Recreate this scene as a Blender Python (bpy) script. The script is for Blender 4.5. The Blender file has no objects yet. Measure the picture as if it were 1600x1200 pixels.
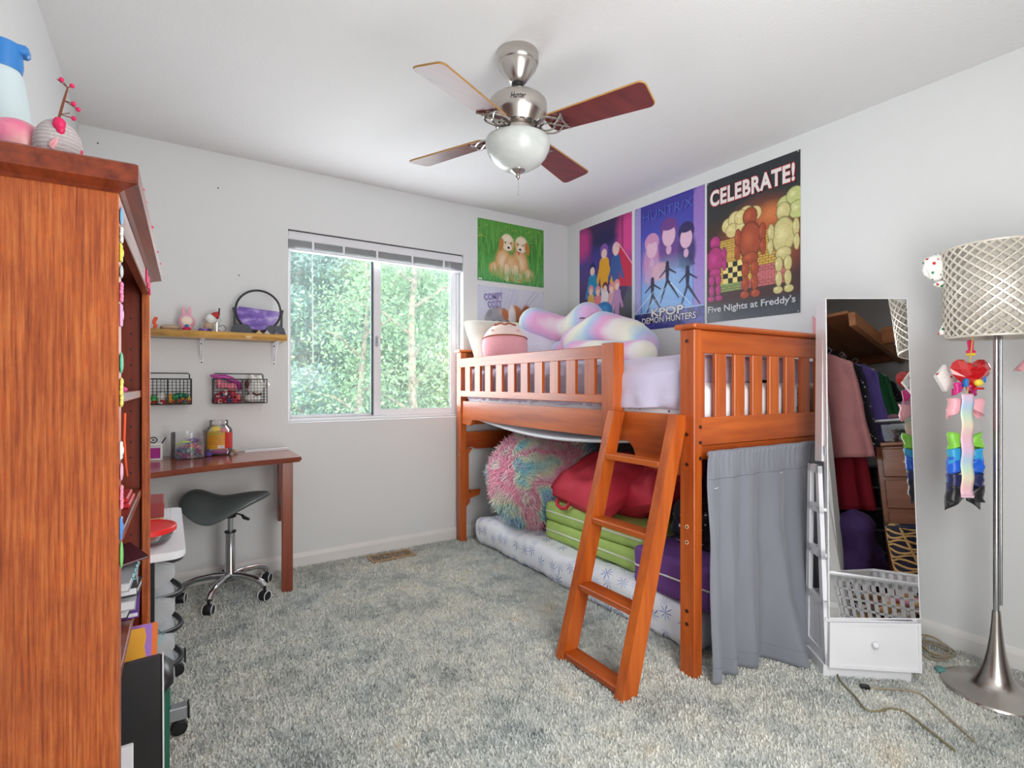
import bpy, bmesh, math, random
import numpy as np
from mathutils import Vector, Matrix, noise
random.seed(7); RNG = np.random.default_rng(7)
S = bpy.context.scene
COL = S.collection
PI = math.pi

# ---------------------------------------------------------------- camera, world, lights, exposure
cam = bpy.data.objects.new('camera', bpy.data.cameras.new('camera')); COL.objects.link(cam)
cam.location = (0, 0, 1.125); cam.rotation_euler = (PI/2, 0, -math.radians(33.2))
cam.data.sensor_width = 36; cam.data.lens = 36*822/1600; cam.data.clip_start = .02
S.camera = cam
S.view_settings.view_transform = 'Standard'; S.view_settings.look = 'None'
S.view_settings.gamma = 1; S.view_settings.use_curve_mapping = False
S.view_settings.exposure = 0.15

W = bpy.data.worlds.new('sky'); S.world = W; W.use_nodes = True
wn = W.node_tree; wn.nodes.clear()
wo = wn.nodes.new('ShaderNodeOutputWorld'); wb = wn.nodes.new('ShaderNodeBackground')
tc = wn.nodes.new('ShaderNodeTexCoord'); sx = wn.nodes.new('ShaderNodeSeparateXYZ'); rp = wn.nodes.new('ShaderNodeValToRGB')
wn.links.new(tc.outputs['Generated'], sx.inputs[0]); wn.links.new(sx.outputs[2], rp.inputs[0])
rp.color_ramp.elements[0].color = (.85, .93, 1, 1); rp.color_ramp.elements[1].color = (.42, .62, .95, 1)
wn.links.new(rp.outputs[0], wb.inputs[0]); wb.inputs[1].default_value = 3.2
wn.links.new(wb.outputs[0], wo.inputs[0])

def light(name, kind, loc, rot, energy, color=(1, 1, 1), size=None, size_y=None, angle=None):
    d = bpy.data.lights.new(name, kind); d.energy = energy; d.color = color
    if size:
        if kind == 'AREA':
            d.size = size
            if size_y: d.shape = 'RECTANGLE'; d.size_y = size_y
        else: d.shadow_soft_size = size
    if angle: d.angle = angle
    o = bpy.data.objects.new(name, d); COL.objects.link(o); o.location = loc; o.rotation_euler = rot
    return o
light('sun', 'SUN', (0, -4, 12), (math.radians(42), 0, math.radians(-25)), 8.5, (1, .96, .88), angle=.02)
# a flash bounced off the ceiling behind the camera, a soft fill beside it, and daylight in the window
light('bounce_flash', 'AREA', (1.0, .15, 1.2), (math.radians(154), 0, 0), 8, (1, .99, .98), 1.3, .6)
light('soft_fill', 'AREA', (.6, -.1, 1.9), (math.radians(68), 0, math.radians(-28)), 4, (1, .985, .965), .6)
light('added_rear_fill', 'AREA', (.95, -.16, .9), (math.radians(86), 0, math.radians(-18)), 33, (1, .99, .975), 1.0, 1.6)  # broad fill lamp added behind the camera to lift the low walls and carpet
light('window_daylight', 'AREA', (1.21, 3.475, 1.47), (-PI/2, 0, 0), 18, (.9, .95, 1), 1.1, 1.0)
light('closet_fill', 'AREA', (2.2, -.6, 2.3), (0, 0, 0), .8, (1, .95, .9), .5)

# ---------------------------------------------------------------- materials
def lin(r, g, b):
    f = lambda c: (c/255/12.92) if c/255 <= .04045 else ((c/255+.055)/1.055)**2.4
    return (f(r), f(g), f(b), 1)
MATS = {}
def newmat(name):
    m = bpy.data.materials.new(name); m.use_nodes = True
    nt = m.node_tree; b = nt.nodes['Principled BSDF']
    return m, nt, b
def coords(nt, scale=(1, 1, 1), rot=(0, 0, 0), kind='Object'):
    t = nt.nodes.new('ShaderNodeTexCoord'); mp = nt.nodes.new('ShaderNodeMapping')
    mp.inputs['Scale'].default_value = scale; mp.inputs['Rotation'].default_value = rot
    nt.links.new(t.outputs[kind], mp.inputs[0]); return mp.outputs[0]
def noise_n(nt, vec, scale, detail=4, rough=.55):
    n = nt.nodes.new('ShaderNodeTexNoise'); n.inputs['Scale'].default_value = scale
    n.inputs['Detail'].default_value = detail; n.inputs['Roughness'].default_value = rough
    if vec is not None: nt.links.new(vec, n.inputs['Vector'])
    return n.outputs[0]
def ramp_n(nt, fac, stops, interp='LINEAR'):
    r = nt.nodes.new('ShaderNodeValToRGB'); r.color_ramp.interpolation = interp
    e = r.color_ramp.elements
    while len(e) < len(stops): e.new(.5)
    for i, (p, c) in enumerate(stops): e[i].position = p; e[i].color = c if len(c) == 4 else (*c, 1)
    nt.links.new(fac, r.inputs[0]); return r.outputs[0]
def bump_n(nt, b, h, strength=.3, dist=.01):
    n = nt.nodes.new('ShaderNodeBump'); n.inputs['Strength'].default_value = strength; n.inputs['Distance'].default_value = dist
    nt.links.new(h, n.inputs['Height']); nt.links.new(n.outputs[0], b.inputs['Normal'])
def plain(name, rgb, rough=.5, metal=0, var=.06, vscale=6, bump=0, bscale=60, alpha=None, coat=0, sheen=0, bdist=.004):
    """one colour with slight procedural variation"""
    m, nt, b = newmat(name)
    c = lin(*rgb); v = coords(nt)
    f = noise_n(nt, v, vscale, 3)
    lo = tuple(x*(1-var) for x in c[:3]); hi = tuple(min(1, x*(1+var)) for x in c[:3])
    nt.links.new(ramp_n(nt, f, [(.3, lo), (.7, hi)]), b.inputs['Base Color'])
    b.inputs['Roughness'].default_value = rough; b.inputs['Metallic'].default_value = metal
    b.inputs['Coat Weight'].default_value = coat; b.inputs['Sheen Weight'].default_value = sheen
    if bump: bump_n(nt, b, noise_n(nt, v, bscale, 3), bump, bdist)
    MATS[name] = m; return m
def wood(name, c1, c2, axis='Z', scale=14, rough=.35, coat=.3, stretch=.08, bump=.12, blotch=.35):
    m, nt, b = newmat(name)
    sc = [1, 1, 1]; sc['XYZ'.index(axis)] = stretch
    v = coords(nt, tuple(sc)); f = noise_n(nt, v, scale*3, 6, .6)
    g = noise_n(nt, v, scale*.45, 3, .5)
    mx = nt.nodes.new('ShaderNodeMix'); mx.data_type = 'FLOAT'; mx.inputs[0].default_value = blotch
    nt.links.new(f, mx.inputs[2]); nt.links.new(g, mx.inputs[3])
    nt.links.new(ramp_n(nt, mx.outputs[0], [(.36, lin(*c2)), (.62, lin(*c1))]), b.inputs['Base Color'])
    b.inputs['Roughness'].default_value = rough; b.inputs['Coat Weight'].default_value = coat; b.inputs['Coat Roughness'].default_value = .15
    bump_n(nt, b, f, bump, .002); MATS[name] = m; return m
def attr_mat(name, rough=.5, coat=0, metal=0):
    m, nt, b = newmat(name); a = nt.nodes.new('ShaderNodeAttribute'); a.attribute_name = 'print'
    nt.links.new(a.outputs['Color'], b.inputs['Base Color']); b.inputs['Roughness'].default_value = rough
    b.inputs['Coat Weight'].default_value = coat; b.inputs['Metallic'].default_value = metal; MATS[name] = m; return m
def glassy(name, rgb=(235, 245, 245), transp=.86, haze=.04, rough=.02):
    m, nt, b = newmat(name); nt.nodes.remove(b); out = nt.nodes['Material Output']
    t = nt.nodes.new('ShaderNodeBsdfTransparent'); t.inputs[0].default_value = (1, 1, 1, 1)
    g = nt.nodes.new('ShaderNodeBsdfGlossy'); g.inputs['Roughness'].default_value = rough; g.inputs[0].default_value = (1, 1, 1, 1)
    d = nt.nodes.new('ShaderNodeBsdfTranslucent'); d.inputs[0].default_value = lin(*rgb)
    dd = nt.nodes.new('ShaderNodeBsdfDiffuse'); dd.inputs[0].default_value = lin(*rgb)
    a = nt.nodes.new('ShaderNodeMixShader'); a.inputs[0].default_value = .5
    nt.links.new(d.outputs[0], a.inputs[1]); nt.links.new(dd.outputs[0], a.inputs[2])
    lw = nt.nodes.new('ShaderNodeLayerWeight'); lw.inputs[0].default_value = .25
    x = nt.nodes.new('ShaderNodeMixShader'); nt.links.new(lw.outputs['Fresnel'], x.inputs[0])
    nt.links.new(t.outputs[0], x.inputs[1]); nt.links.new(g.outputs[0], x.inputs[2])
    y = nt.nodes.new('ShaderNodeMixShader')
    f = ramp_n(nt, noise_n(nt, coords(nt), 3.5, 5), [(.35, (haze,)*3), (.75, (min(1, haze*1.7),)*3)])
    nt.links.new(f, y.inputs[0]); nt.links.new(x.outputs[0], y.inputs[1]); nt.links.new(a.outputs[0], y.inputs[2])
    nt.links.new(y.outputs[0], out.inputs[0]); MATS[name] = m; return m

plain('wall_paint', (227, 229, 229), .85, var=.015, vscale=1.5, bump=.25, bscale=170, bdist=.002)
plain('ceiling_paint', (229, 229, 229), .9, var=.015, vscale=2, bump=.45, bscale=75, bdist=.004)
plain('trim_paint', (232, 231, 229), .45, var=.02)
plain('white_vinyl', (235, 236, 240), .35, var=.01)
plain('white_paint', (228, 229, 233), .4, var=.02)
plain('white_plastic', (236, 238, 242), .35, var=.01)
plain('black_metal', (26, 26, 28), .4, .4)
plain('black_plastic', (30, 30, 33), .38)
plain('dark_line', (48, 48, 52), .6)
plain('nickel', (196, 190, 184), .27, 1, var=.03)
plain('chrome', (205, 207, 210), .12, 1, var=.02)
plain('silver', (190, 196, 202), .3, .8)
wood('bed_wood', (200, 100, 32), (152, 62, 16), 'Y', 7, .36, .18)
wood('bed_wood_upright', (200, 100, 32), (150, 60, 16), 'Z', 7, .36, .18)
wood('bed_wood_cross', (200, 100, 32), (150, 60, 16), 'X', 7, .36, .18)
m, nt, b = newmat('oak_panel')
fa_ = noise_n(nt, coords(nt, (1, 1, .03)), 210, 5, .7); fb_ = noise_n(nt, coords(nt, (1, 1, .55)), 16, 5, .7); fc_ = noise_n(nt, coords(nt, (.5, .5, 1)), 4, 3)
ma_ = nt.nodes.new('ShaderNodeMix'); ma_.data_type = 'RGBA'; ma_.inputs[0].default_value = .45; ma_.blend_type = 'OVERLAY'
nt.links.new(ramp_n(nt, fa_, [(.34, lin(136, 58, 24)), (.5, lin(184, 92, 40)), (.66, lin(206, 122, 64))]), ma_.inputs[6]); nt.links.new(ramp_n(nt, fb_, [(.36, (.34, .26, .24)), (.52, (.5, .5, .5)), (.64, (.72, .64, .5))]), ma_.inputs[7])
mb_ = nt.nodes.new('ShaderNodeMix'); mb_.data_type = 'RGBA'; mb_.inputs[0].default_value = .35; mb_.blend_type = 'MULTIPLY'; nt.links.new(ma_.outputs[2], mb_.inputs[6]); nt.links.new(ramp_n(nt, fc_, [(.35, (.5, .42, .4)), (.6, (1, 1, 1))]), mb_.inputs[7]); nt.links.new(mb_.outputs[2], b.inputs['Base Color'])
b.inputs['Roughness'].default_value = .38; b.inputs['Coat Weight'].default_value = .3; b.inputs['Coat Roughness'].default_value = .2; bump_n(nt, b, fa_, .25, .002); MATS['oak_panel'] = m
wood('oak_dark', (150, 66, 34), (84, 28, 16), 'Y', 16, .36, .35, .06)
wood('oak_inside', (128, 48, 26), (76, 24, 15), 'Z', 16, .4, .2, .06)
wood('desk_wood', (150, 78, 50), (122, 56, 34), 'X', 8, .22, .5)
wood('blade_wood', (118, 48, 46), (84, 34, 36), 'X', 9, .42, .12, .06)
wood('slab_wood', (214, 164, 80), (58, 32, 14), 'X', 16, .4, .3, .2, .2, .7)
wood('dresser_wood', (168, 104, 66), (134, 76, 44), 'X', 9, .4, .3)
wood('lumber', (178, 118, 74), (146, 88, 52), 'Y', 9, .6, 0)
attr_mat('printed', .35, .15)
attr_mat('loose_colours', .45)
glassy('window_glass', (228, 238, 240), haze=.13)
glassy('clear_plastic', (240, 245, 248), haze=.035, rough=.05)
glassy('frosty_drawer', (240, 243, 246), haze=.62, rough=.2)

# ---------------------------------------------------------------- mesh builder
class G:
    def __init__(s): s.v = []; s.f = []; s.c = None; s.col = (1, 1, 1)
    def add(s, v, f, M=None):
        n = len(s.v)
        if M is not None: v = [tuple(M @ Vector(p)) for p in v]
        s.v += [tuple(p) for p in v]; s.f += [tuple(i+n for i in q) for q in f]
        if s.c is not None: s.c += [s.col]*len(v)
        return s
    def paint(s, rgb):
        if s.c is None: s.c = [(1, 1, 1)]*len(s.v)
        s.col = lin(*rgb)[:3]; return s
    def box(s, x0, x1, y0, y1, z0, z1, b=0, M=None):
        if x0 > x1: x0, x1 = x1, x0
        if y0 > y1: y0, y1 = y1, y0
        if z0 > z1: z0, z1 = z1, z0
        b = min(b, (x1-x0)/2.2, (y1-y0)/2.2, (z1-z0)/2.2)
        X = (x0, x1); Y = (y0, y1); Z = (z0, z1)
        if b <= 0:
            v = [(X[i], Y[j], Z[k]) for i in (0, 1) for j in (0, 1) for k in (0, 1)]
            f = [(0, 1, 3, 2), (4, 6, 7, 5), (0, 4, 5, 1), (2, 3, 7, 6), (0, 2, 6, 4), (1, 5, 7, 3)]
            return s.add(v, f, M)
        v = []; idx = {}
        for i in (0, 1):
            for j in (0, 1):
                for k in (0, 1):
                    sx_, sy_, sz_ = (1, -1)[i], (1, -1)[j], (1, -1)[k]
                    for a in range(3):
                        p = [X[i]+sx_*b, Y[j]+sy_*b, Z[k]+sz_*b]; p[a] = (X[i], Y[j], Z[k])[a]
                        idx[i, j, k, a] = len(v); v.append(tuple(p))
        f = []
        for i in (0, 1):
            q = [idx[i, 0, 0, 0], idx[i, 0, 1, 0], idx[i, 1, 1, 0], idx[i, 1, 0, 0]]; f.append(tuple(q if i == 0 else q[::-1]))
            q = [idx[0, i, 0, 1], idx[1, i, 0, 1], idx[1, i, 1, 1], idx[0, i, 1, 1]]; f.append(tuple(q if i == 0 else q[::-1]))
            q = [idx[0, 0, i, 2], idx[0, 1, i, 2], idx[1, 1, i, 2], idx[1, 0, i, 2]]; f.append(tuple(q if i == 0 else q[::-1]))
        for i in (0, 1):
            for j in (0, 1):
                q = [idx[i, j, 0, 0], idx[i, j, 1, 0], idx[i, j, 1, 1], idx[i, j, 0, 1]]; f.append(tuple(q))
                q = [idx[i, 0, j, 0], idx[i, 1, j, 0], idx[i, 1, j, 2], idx[i, 0, j, 2]]; f.append(tuple(q))
                q = [idx[0, i, j, 1], idx[1, i, j, 1], idx[1, i, j, 2], idx[0, i, j, 2]]; f.append(tuple(q))
                for k in (0, 1): f.append((idx[i, j, k, 0], idx[i, j, k, 1], idx[i, j, k, 2]))
        return s.add(v, f, M)
    def tube(s, pts, r, n=8, closed=False, caps=True, M=None):
        pts = [Vector(p) for p in pts]; L = len(pts); rs = r if isinstance(r, (list, tuple)) else [r]*L
        up = None; v = []
        for i, p in enumerate(pts):
            a = pts[(i-1) % L] if (closed or i > 0) else p
            b = pts[(i+1) % L] if (closed or i < L-1) else p
            t = (b-a).normalized() if (b-a).length > 1e-9 else Vector((0, 0, 1))
            if up is None:
                up = Vector((0, 0, 1)) if abs(t.z) < .9 else Vector((1, 0, 0))
            x = up-t*up.dot(t)
            if x.length < 1e-6: x = t.orthogonal()
            x.normalize(); up = x; y = t.cross(x)
            for k in range(n):
                an = 2*PI*k/n; v.append(tuple(p+x*math.cos(an)*rs[i]+y*math.sin(an)*rs[i]))
        f = []
        for i in range(L if closed else L-1):
            j = (i+1) % L
            for k in range(n):
                m = (k+1) % n; f.append((i*n+k, i*n+m, j*n+m, j*n+k))
        if caps and not closed:
            f.append(tuple(range(n))[::-1]); f.append(tuple(range((L-1)*n, L*n)))
        return s.add(v, f, M)
    def cyl(s, c, r, h, n=24, r2=None, M=None):
        r2 = r if r2 is None else r2
        return s.lathe([(0, 0), (r, 0), (r2, h), (0, h)], n, c, M)
    def lathe(s, prof, n=32, c=(0, 0, 0), M=None, a0=0, a1=2*PI):
        full = abs(a1-a0-2*PI) < 1e-6; v = []; rows = []
        for (r, z) in prof:
            if r < 1e-7: rows.append([len(v)]); v.append((c[0], c[1], c[2]+z))
            else:
                m = n if full else n+1; rows.append(list(range(len(v), len(v)+m)))
                for k in range(m):
                    a = a0+(a1-a0)*k/n; v.append((c[0]+r*math.cos(a), c[1]+r*math.sin(a), c[2]+z))
        f = []
        for A, B in zip(rows[:-1], rows[1:]):
            for k in range(n):
                m = (k+1) % n if full else k+1
                if len(A) == 1 and len(B) == 1: continue
                if len(A) == 1: f.append((A[0], B[m], B[k]))
                elif len(B) == 1: f.append((A[k], A[m], B[0]))
                else: f.append((A[k], A[m], B[m], B[k]))
        return s.add(v, f, M)
    def ell(s, c, r, nu=20, nv=12, M=None, fn=None):
        if not isinstance(r, (tuple, list)): r = (r, r, r)
        v = []; f = []
        for j in range(nv+1):
            t = PI*j/nv
            for i in range(nu):
                a = 2*PI*i/nu; p = Vector((math.sin(t)*math.cos(a), math.sin(t)*math.sin(a), math.cos(t)))
                if fn: p = fn(p)
                v.append((c[0]+p.x*r[0], c[1]+p.y*r[1], c[2]+p.z*r[2]))
                if j == 0 or j == nv:
                    pass
        for j in range(nv):
            for i in range(nu):
                k = (i+1) % nu
                if j == 0: f.append((i, nu+i, nu+k))
                elif j == nv-1: f.append((j*nu+i, (j+1)*nu+i, j*nu+k))
                else: f.append((j*nu+i, (j+1)*nu+i, (j+1)*nu+k, j*nu+k))
        return s.add(v, f, M)
    def prism(s, poly, a0, a1, axis='Z', M=None):
        n = len(poly); v = []
        for a in (a0, a1):
            for (p, q) in poly:
                v.append({'Z': (p, q, a), 'Y': (p, a, q), 'X': (a, p, q)}[axis])
        f = [tuple(range(n))[::-1], tuple(range(n, 2*n))]+[(i, (i+1) % n, (i+1) % n+n, i+n) for i in range(n)]
        return s.add(v, f, M)
    def grid(s, fn, nu, nv, wrap=False, M=None):
        v = [fn(i/nu, j/nv) for j in range(nv+1) for i in range(nu+1)]
        f = [(j*(nu+1)+i, j*(nu+1)+i+1, (j+1)*(nu+1)+i+1, (j+1)*(nu+1)+i) for j in range(nv) for i in range(nu)]
        return s.add(v, f, M)

MW = {}
def setp(o, label=None, cat=None, group=None, kind=None):
    if label: o['label'] = label
    if cat: o['category'] = cat
    if group: o['group'] = group
    if kind: o['kind'] = kind
    return o
def thing(name, label, cat, loc=(0, 0, 0), rotz=0, group=None, rot=None):
    o = bpy.data.objects.new(name, None); COL.objects.link(o); o.empty_display_size = .1
    o.location = loc; o.rotation_euler = rot or (0, 0, rotz)
    from mathutils import Euler
    MW[o.name] = Matrix.Translation(loc) @ Euler(o.rotation_euler).to_matrix().to_4x4()
    return setp(o, label, cat, group)
def build(name, g, m, parent=None, local=False, smooth=None, label=None, cat=None, group=None, kind=None, solid=0, sub=0, base=True):
    me = bpy.data.meshes.new(name)
    v = np.array(g.v, dtype=float)
    Mw = Matrix.Identity(4)
    if parent is not None:
        P = MW[parent.name]
        if not local:
            I = np.array(P.inverted()); v = v@I[:3, :3].T+I[:3, 3]
    elif base and not local:
        lo = v.min(0); hi = v.max(0); o_ = Vector(((lo[0]+hi[0])/2, (lo[1]+hi[1])/2, lo[2]))
        v = v-np.array(o_); Mw = Matrix.Translation(o_)
    me.from_pydata([tuple(p) for p in v.tolist()], [], g.f); me.update()
    if g.c is not None:
        a = me.color_attributes.new('print', 'FLOAT_COLOR', 'POINT')
        cc = np.ones((len(g.v), 4)); cc[:, :3] = np.array(g.c)[:, :3]; a.data.foreach_set('color', cc.ravel())
    bm = bmesh.new(); bm.from_mesh(me); bmesh.ops.recalc_face_normals(bm, faces=bm.faces); bm.to_mesh(me); bm.free()
    if smooth is not None:
        me.shade_smooth(); me.set_sharp_from_angle(angle=math.radians(smooth))
    me.materials.append(MATS[m] if isinstance(m, str) else m)
    o = bpy.data.objects.new(name, me); COL.objects.link(o)
    if parent is not None: o.parent = parent; MW[o.name] = MW[parent.name]
    else: o.location = Mw.translation; MW[o.name] = Mw
    if solid:
        d = o.modifiers.new('thickness', 'SOLIDIFY'); d.thickness = solid; d.offset = 0
    if sub:
        d = o.modifiers.new('smooth', 'SUBSURF'); d.levels = sub; d.render_levels = sub
    return setp(o, label, cat, group, kind)
def struct(name, g, m, smooth=None, parent=None):
    return build(name, g, m, parent, smooth=smooth, kind='structure' if parent is None else None, base=False)
def fastmesh(name, v, f4, m, parent=None, kind=None, cols=None, **kw):
    """numpy quads -> mesh object"""
    me = bpy.data.meshes.new(name); n = len(v); k = f4.shape[1]; nf = len(f4)
    me.vertices.add(n); me.vertices.foreach_set('co', v.astype(np.float32).ravel())
    me.loops.add(nf*k); me.loops.foreach_set('vertex_index', f4.astype(np.int32).ravel())
    me.polygons.add(nf); me.polygons.foreach_set('loop_start', np.arange(0, nf*k, k, dtype=np.int32))
    me.polygons.foreach_set('loop_total', np.full(nf, k, dtype=np.int32)); me.update(calc_edges=True); me.validate()
    if cols is not None:
        a = me.color_attributes.new('print', 'FLOAT_COLOR', 'POINT')
        cc = np.ones((n, 4), dtype=np.float32); cc[:, :3] = cols; a.data.foreach_set('color', cc.ravel())
    me.materials.append(MATS[m]); o = bpy.data.objects.new(name, me); COL.objects.link(o)
    if parent is not None: o.parent = parent
    return setp(o, kind=kind, **kw)
def dup(root, loc, rotz=None, label=None, name=None):
    r = root.copy(); COL.objects.link(r); r.location = loc
    if rotz is not None: r.rotation_euler = (0, 0, rotz)
    if label: r['label'] = label
    for ch in list(root.children):
        c = ch.copy(); COL.objects.link(c); c.parent = r
        for q in ch.children:
            d = q.copy(); COL.objects.link(d); d.parent = c
    return r
def text(name, body, m, parent, M, w, h, off=0, depth=.0006, shear=0, warp=None, label=None, spacing=1, keep=False):
    c = bpy.data.curves.new(name, 'FONT'); c.body = body; c.size = 1; c.offset = off; c.extrude = 0; c.align_x = 'CENTER'
    c.shear = shear; c.resolution_u = 4; c.space_character = spacing
    t = bpy.data.objects.new(name, c); COL.objects.link(t)
    dg = bpy.context.evaluated_depsgraph_get(); me = bpy.data.meshes.new_from_object(t.evaluated_get(dg))
    bpy.data.objects.remove(t); bpy.data.curves.remove(c)
    v = np.array([q.co[:] for q in me.vertices]); lo = v.min(0); hi = v.max(0)
    sc = np.array([w/(hi[0]-lo[0]), h/(hi[1]-lo[1]), 1])
    if keep: sc[:2] = min(sc[0], sc[1])
    v = (v-(lo+hi)/2)*sc; v[:, 2] = depth
    if warp: v = np.array([warp(*p) for p in v])
    f = [tuple(p.vertices) for p in me.polygons]; bpy.data.meshes.remove(me)
    g = G(); g.add([tuple(M @ Vector(p)) for p in v.tolist()], f)
    return build(name, g, m, parent, label=label)
def frame_right(x, y, z): return Matrix(((0, 0, -1, x), (-1, 0, 0, y), (0, 1, 0, z), (0, 0, 0, 1)))
def frame_back(x, y, z): return Matrix(((1, 0, 0, x), (0, 0, -1, y), (0, 1, 0, z), (0, 0, 0, 1)))
def remeshed(g, voxel, smooth_it=6):
    me = bpy.data.meshes.new('t'); me.from_pydata(g.v, [], g.f); o = bpy.data.objects.new('t', me); COL.objects.link(o)
    r = o.modifiers.new('r', 'REMESH'); r.mode = 'VOXEL'; r.voxel_size = voxel
    q = o.modifiers.new('s', 'SMOOTH'); q.iterations = smooth_it; q.factor = .6
    dg = bpy.context.evaluated_depsgraph_get(); m2 = bpy.data.meshes.new_from_object(o.evaluated_get(dg))
    h = G(); h.v = [tuple(p.co) for p in m2.vertices]; h.f = [tuple(p.vertices) for p in m2.polygons]
    bpy.data.objects.remove(o); bpy.data.meshes.remove(me); bpy.data.meshes.remove(m2); return h
def nz(x, y, z=0, s=1): return noise.noise(Vector((x*s, y*s, z*s)))
def pillow(w, h, t, M, n=18, wr=.012, seed=0, pinch=.08):
    """soft cushion: w x h, thickness t, in local XY, transformed by M"""
    g = G()
    for sg in (1, -1):
        def fn(a, b):
            x = a*2-1; y = b*2-1
            k = max(0, (1-x**4)*(1-y**4))**.5
            px = x*(1-pinch*(1-abs(y)**2)*abs(x)**2*0-pinch*(1-y*y)*.6*abs(x)); py = y*(1-pinch*(1-x*x)*.6*abs(y))
            z = sg*k*t/2*(1+.15*nz(a*3+seed, b*3, seed))+wr*nz(a*5, b*5, seed+3)*k
            return (px*w/2, py*h/2, z)
        g.grid(fn, n, n, M=M)
    return g

# ---------------------------------------------------------------- room shell
XL, XR, YB, YF, ZC = -.376, 2.794, 3.421, -.25, 2.44
WX0, WX1, WZ0, WZ1 = .612, 1.812, .888, 2.07
g = G(); g.box(XL-.12, WX0, YB, YB+.14, -.1, ZC+.1); g.box(WX1, XR+.12, YB, YB+.14, -.1, ZC+.1)
g.box(WX0, WX1, YB, YB+.14, -.1, WZ0); g.box(WX0, WX1, YB, YB+.14, WZ1, ZC+.1)
struct('wall_back', g, 'wall_paint')
g = G(); g.box(XR, XR+.12, -1.8, YB, -.1, ZC+.1); struct('wall_right', g, 'wall_paint')
g = G(); g.box(XL-.12, XL, YF-.12, YB, -.1, ZC+.1); struct('wall_left', g, 'wall_paint')
OX0, OX1, OZ = 1.80, 2.74, 2.12
g = G(); g.box(XL, OX0, YF-.1, YF, -.1, ZC+.1); g.box(OX1, XR, YF-.1, YF, -.1, ZC+.1); g.box(OX0, OX1, YF-.1, YF, OZ, ZC+.1)
struct('wall_front', g, 'wall_paint')
g = G(); g.box(1.2, XR, -1.8, -1.7, -.1, ZC+.1); g.box(1.1, 1.2, -1.8, YF-.1, -.1, ZC+.1); struct('wall_closet', g, 'wall_paint')
g = G(); g.box(XL-.12, XR+.12, -1.8, YB+.14, ZC, ZC+.1); struct('ceiling', g, 'ceiling_paint')
def base_prof(d=.013, h=.088): return [(0, 0), (d, 0), (d, h*.72), (d*.75, h*.86), (d*.35, h), (0, h)]
def baseboard(name, p0, p1, inward):
    g = G(); p0 = Vector((*p0, 0)); p1 = Vector((*p1, 0)); n = Vector((*inward, 0)); P = base_prof(); v = []
    for p in (p0, p1):
        for (a, z) in P: q = p+n*a; v.append((q.x, q.y, z))
    m = len(P); g.add(v, [tuple(range(m)), tuple(range(m, 2*m))]+[(i, (i+1) % m, (i+1) % m+m, i+m) for i in range(m)])
    struct(name, g, 'trim_paint')
baseboard('baseboard_back', (XL, YB), (XR-.013, YB), (0, -1)); baseboard('baseboard_right', (XR, YF), (XR, YB), (-1, 0))
baseboard('baseboard_left', (XL, YF), (XL, YB-.013), (1, 0)); baseboard('baseboard_front', (XL+.013, YF), (OX0, YF), (0, 1))

# carpet: a mottled floor with a pile of short tufts
def carpet_mat(name, tuft):
    m, nt, b = newmat(name); v = coords(nt)
    f1 = noise_n(nt, v, 4.6, 6, .66); f2 = noise_n(nt, v, 26, 4, .6); f3 = noise_n(nt, v, 1.3, 3); f4 = noise_n(nt, v, 240, 2)
    def mixc(fac, a, b_, kind='MIX'):
        x = nt.nodes.new('ShaderNodeMix'); x.data_type = 'RGBA'; x.blend_type = kind
        if isinstance(fac, float): x.inputs[0].default_value = fac
        else: nt.links.new(fac, x.inputs[0])
        nt.links.new(a, x.inputs[6]); nt.links.new(b_, x.inputs[7]); return x.outputs[2]
    c1 = ramp_n(nt, f1, [(.34, lin(122, 135, 141)), (.43, lin(182, 190, 190)), (.52, lin(230, 231, 224)), (.6, lin(240, 238, 228)), (.72, lin(236, 214, 180))])
    c2 = ramp_n(nt, f2, [(.31, lin(116, 128, 131)), (.54, lin(238, 238, 230))])
    c3 = ramp_n(nt, f3, [(.35, lin(176, 190, 196)), (.65, lin(214, 208, 192))])
    c4 = ramp_n(nt, f4, [(.3, lin(140, 144, 142)), (.55, lin(236, 236, 230))])
    c = mixc(.40, c1, c2); c = mixc(.25, c, c3); c = mixc(.22, c, c4)
    nt.links.new(c, b.inputs['Base Color']); b.inputs['Roughness'].default_value = .95; b.inputs['Specular IOR Level'].default_value = .1
    if not tuft: bump_n(nt, b, f4, .6, .01)
    MATS[name] = m
carpet_mat('carpet', False); carpet_mat('carpet_tufts', True)
g = G(); g.box(XL-.12, XR+.12, -1.8, YB+.14, -.1, 0)
floor = struct('floor', g, 'carpet')
N = 300000
px = RNG.uniform(XL, XR, N); u = RNG.random(N); py = .25+(YB-.25)*u**1.25
hgt = RNG.uniform(.005, .012, N); wdt = RNG.uniform(.0035, .0065, N)*(.7+.25*py); an = RNG.uniform(0, 2*PI, N)
lean = RNG.uniform(0, .007, N); la = RNG.uniform(0, 2*PI, N)+1.5*np.sin(px*5+py*3)
cx, cy = np.cos(an)*wdt/2, np.sin(an)*wdt/2; tx, ty = px+np.cos(la)*lean, py+np.sin(la)*lean
vv = np.zeros((N, 4, 3)); vv[:, 0] = np.stack([px-cx, py-cy, -.001+0*px], 1); vv[:, 1] = np.stack([px+cx, py+cy, -.001+0*px], 1)
vv[:, 2] = np.stack([tx+cx*.7, ty+cy*.7, hgt], 1); vv[:, 3] = np.stack([tx-cx*.7, ty-cy*.7, hgt], 1)
fastmesh('carpet_pile', vv.reshape(-1, 3), np.arange(N*4).reshape(N, 4), 'carpet_tufts', parent=floor, kind='stuff')

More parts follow.
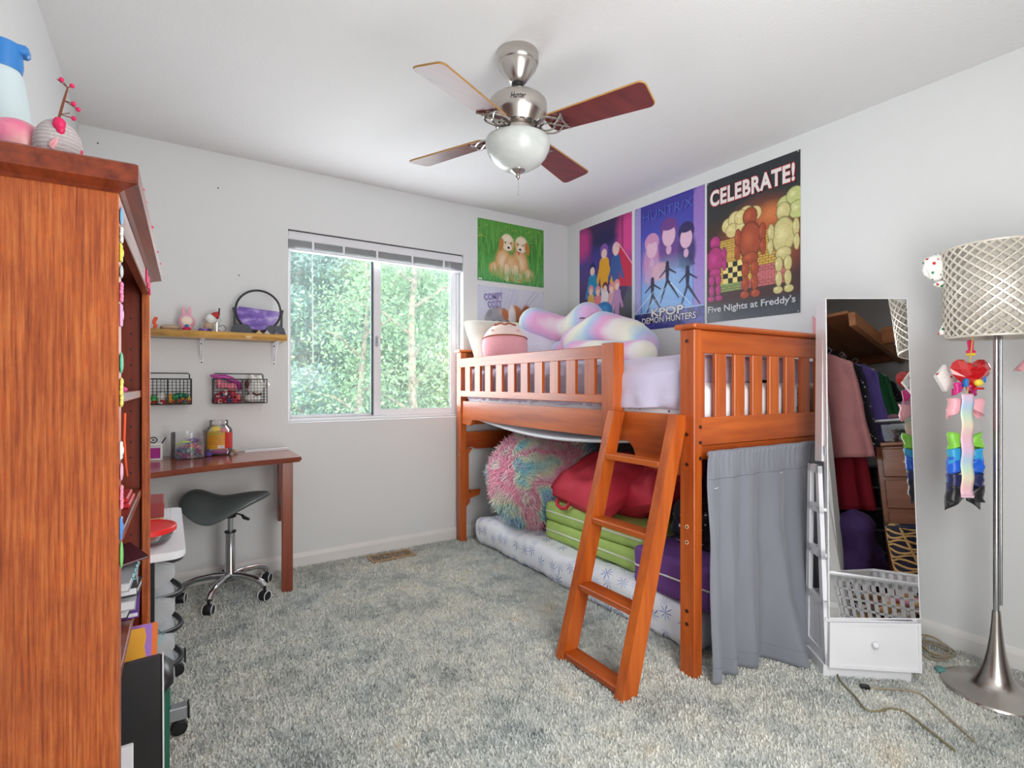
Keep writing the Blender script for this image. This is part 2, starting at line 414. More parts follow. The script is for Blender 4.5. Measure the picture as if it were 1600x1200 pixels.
# ---------------------------------------------------------------- window
win = bpy.data.objects.new('window_1', None); COL.objects.link(win); win.location = (WX0, YB+.07, WZ0); win['kind'] = 'structure'
MW['window_1'] = Matrix.Translation(win.location)
def ring(g, x0, x1, z0, z1, y0, y1, w, b=.003):
    ws = w if isinstance(w, tuple) else (w,)*4   # left right bottom top
    g.box(x0, x0+ws[0], y0, y1, z0, z1, b); g.box(x1-ws[1], x1, y0, y1, z0, z1, b)
    g.box(x0+ws[0], x1-ws[1], y0, y1, z0, z0+ws[2], b); g.box(x0+ws[0], x1-ws[1], y0, y1, z1-ws[3], z1, b)
g = G(); ring(g, WX0, WX1, WZ0, WZ1, YB+.065, YB+.135, .022); build('window_frame', g, 'white_vinyl', win, smooth=30)
g = G(); ring(g, WX0+.022, 1.19, WZ0+.022, WZ1-.022, YB+.1, YB+.125, (.012, .03, .018, .02)); fx = build('fixed_sash', g, 'white_vinyl', win, smooth=30)
g = G(); ring(g, 1.165, WX1-.022, WZ0+.022, WZ1-.022, YB+.072, YB+.098, (.052, .04, .042, .03)); sl = build('sliding_sash', g, 'white_vinyl', win, smooth=30)
g = G(); g.box(WX0+.03, 1.17, YB+.11, YB+.114, WZ0+.035, WZ1-.04); build('pane', g, 'window_glass', fx)
g = G(); g.box(1.21, WX1-.058, YB+.083, YB+.087, WZ0+.06, WZ1-.05); build('pane', g, 'window_glass', sl)
g = G(); g.box(1.178, 1.196, YB+.06, YB+.072, 1.38, 1.45, .003); g.box(1.18, 1.19, YB+.054, YB+.062, 1.40, 1.425, .002); build('latch', g, 'silver', sl, smooth=30)
g = G(); g.box(1.158, 1.162, YB+.07, YB+.1, WZ0+.03, WZ1-.03); build('sash_seal', g, 'dark_line', sl)
bl = thing('window_blind', 'white slatted blind raised to the top of the window, its slats stacked under the rail', 'blind', (1.212, YB+.04, 1.95))
g = G(); g.box(WX0+.004, WX1-.004, YB+.012, YB+.05, 2.03, 2.063, .003); build('headrail', g, 'white_paint', bl, smooth=30)
g = G(); g.box(WX0+.002, WX1-.002, YB+.008, YB+.012, 2.012, 2.05, .001); build('valance', g, 'white_paint', bl)
g = G(); g.box(WX0+.006, WX1-.006, YB+.02, YB+.026, 2.0635, 2.0695); build('shadow_gap_strip', g, 'dark_line', bl)
g = G()
for k in range(22): g.grid(lambda a, b, k=k: (WX0+.006+a*1.188, YB+.014+b*.03, 1.962+k*.0023+.002*math.sin(PI*b)), 1, 4)
build('slat_stack', g, 'white_paint', bl, kind='stuff', solid=.0006)
g = G(); g.box(WX0+.006, WX1-.006, YB+.013, YB+.046, 1.945, 1.959, .004); build('bottom_rail', g, 'white_paint', bl, smooth=30)
for x in (.76, .95, 1.17, 1.42, 1.66):
    g = G(); g.box(x-.007, x+.007, YB+.0095, YB+.0125, 1.947, 2.014); build('ladder_tape', g, 'white_plastic', bl)
g = G(); g.tube([(.755, YB+.01, 2.03), (.757, YB+.012, 1.7), (.758, YB+.012, 1.26)], .0032, 6); build('wand', g, 'white_plastic', bl, smooth=40)
for x in (1.70, 1.712):
    g = G(); g.tube([(x, YB+.012, 2.0), (x+.001, YB+.014, 1.5), (x+.002, YB+.012, 1.0)], .0013, 5); build('lift_cord', g, 'white_plastic', bl)
g = G(); g.lathe([(0, 0), (.006, .003), (.003, .02), (0, .02)], 8, (1.707, YB+.012, .985)); build('cord_tassel', g, 'white_plastic', bl)

# ---------------------------------------------------------------- outside: garden ground and trees
def leaf_mat(name, c1, c2):
    m, nt, b = newmat(name); nt.nodes.remove(b); v = coords(nt)
    col = ramp_n(nt, noise_n(nt, v, 1.7, 5, .7), [(.35, lin(*c2)), (.62, lin(*c1))])
    d = nt.nodes.new('ShaderNodeBsdfDiffuse'); t = nt.nodes.new('ShaderNodeBsdfTranslucent'); x = nt.nodes.new('ShaderNodeMixShader'); x.inputs[0].default_value = .4
    nt.links.new(col, d.inputs[0]); nt.links.new(col, t.inputs[0]); nt.links.new(d.outputs[0], x.inputs[1]); nt.links.new(t.outputs[0], x.inputs[2])
    nt.links.new(x.outputs[0], nt.nodes['Material Output'].inputs[0]); MATS[name] = m
leaf_mat('leaves_bright', (222, 232, 170), (160, 194, 118)); leaf_mat('leaves_green', (184, 210, 164), (120, 156, 120)); leaf_mat('needles', (164, 192, 178), (98, 128, 120))
plain('bark', (150, 136, 118), .9, var=.35, vscale=9, bump=.6, bscale=30, bdist=.03)
plain('ground_green', (110, 140, 84), .95, var=.3, vscale=1.2)
g = G(); g.box(-20, 34, 3.9, 46, -3.2, -3.0); struct('garden_ground', g, 'ground_green')
def leaves(pts, size, flat=.0):
    n = len(pts); a = RNG.normal(size=(n, 3)); a[:, 2] *= (1-flat); a /= np.linalg.norm(a, axis=1)[:, None]
    b = np.cross(a, RNG.normal(size=(n, 3))); b /= np.linalg.norm(b, axis=1)[:, None]
    s = (RNG.uniform(.6, 1.3, n)*size)[:, None]
    q = np.stack([pts-a*s, pts-b*s*.5, pts+a*s, pts+b*s*.5], 1); return q.reshape(-1, 3), np.arange(n*4).reshape(n, 4)
def tree(x, y, h, r, kind, label, n=14000, lean=0):
    t = thing('conifer_tree' if kind == 'fir' else 'leafy_tree', label, 'tree', (x, y, -3), group=None)
    g = G(); R = r*.075+.03; pts = [(x+lean*k*h/8+.05*math.sin(k*1.7+x), y+.05*math.cos(k+x), -3+h*.95*k/8) for k in range(9)]
    g.tube(pts, [R*(1-.1*k) for k in range(9)], 10); 
    tips = []
    nb = 26 if kind == 'fir' else 16
    for i in range(nb):
        k = .22+.75*i/nb; a = i*2.4+x; p = Vector(pts[int(k*8)]); z = -3+h*.95*k; L = r*((1-k)*1.05+.15 if kind == 'fir' else (.55+.5*math.sin(PI*min(1, k))))
        up = -.15*L if kind == 'fir' else .45*L
        e = Vector((p.x+math.cos(a)*L, p.y+math.sin(a)*L, z+up)); s_ = Vector((p.x, p.y, z)); mid = (s_+e)/2+Vector((0, 0, .1*L))
        g.tube([s_, mid, e], [R*.28, R*.18, R*.05], 5, caps=False); tips += [(s_, mid, e)]
    build('trunk', g, 'bark', t, smooth=50)
    P = []
    per = int(n*2.6)//nb
    for (s_, mid, e) in tips:
        k = RNG.random(per)**.7; k = k[:, None]; A, B, C = np.array(s_), np.array(mid), np.array(e)
        q = (1-k)**2*A+2*k*(1-k)*B+k*k*C
        sd = .10*r if kind == 'fir' else .24*r
        q = q+RNG.normal(size=q.shape)*sd*np.array([1, 1, .55 if kind == 'fir' else .8]); 
        if kind == 'fir': q[:, 2] -= np.abs(RNG.normal(size=per))*.1*r
        P.append(q)
    P = np.concatenate(P)-np.array([x, y, -3])
    v, f = leaves(P, .040 if kind == 'fir' else .038)
    fastmesh('foliage', v, f, {'fir': 'needles', 'leafy': 'leaves_green', 'bright': 'leaves_bright'}[kind], parent=t, kind='stuff')
tree(1.9, 9.4, 9.5, 1.9, 'fir', 'blue green conifer nearest the window, seen through the left pane', 22000)
tree(3.3, 9.0, 6.5, 1.0, 'leafy', 'slim leafy tree with a forked trunk, behind the middle of the window', 12000, .02)
tree(3.1, 11.2, 9.5, 2.3, 'bright', 'sunlit yellow green tree behind the conifer in the left pane', 18000)
tree(4.1, 9.4, 10, 1.5, 'leafy', 'tall bare stemmed tree standing in the right pane', 9000, -.01)
tree(4.75, 9.6, 5.2, 1.5, 'bright', 'low bright yellow green tree at the lower right of the window', 12000)
tree(2.95, 7.0, 8.5, .9, 'leafy', 'pale slender tree with bare branches nearest the right window pane', 1500, -.005)
tree(2.34, 7.6, 6.5, .8, 'leafy', 'brown trunked young tree with sparse leaves in the left pane', 1800, .01)
tree(5.6, 12.5, 11, 2.2, 'fir', 'dark conifer behind the bare stemmed tree', 18000)
tree(2.3, 14.5, 12, 2.8, 'leafy', 'broad leafy tree at the far left beyond the conifer', 20000)
tree(6.0, 16.0, 13, 3.2, 'bright', 'wide pale green tree filling the middle distance', 22000)
tree(8.6, 16.5, 12, 3.0, 'leafy', 'broad leafy tree at the far right of the garden', 18000)
tree(4.4, 19.5, 14, 3.4, 'fir', 'farthest conifer, behind all the leafy trees', 20000)

# ---------------------------------------------------------------- bed
BR = math.atan2(-(1.745-1.673), 3.407-1.292)
bed = thing('loft_bed', 'tall orange brown wooden loft bed with slatted guard rail and footboard', 'bed', (1.673, 1.292, 0), BR)
BW, BL_ = 1.07, 2.105
def bp(name, m, parent=None, b=.003, boxes=(), **k):
    g = G()
    for q in boxes: g.box(*q, b=b)
    return build(name, g, m, parent or bed, local=True, smooth=30, **k)
def bolts(post, spots, face, pale=False):
    for (a, z) in spots:
        g = G()
        if face == 'x': M = Matrix.Translation((-.0015, a, z)) @ Matrix.Rotation(PI/2, 4, 'Y')
        else: M = Matrix.Translation((a, -.0015, z)) @ Matrix.Rotation(-PI/2, 4, 'X')
        g.lathe([(.0045, 0), (.008, -.0005), (.008, .003), (.0045, .003)], 10, M=M)
        build('bolt', g, 'bolt_pale' if pale else 'bolt_dark', post, local=True)
        g = G(); g.lathe([(0, 0), (.0047, 0), (.0047, .002), (0, .002)], 10, M=M); build('bolt_socket', g, 'black_metal', post, local=True)
plain('bolt_dark', (96, 48, 26), .4, .3); plain('bolt_pale', (226, 186, 142), .5)
P1 = bp('post', 'bed_wood_upright', boxes=[(0, .045, 0, .07, 0, 1.335)])
bolts(P1, [(.035, 1.29), (.035, .93), (.035, .815)], 'x'); bolts(P1, [(.035, .575), (.035, .515)], 'x', True); bolts(P1, [(.035, .25), (.035, .2)], 'x')
bolts(P1, [(.033, .96), (.033, .90), (.033, .84)], 'y')
P2 = bp('post', 'bed_wood_upright', boxes=[(0, .045, BL_-.07, BL_, 0, 1.35)]); bolts(P2, [(BL_-.035, 1.25), (BL_-.035, .94), (BL_-.035, .62)], 'x', True)
bp('post', 'bed_wood_upright', boxes=[(BW-.045, BW, 0, .07, 0, 1.335)]); bp('post', 'bed_wood_upright', boxes=[(BW-.045, BW, BL_-.07, BL_, 0, 1.35)])
# end boards
for (y0, y1, top) in ((0, .022, 1.335), (BL_-.045, BL_-.023, 1.35)):
    y0 += .012; y1 += .012
    bp('top_rail', 'bed_wood_cross', boxes=[(.045, BW-.045, y0, y1, 1.245, top)])
    for k in range(8): x = .143+k*.1195; bp('slat', 'bed_wood_upright', b=.002, boxes=[(x, x+.066, y0+.003, y1-.003, .99, 1.25)])
    bp('end_stile', 'bed_wood_upright', boxes=[(.045, .077, y0, y1, .99, 1.246)]); 
    bp('lower_panel', 'bed_wood_cross', boxes=[(.045, BW-.045, y0, y1, .885, .995)]); bp('lower_rail', 'bed_wood_cross', boxes=[(.045, BW-.045, y0+.002, y1-.002, .83, .883)])
bp('cap', 'bed_wood_cross', b=.006, boxes=[(-.018, BW+.018, -.018, .088, 1.336, 1.356)])
bp('cap', 'bed_wood_cross', b=.006, boxes=[(-.018, BW+.018, BL_-.088, BL_+.012, 1.351, 1.369)])
# head end underneath: low rail with a curved bracket board beside each post
g = G(); cr = [(.045, .665), (.045, .78), (BW-.045, .78), (BW-.045, .665), (BW-.12, .655), (.13, .655), (.10, .67)]
g.prism(cr, BL_-.05, BL_-.028, 'Y'); build('head_rail', g, 'bed_wood_cross', bed, local=True, smooth=30)
g = G(); br = [(.045, .24), (.06, .25), (.078, .27), (.085, .30), (.085, .33), (.073, .36), (.073, .62), (.085, .64), (.10, .655), (.10, .66), (.045, .66)]
g.prism(br, BL_-.052, BL_-.026, 'Y'); build('bracket_board', g, 'bed_wood_upright', bed, local=True, smooth=30)
g = G(); g.prism([(.085, .30), (.16, .32), (.17, .36), (.085, .36)], BL_-.05, BL_-.03, 'Y'); build('bracket_board', g, 'bed_wood_cross', bed, local=True)
# side rails with dropped brackets at the ends
def rail_prof(y0, y1):
    p = [(y1, 1.004), (y1, .845), (y1-.11, .838), (y1-.135, .845), (y1-.145, .862), (y1-.16, .877), (y1-.19, .88)]
    for k in range(9): t = k/8; p.append((y0+.36+(1-t)*(y1-y0-.7), .88-.004*math.sin(PI*t)))
    p += [(y0+.29, .872), (y0+.262, .845), (y0+.245, .80), (y0+.17, .775), (y0+.04, .765), (y0, .765), (y0, 1.004)]
    return p
for x in (.010, BW-.035):
    g = G(); g.prism(rail_prof(.07, BL_-.07), x, x+.025, 'X'); build('side_rail', g, 'bed_wood', bed, local=True, smooth=25)
# guard rails
for x in (-.004, BW-.02):
    bp('guard_top_rail', 'bed_wood', boxes=[(x, x+.022, .50, BL_-.072, 1.243, 1.305)])
    bp('guard_bottom_rail', 'bed_wood', boxes=[(x, x+.022, .50, BL_-.072, 1.035, 1.077)])
    for k in range(10):
        y = .579+k*.1454; bp('guard_slat', 'bed_wood_upright', b=.002, boxes=[(x+.002, x+.02, y, y+.076, 1.074, 1.246)])
    bp('guard_post', 'bed_wood_upright', boxes=[(x-.014 if x < .5 else x, x+.05 if x < .5 else x+.03, .428, .512, .87, 1.312)])
# sagging bunk board under the mattress
g = G(); g.grid(lambda a, b: (.04+a*(BW-.08), .03+b*(BL_-.06), .905-.075*math.sin(PI*b)**1.2*(.9+.1*math.cos(a*6))), 6, 24); build('bunk_board', g, 'white_paint', bed, local=True, smooth=60, solid=.016)

# ladder
lad = thing('bed_ladder', 'orange brown wooden ladder leaning against the side of the loft bed', 'ladder', (1.375, 1.39, 0))
LT = (1.655-1.375)/1.0; LZ = 1.008
def stile(y0):
    g = G(); d = .042
    x = lambda z: 1.375+LT*z
    g.prism([(x(0)-d, 0), (x(0)+d-.006, 0), (x(LZ)+d*.75, LZ-.006), (x(LZ)-d*.75, LZ)], y0, y0+.04, 'Y')
    bm = bmesh.new(); build('stile', g, 'bed_wood_upright', lad, smooth=30)
stile(1.335); stile(1.672)
for z in (.022, .285, .55, .815):
    x = 1.375+LT*z; g = G(); g.box(x-.034, x+.04, 1.375, 1.672, z-.012, z+.012, .003); build('tread', g, 'bed_wood', lad, smooth=30)

# bedding
def bedl(x, y, z): return tuple(MW['loft_bed'] @ Vector((x, y, z)))
plain('lavender_cloth', (212, 206, 232), .85, var=.03, bump=.15, bscale=14, bdist=.01, sheen=.2)
def dotted(name, base, ink, scale, thr, extra=None):
    m, nt, b = newmat(name); v = coords(nt)
    vo = nt.nodes.new('ShaderNodeTexVoronoi'); vo.inputs['Scale'].default_value = scale; nt.links.new(v, vo.inputs['Vector'])
    c = ramp_n(nt, vo.outputs['Distance'], [(0, lin(*ink)), (thr, lin(*ink)), (thr+.05, lin(*base)), (1, lin(*base))])
    nt.links.new(c, b.inputs['Base Color']); b.inputs['Roughness'].default_value = .85; MATS[name] = m
dotted('doodle_sheet', (236, 234, 240), (110, 100, 150), 22, .1)
plain('seam_grey', (150, 146, 180), .9)
plain('mattress_white', (232, 230, 234), .8)
mt = thing('upper_mattress', 'white mattress with small printed doodles on the loft bed, under the lavender comforter', 'mattress', bedl(.5, 1, .93), BR)
g = G()
def mat_fn(a, b):
    return None
g.box(.05, BW-.06, .05, BL_-.06, .925, 1.13, .03); g.v = [bedl(*p) for p in g.v]; build('mattress_body', g, 'doodle_sheet', mt, smooth=60)
# comforter: draped over the top, hanging at the front to the side rail
cf = G()
def comf(a, b):
    # a across (front hem -> back), b along
    y = .10+b*1.93
    P = [(.052, 1.02), (.047, 1.06), (.042, 1.12), (.045, 1.175), (.07, 1.215), (.13, 1.235), (.3, 1.24), (.55, 1.245), (.85, 1.24), (.99, 1.225), (1.025, 1.18), (1.03, 1.1)]
    t = a*(len(P)-1); i = min(int(t), len(P)-2); t -= i
    x = P[i][0]*(1-t)+P[i+1][0]*t; z = P[i][1]*(1-t)+P[i+1][1]*t
    side = max(0, 1-a*3.4)
    w = .022*nz(b*24+a*5, a*3, 3)*side+.016*nz(b*6, a*5, 9)+.011*nz(b*14+a*6, a*9, 1)
    w += .009*math.sin(y*62+4*nz(y*3, a*3))*side*(.5+.5*nz(y*4, a*2, 7)+.3)
    if .22 < y < .5: x -= .018*side*math.sin(PI*(y-.22)/.28)
    if y < .17: x += .0
    return bedl(x+w*side, y, z+w*(1-side)+(0 if side < .9 else .012*nz(b*9, 5)))
cf.grid(comf, 66, 150)
cmf = thing('comforter', 'pale lavender comforter spread over the loft bed', 'comforter', bedl(.5, 1, 1.02), BR)
build('comforter_body', cf, 'lavender_cloth', cmf, smooth=80, solid=.014)
for yy in (.62, 1.0, 1.4):
    g = G(); g.tube([tuple(Vector(comf(a/40, (yy-.10)/1.93))+Vector((-.0095 if a < 14 else 0, 0, .0095))) for a in range(0, 40)], .0016, 4); build('quilting_seam', g, 'seam_grey', cmf, smooth=60) if 'seam_grey' in MATS else None
g = G()
def hang_end(a, b):   # the end hanging inside the footboard
    x = .06+a*(BW-.13); return bedl(x, .092+.006*nz(a*18, b*3), 1.235-b*(.12+.03*math.sin(a*9)))
g.grid(hang_end, 50, 8); build('hanging_end', g, 'lavender_shade', cmf, smooth=80, solid=.006) if 'lavender_shade' in MATS else build('hanging_end', g, 'lavender_cloth', cmf, smooth=80, solid=.006)

def orient(c, xdir, ydir, roll=0):
    x = Vector(xdir).normalized(); y = Vector(ydir); y = (y-x*y.dot(x)).normalized(); z = x.cross(y)
    return Matrix(((x.x, y.x, z.x, c[0]), (x.y, y.y, z.y, c[1]), (x.z, y.z, z.z, c[2]), (0, 0, 0, 1)))
plain('cream_linen', (233, 229, 217), .9, bump=.2, bscale=18, bdist=.006); plain('pale_lilac', (226, 222, 238), .9, bump=.15, bscale=16, bdist=.006)
g = pillow(.60, .42, .17, orient((2.03, 3.17, 1.395), (1, .0, .0), (-.05, .5, .8)), 22, .014, 4)
build('pillow', g, 'cream_linen', smooth=80, label='cream pillow propped at the head of the bed, nearest the window', cat='pillow')
g = pillow(.66, .46, .18, orient((2.34, 3.06, 1.37), (.97, -.18, -.04), (0, .55, .55)), 22, .014, 9)
build('pillow', g, 'pale_lilac', smooth=80, label='pale lilac pillow lying against the cream one, under the striped plush', cat='pillow')
# round pink plush with a plain cream band
pk = thing('round_plush_pillow', 'round pink and cream plush pillow with brown piping behind the guard rail', 'plush toy', (1.90, 2.99, 1.25))
plain('plush_pink', (244, 172, 180), .95, sheen=.5, bump=.2, bscale=60); plain('plush_cream', (250, 224, 214), .95, sheen=.5, bump=.2, bscale=60); plain('plush_brown', (168, 92, 60), .95)
pc = Vector((1.90, 2.99, 1.375)); pr = (.155, .10, .165)
Mp = Matrix.Translation(pc) @ Matrix.Rotation(-math.radians(30), 4, 'Z') @ Matrix.Rotation(math.radians(-14), 4, 'X')
g = G(); g.ell((0, 0, 0), pr, 36, 24, M=Mp); build('plush_body', g, 'plush_pink', pk, smooth=80)
g = G()
g.grid(lambda a, b: tuple(Vector((1.012*pr[0]*math.cos(PI*a)*math.cos(.32+b*(1.22-.32)), -1.03*pr[1]*math.sin(PI*a)*math.cos(.32+b*.9), 1.012*pr[2]*math.sin(.32+b*.9)))), 30, 8, M=Mp)
build('cream_band', g, 'plush_cream', pk, smooth=80)
for (lat, da) in ((.32, 0), (1.05, .5)):
    g = G(); g.tube([tuple(Vector((1.02*pr[0]*math.cos(a)*math.cos(L), -1.05*pr[1]*math.sin(a)*math.cos(L), 1.02*pr[2]*math.sin(L)))) for a, L in [(da*.4+(PI-da*.8)*k/24, lat+(.10*math.sin(k*.9) if da else 0)) for k in range(25)]], .0042 if not da else .007, 6, M=Mp)
    build('brown_piping', g, 'plush_brown', pk, smooth=60)
for sx_ in (-1, 1):
    g = G(); g.ell((sx_*.085, -.074, .092), (.010, .006, .006), 10, 6, M=Mp); build('cheek_dot', g, 'plush_pink', pk, smooth=60)
# long striped pastel plush, folded over itself
m, nt, b = newmat('pastel_stripes')
sep = nt.nodes.new('ShaderNodeSeparateXYZ'); v = coords(nt, (1, 1, 1), (.0, .15, .35)); nt.links.new(v, sep.inputs[0])
ad = nt.nodes.new('ShaderNodeMath'); ad.operation = 'MULTIPLY_ADD'; ad.inputs[1].default_value = .18; nt.links.new(noise_n(nt, coords(nt), 3, 2), ad.inputs[0]); nt.links.new(sep.outputs[1], ad.inputs[2])
ml = nt.nodes.new('ShaderNodeMath'); ml.operation = 'MULTIPLY'; ml.inputs[1].default_value = 4.6; nt.links.new(ad.outputs[0], ml.inputs[0])
fr = nt.nodes.new('ShaderNodeMath'); fr.operation = 'FRACT'; nt.links.new(ml.outputs[0], fr.inputs[0])
nt.links.new(ramp_n(nt, fr.outputs[0], [(0, lin(246, 238, 240)), (.16, lin(243, 178, 222)), (.32, lin(222, 190, 232)), (.48, lin(182, 208, 238)), (.62, lin(214, 232, 236)), (.78, lin(248, 246, 226)), (1, lin(246, 238, 240))]), b.inputs['Base Color'])
b.inputs['Roughness'].default_value = .95; b.inputs['Sheen Weight'].default_value = .5; bump_n(nt, b, noise_n(nt, coords(nt), 140, 2), .3, .004); MATS['pastel_stripes'] = m
def capsule_chain(parts, voxel=.011, it=8):
    g = G()
    for (p, q, r0, r1) in parts:
        p = Vector(p); q = Vector(q); n = 7
        for k in range(n+1):
            t = k/n; c = p.lerp(q, t); r = r0*(1-t)+r1*t; g.ell(tuple(c), r, 14, 8)
    return remeshed(g, voxel, it)
sp = thing('striped_snake_plush', 'big soft plush with pastel rainbow stripes flopped across the bed', 'plush toy', (2.35, 2.6, 1.24))
g = capsule_chain([((2.24, 3.13, 1.57), (2.44, 2.99, 1.50), .115, .105), ((2.44, 2.97, 1.50), (2.50, 2.84, 1.585), .10, .125),
                   ((2.48, 2.82, 1.46), (2.40, 2.80, 1.36), .13, .12), ((2.40, 2.80, 1.36), (2.30, 2.86, 1.33), .12, .10)]); build('arm', g, 'pastel_stripes', sp, smooth=80)
g = capsule_chain([((2.34, 2.78, 1.40), (2.44, 2.62, 1.49), .11, .125), ((2.44, 2.62, 1.49), (2.54, 2.46, 1.43), .125, .12), ((2.54, 2.46, 1.43), (2.54, 2.36, 1.37), .12, .11)]); build('plush_body', g, 'pastel_stripes', sp, smooth=80)
g = capsule_chain([((2.24, 2.66, 1.33), (2.34, 2.46, 1.32), .085, .085), ((2.34, 2.46, 1.31), (2.44, 2.26, 1.31), .085, .09)]); build('tail', g, 'pastel_stripes', sp, smooth=80)
for (u_, v_) in ((2.355, 2.70),):
    g = G(); g.tube([(2.385, 2.79, 1.578), (2.383, 2.765, 1.580), (2.384, 2.74, 1.576)], .004, 5); build('stitched_eye', g, 'black_plastic', sp)

# ---------------------------------------------------------------- under the bed
m, nt, b = newmat('star_sheet'); v = coords(nt)
vo = nt.nodes.new('ShaderNodeTexVoronoi'); vo.inputs['Scale'].default_value = 11; vo.inputs['Randomness'].default_value = .45; nt.links.new(v, vo.inputs['Vector'])
sub = nt.nodes.new('ShaderNodeVectorMath'); sub.operation = 'SUBTRACT'; nt.links.new(v, sub.inputs[0]); nt.links.new(vo.outputs['Position'], sub.inputs[1])
sp_ = nt.nodes.new('ShaderNodeSeparateXYZ'); nt.links.new(sub.outputs[0], sp_.inputs[0])
def mth(op, a, b_=None):
    n = nt.nodes.new('ShaderNodeMath'); n.operation = op
    for i, q in enumerate((a, b_)):
        if q is None: continue
        if isinstance(q, (int, float)): n.inputs[i].default_value = q
        else: nt.links.new(q, n.inputs[i])
    return n.outputs[0]
ang = mth('ARCTAN2', mth('ADD', sp_.outputs[0], sp_.outputs[2]), sp_.outputs[1]); ray_ = mth('ABSOLUTE', mth('COSINE', mth('MULTIPLY', ang, 4.0)))
dist = mth('MULTIPLY', vo.outputs['Distance'], 2.9); star = mth('SUBTRACT', mth('MULTIPLY', mth('POWER', ray_, 5), 1.25), dist)
core = mth('SUBTRACT', .2, dist); st = mth('MAXIMUM', star, core)
nt.links.new(ramp_n(nt, st, [(.0, lin(236, 238, 244)), (.12, lin(160, 178, 220)), (.4, lin(96, 122, 186))]), b.inputs['Base Color'])
b.inputs['Roughness'].default_value = .9; bump_n(nt, b, noise_n(nt, v, 7, 3), .5, .02); MATS['star_sheet'] = m
fu = thing('floor_mattress', 'low mattress under the loft bed in a white sheet printed with blue stars', 'mattress', (2.26, 2.35, 0))
def rbox(x0, x1, y0, y1, z0, z1, r=.05, wob=.01, s=7, n=26, seed=0, pw=6):
    """soft box (superellipsoid) with wrinkles"""
    g = G(); c = Vector(((x0+x1)/2, (y0+y1)/2, (z0+z1)/2)); h = Vector(((x1-x0)/2, (y1-y0)/2, (z1-z0)/2))
    V = []; F = []; idx = {}
    def vert(q):
        k = tuple(round(t, 5) for t in q)
        if k not in idx:
            p = Vector(q); inner = Vector((max(-h.x+r, min(h.x-r, p.x*h.x)), max(-h.y+r, min(h.y-r, p.y*h.y)), max(-h.z+r, min(h.z-r, p.z*h.z))))
            P_ = Vector((p.x*h.x, p.y*h.y, p.z*h.z)); d = P_-inner
            if d.length > 1e-9: P_ = inner+d.normalized()*min(r, d.length) if d.length > r else P_
            w = wob*nz(P_.x*s+seed, P_.y*s, P_.z*s)+wob*.5*nz(P_.x*s*2.6, P_.y*s*2.6+seed, P_.z*s*2.6)
            nrm = P_.copy(); nrm = Vector((nrm.x/h.x**1 if abs(q[0]) > .98 else 0, nrm.y/h.y if abs(q[1]) > .98 else 0, nrm.z/h.z if abs(q[2]) > .98 else 0))
            if nrm.length > 0: nrm.normalize()
            P_ = P_+nrm*w; P_ = c+P_
            if P_.z < z0+.001: P_.z = z0
            idx[k] = len(V); V.append(tuple(P_))
        return idx[k]
    L = max(h.x, h.y, h.z); ns = [max(4, int(n*h.x/L)), max(4, int(n*h.y/L)), max(4, int(n*h.z/L))]
    def sp2(i, m_): t = i/m_*2-1; return t
    for ax in range(3):
        a, b_ = [q for q in range(3) if q != ax]
        for sg in (-1, 1):
            for i in range(ns[a]):
                for j in range(ns[b_]):
                    qs = []
                    for (di, dj) in ((0, 0), (1, 0), (1, 1), (0, 1)):
                        q = [0, 0, 0]; q[ax] = sg; q[a] = sp2(i+di, ns[a]); q[b_] = sp2(j+dj, ns[b_]); qs.append(vert(q))
                    if len(set(qs)) == 4: F.append(tuple(qs))
    g.add(V, F); return g
g = rbox(1.815, 2.72, 1.40, 3.27, .0, .185, .05, .022, 4.5, 80, 3)
build('star_print_sheet', g, 'star_sheet', fu, smooth=80)
plain('green_canvas', (176, 206, 112), .9, var=.08, vscale=9, bump=.2, bscale=20, bdist=.005); plain('purple_canvas', (112, 66, 140), .85, var=.12, vscale=9, bump=.3, bscale=16, bdist=.006)
plain('piping_white', (228, 232, 220), .7); plain('red_cloth', (206, 46, 66), .8, var=.1, bump=.25, bscale=16, bdist=.008)
def folding_mattress(name, label, x0, x1, y0, y1, z0, hgt, n, m, seed, top_bulge=.0):
    t = thing(name, label, 'cushion', ((x0+x1)/2, (y0+y1)/2, z0))
    for k in range(n):
        a = z0+hgt*k/n; g = rbox(x0, x1, y0, y1, a+.001, z0+hgt*(k+1)/n-.001, .022, .007, 6, 30, seed+k); build('foam_section', g, m, t, smooth=80)
        z = a+hgt/n*.52
        g = G(); e = .002; pts = [(x0-e, y0+.02, z), (x0-e, y1-.02, z), (x0+.02, y1+e, z), (x1-.02, y1+e, z), (x1+e, y1-.02, z), (x1+e, y0+.02, z), (x1-.02, y0-e, z), (x0+.02, y0-e, z)]
        g.tube(pts, .0042, 5, closed=True); build('piping', g, 'piping_white', t, smooth=60)
    return t
folding_mattress('folding_foam_mattress', 'lime green folded foam mattress with white piping on the star sheet', 1.93, 2.55, 1.79, 2.585, .188, .225, 2, 'green_canvas', 1)
folding_mattress('folding_foam_mattress', 'purple folded foam mattress with white piping behind the ladder', 1.835, 2.45, 1.33, 1.765, .188, .18, 1, 'purple_canvas', 8)
rp_ = thing('red_cushion', 'crumpled red cushion with a fabric loop lying on the green folded mattress', 'cushion', (2.18, 2.2, .413))
g = pillow(.66, .50, .22, orient((2.12, 2.26, .56), (-.25, -.95, .02), (.75, -.12, .36)), 26, .035, 2); build('cushion_body', g, 'red_cloth', rp_, smooth=80)
g = pillow(.42, .40, .20, orient((2.18, 1.92, .58), (-.2, -.9, .30), (.7, -.1, .4)), 22, .04, 7); build('folded_end', g, 'red_cloth', rp_, smooth=80)
g = G(); g.tube([(1.93, 2.46, .44), (1.915, 2.44, .415), (1.91, 2.40, .405), (1.915, 2.36, .41), (1.935, 2.35, .44)], .011, 8); build('loop', g, 'red_cloth', rp_, smooth=60)
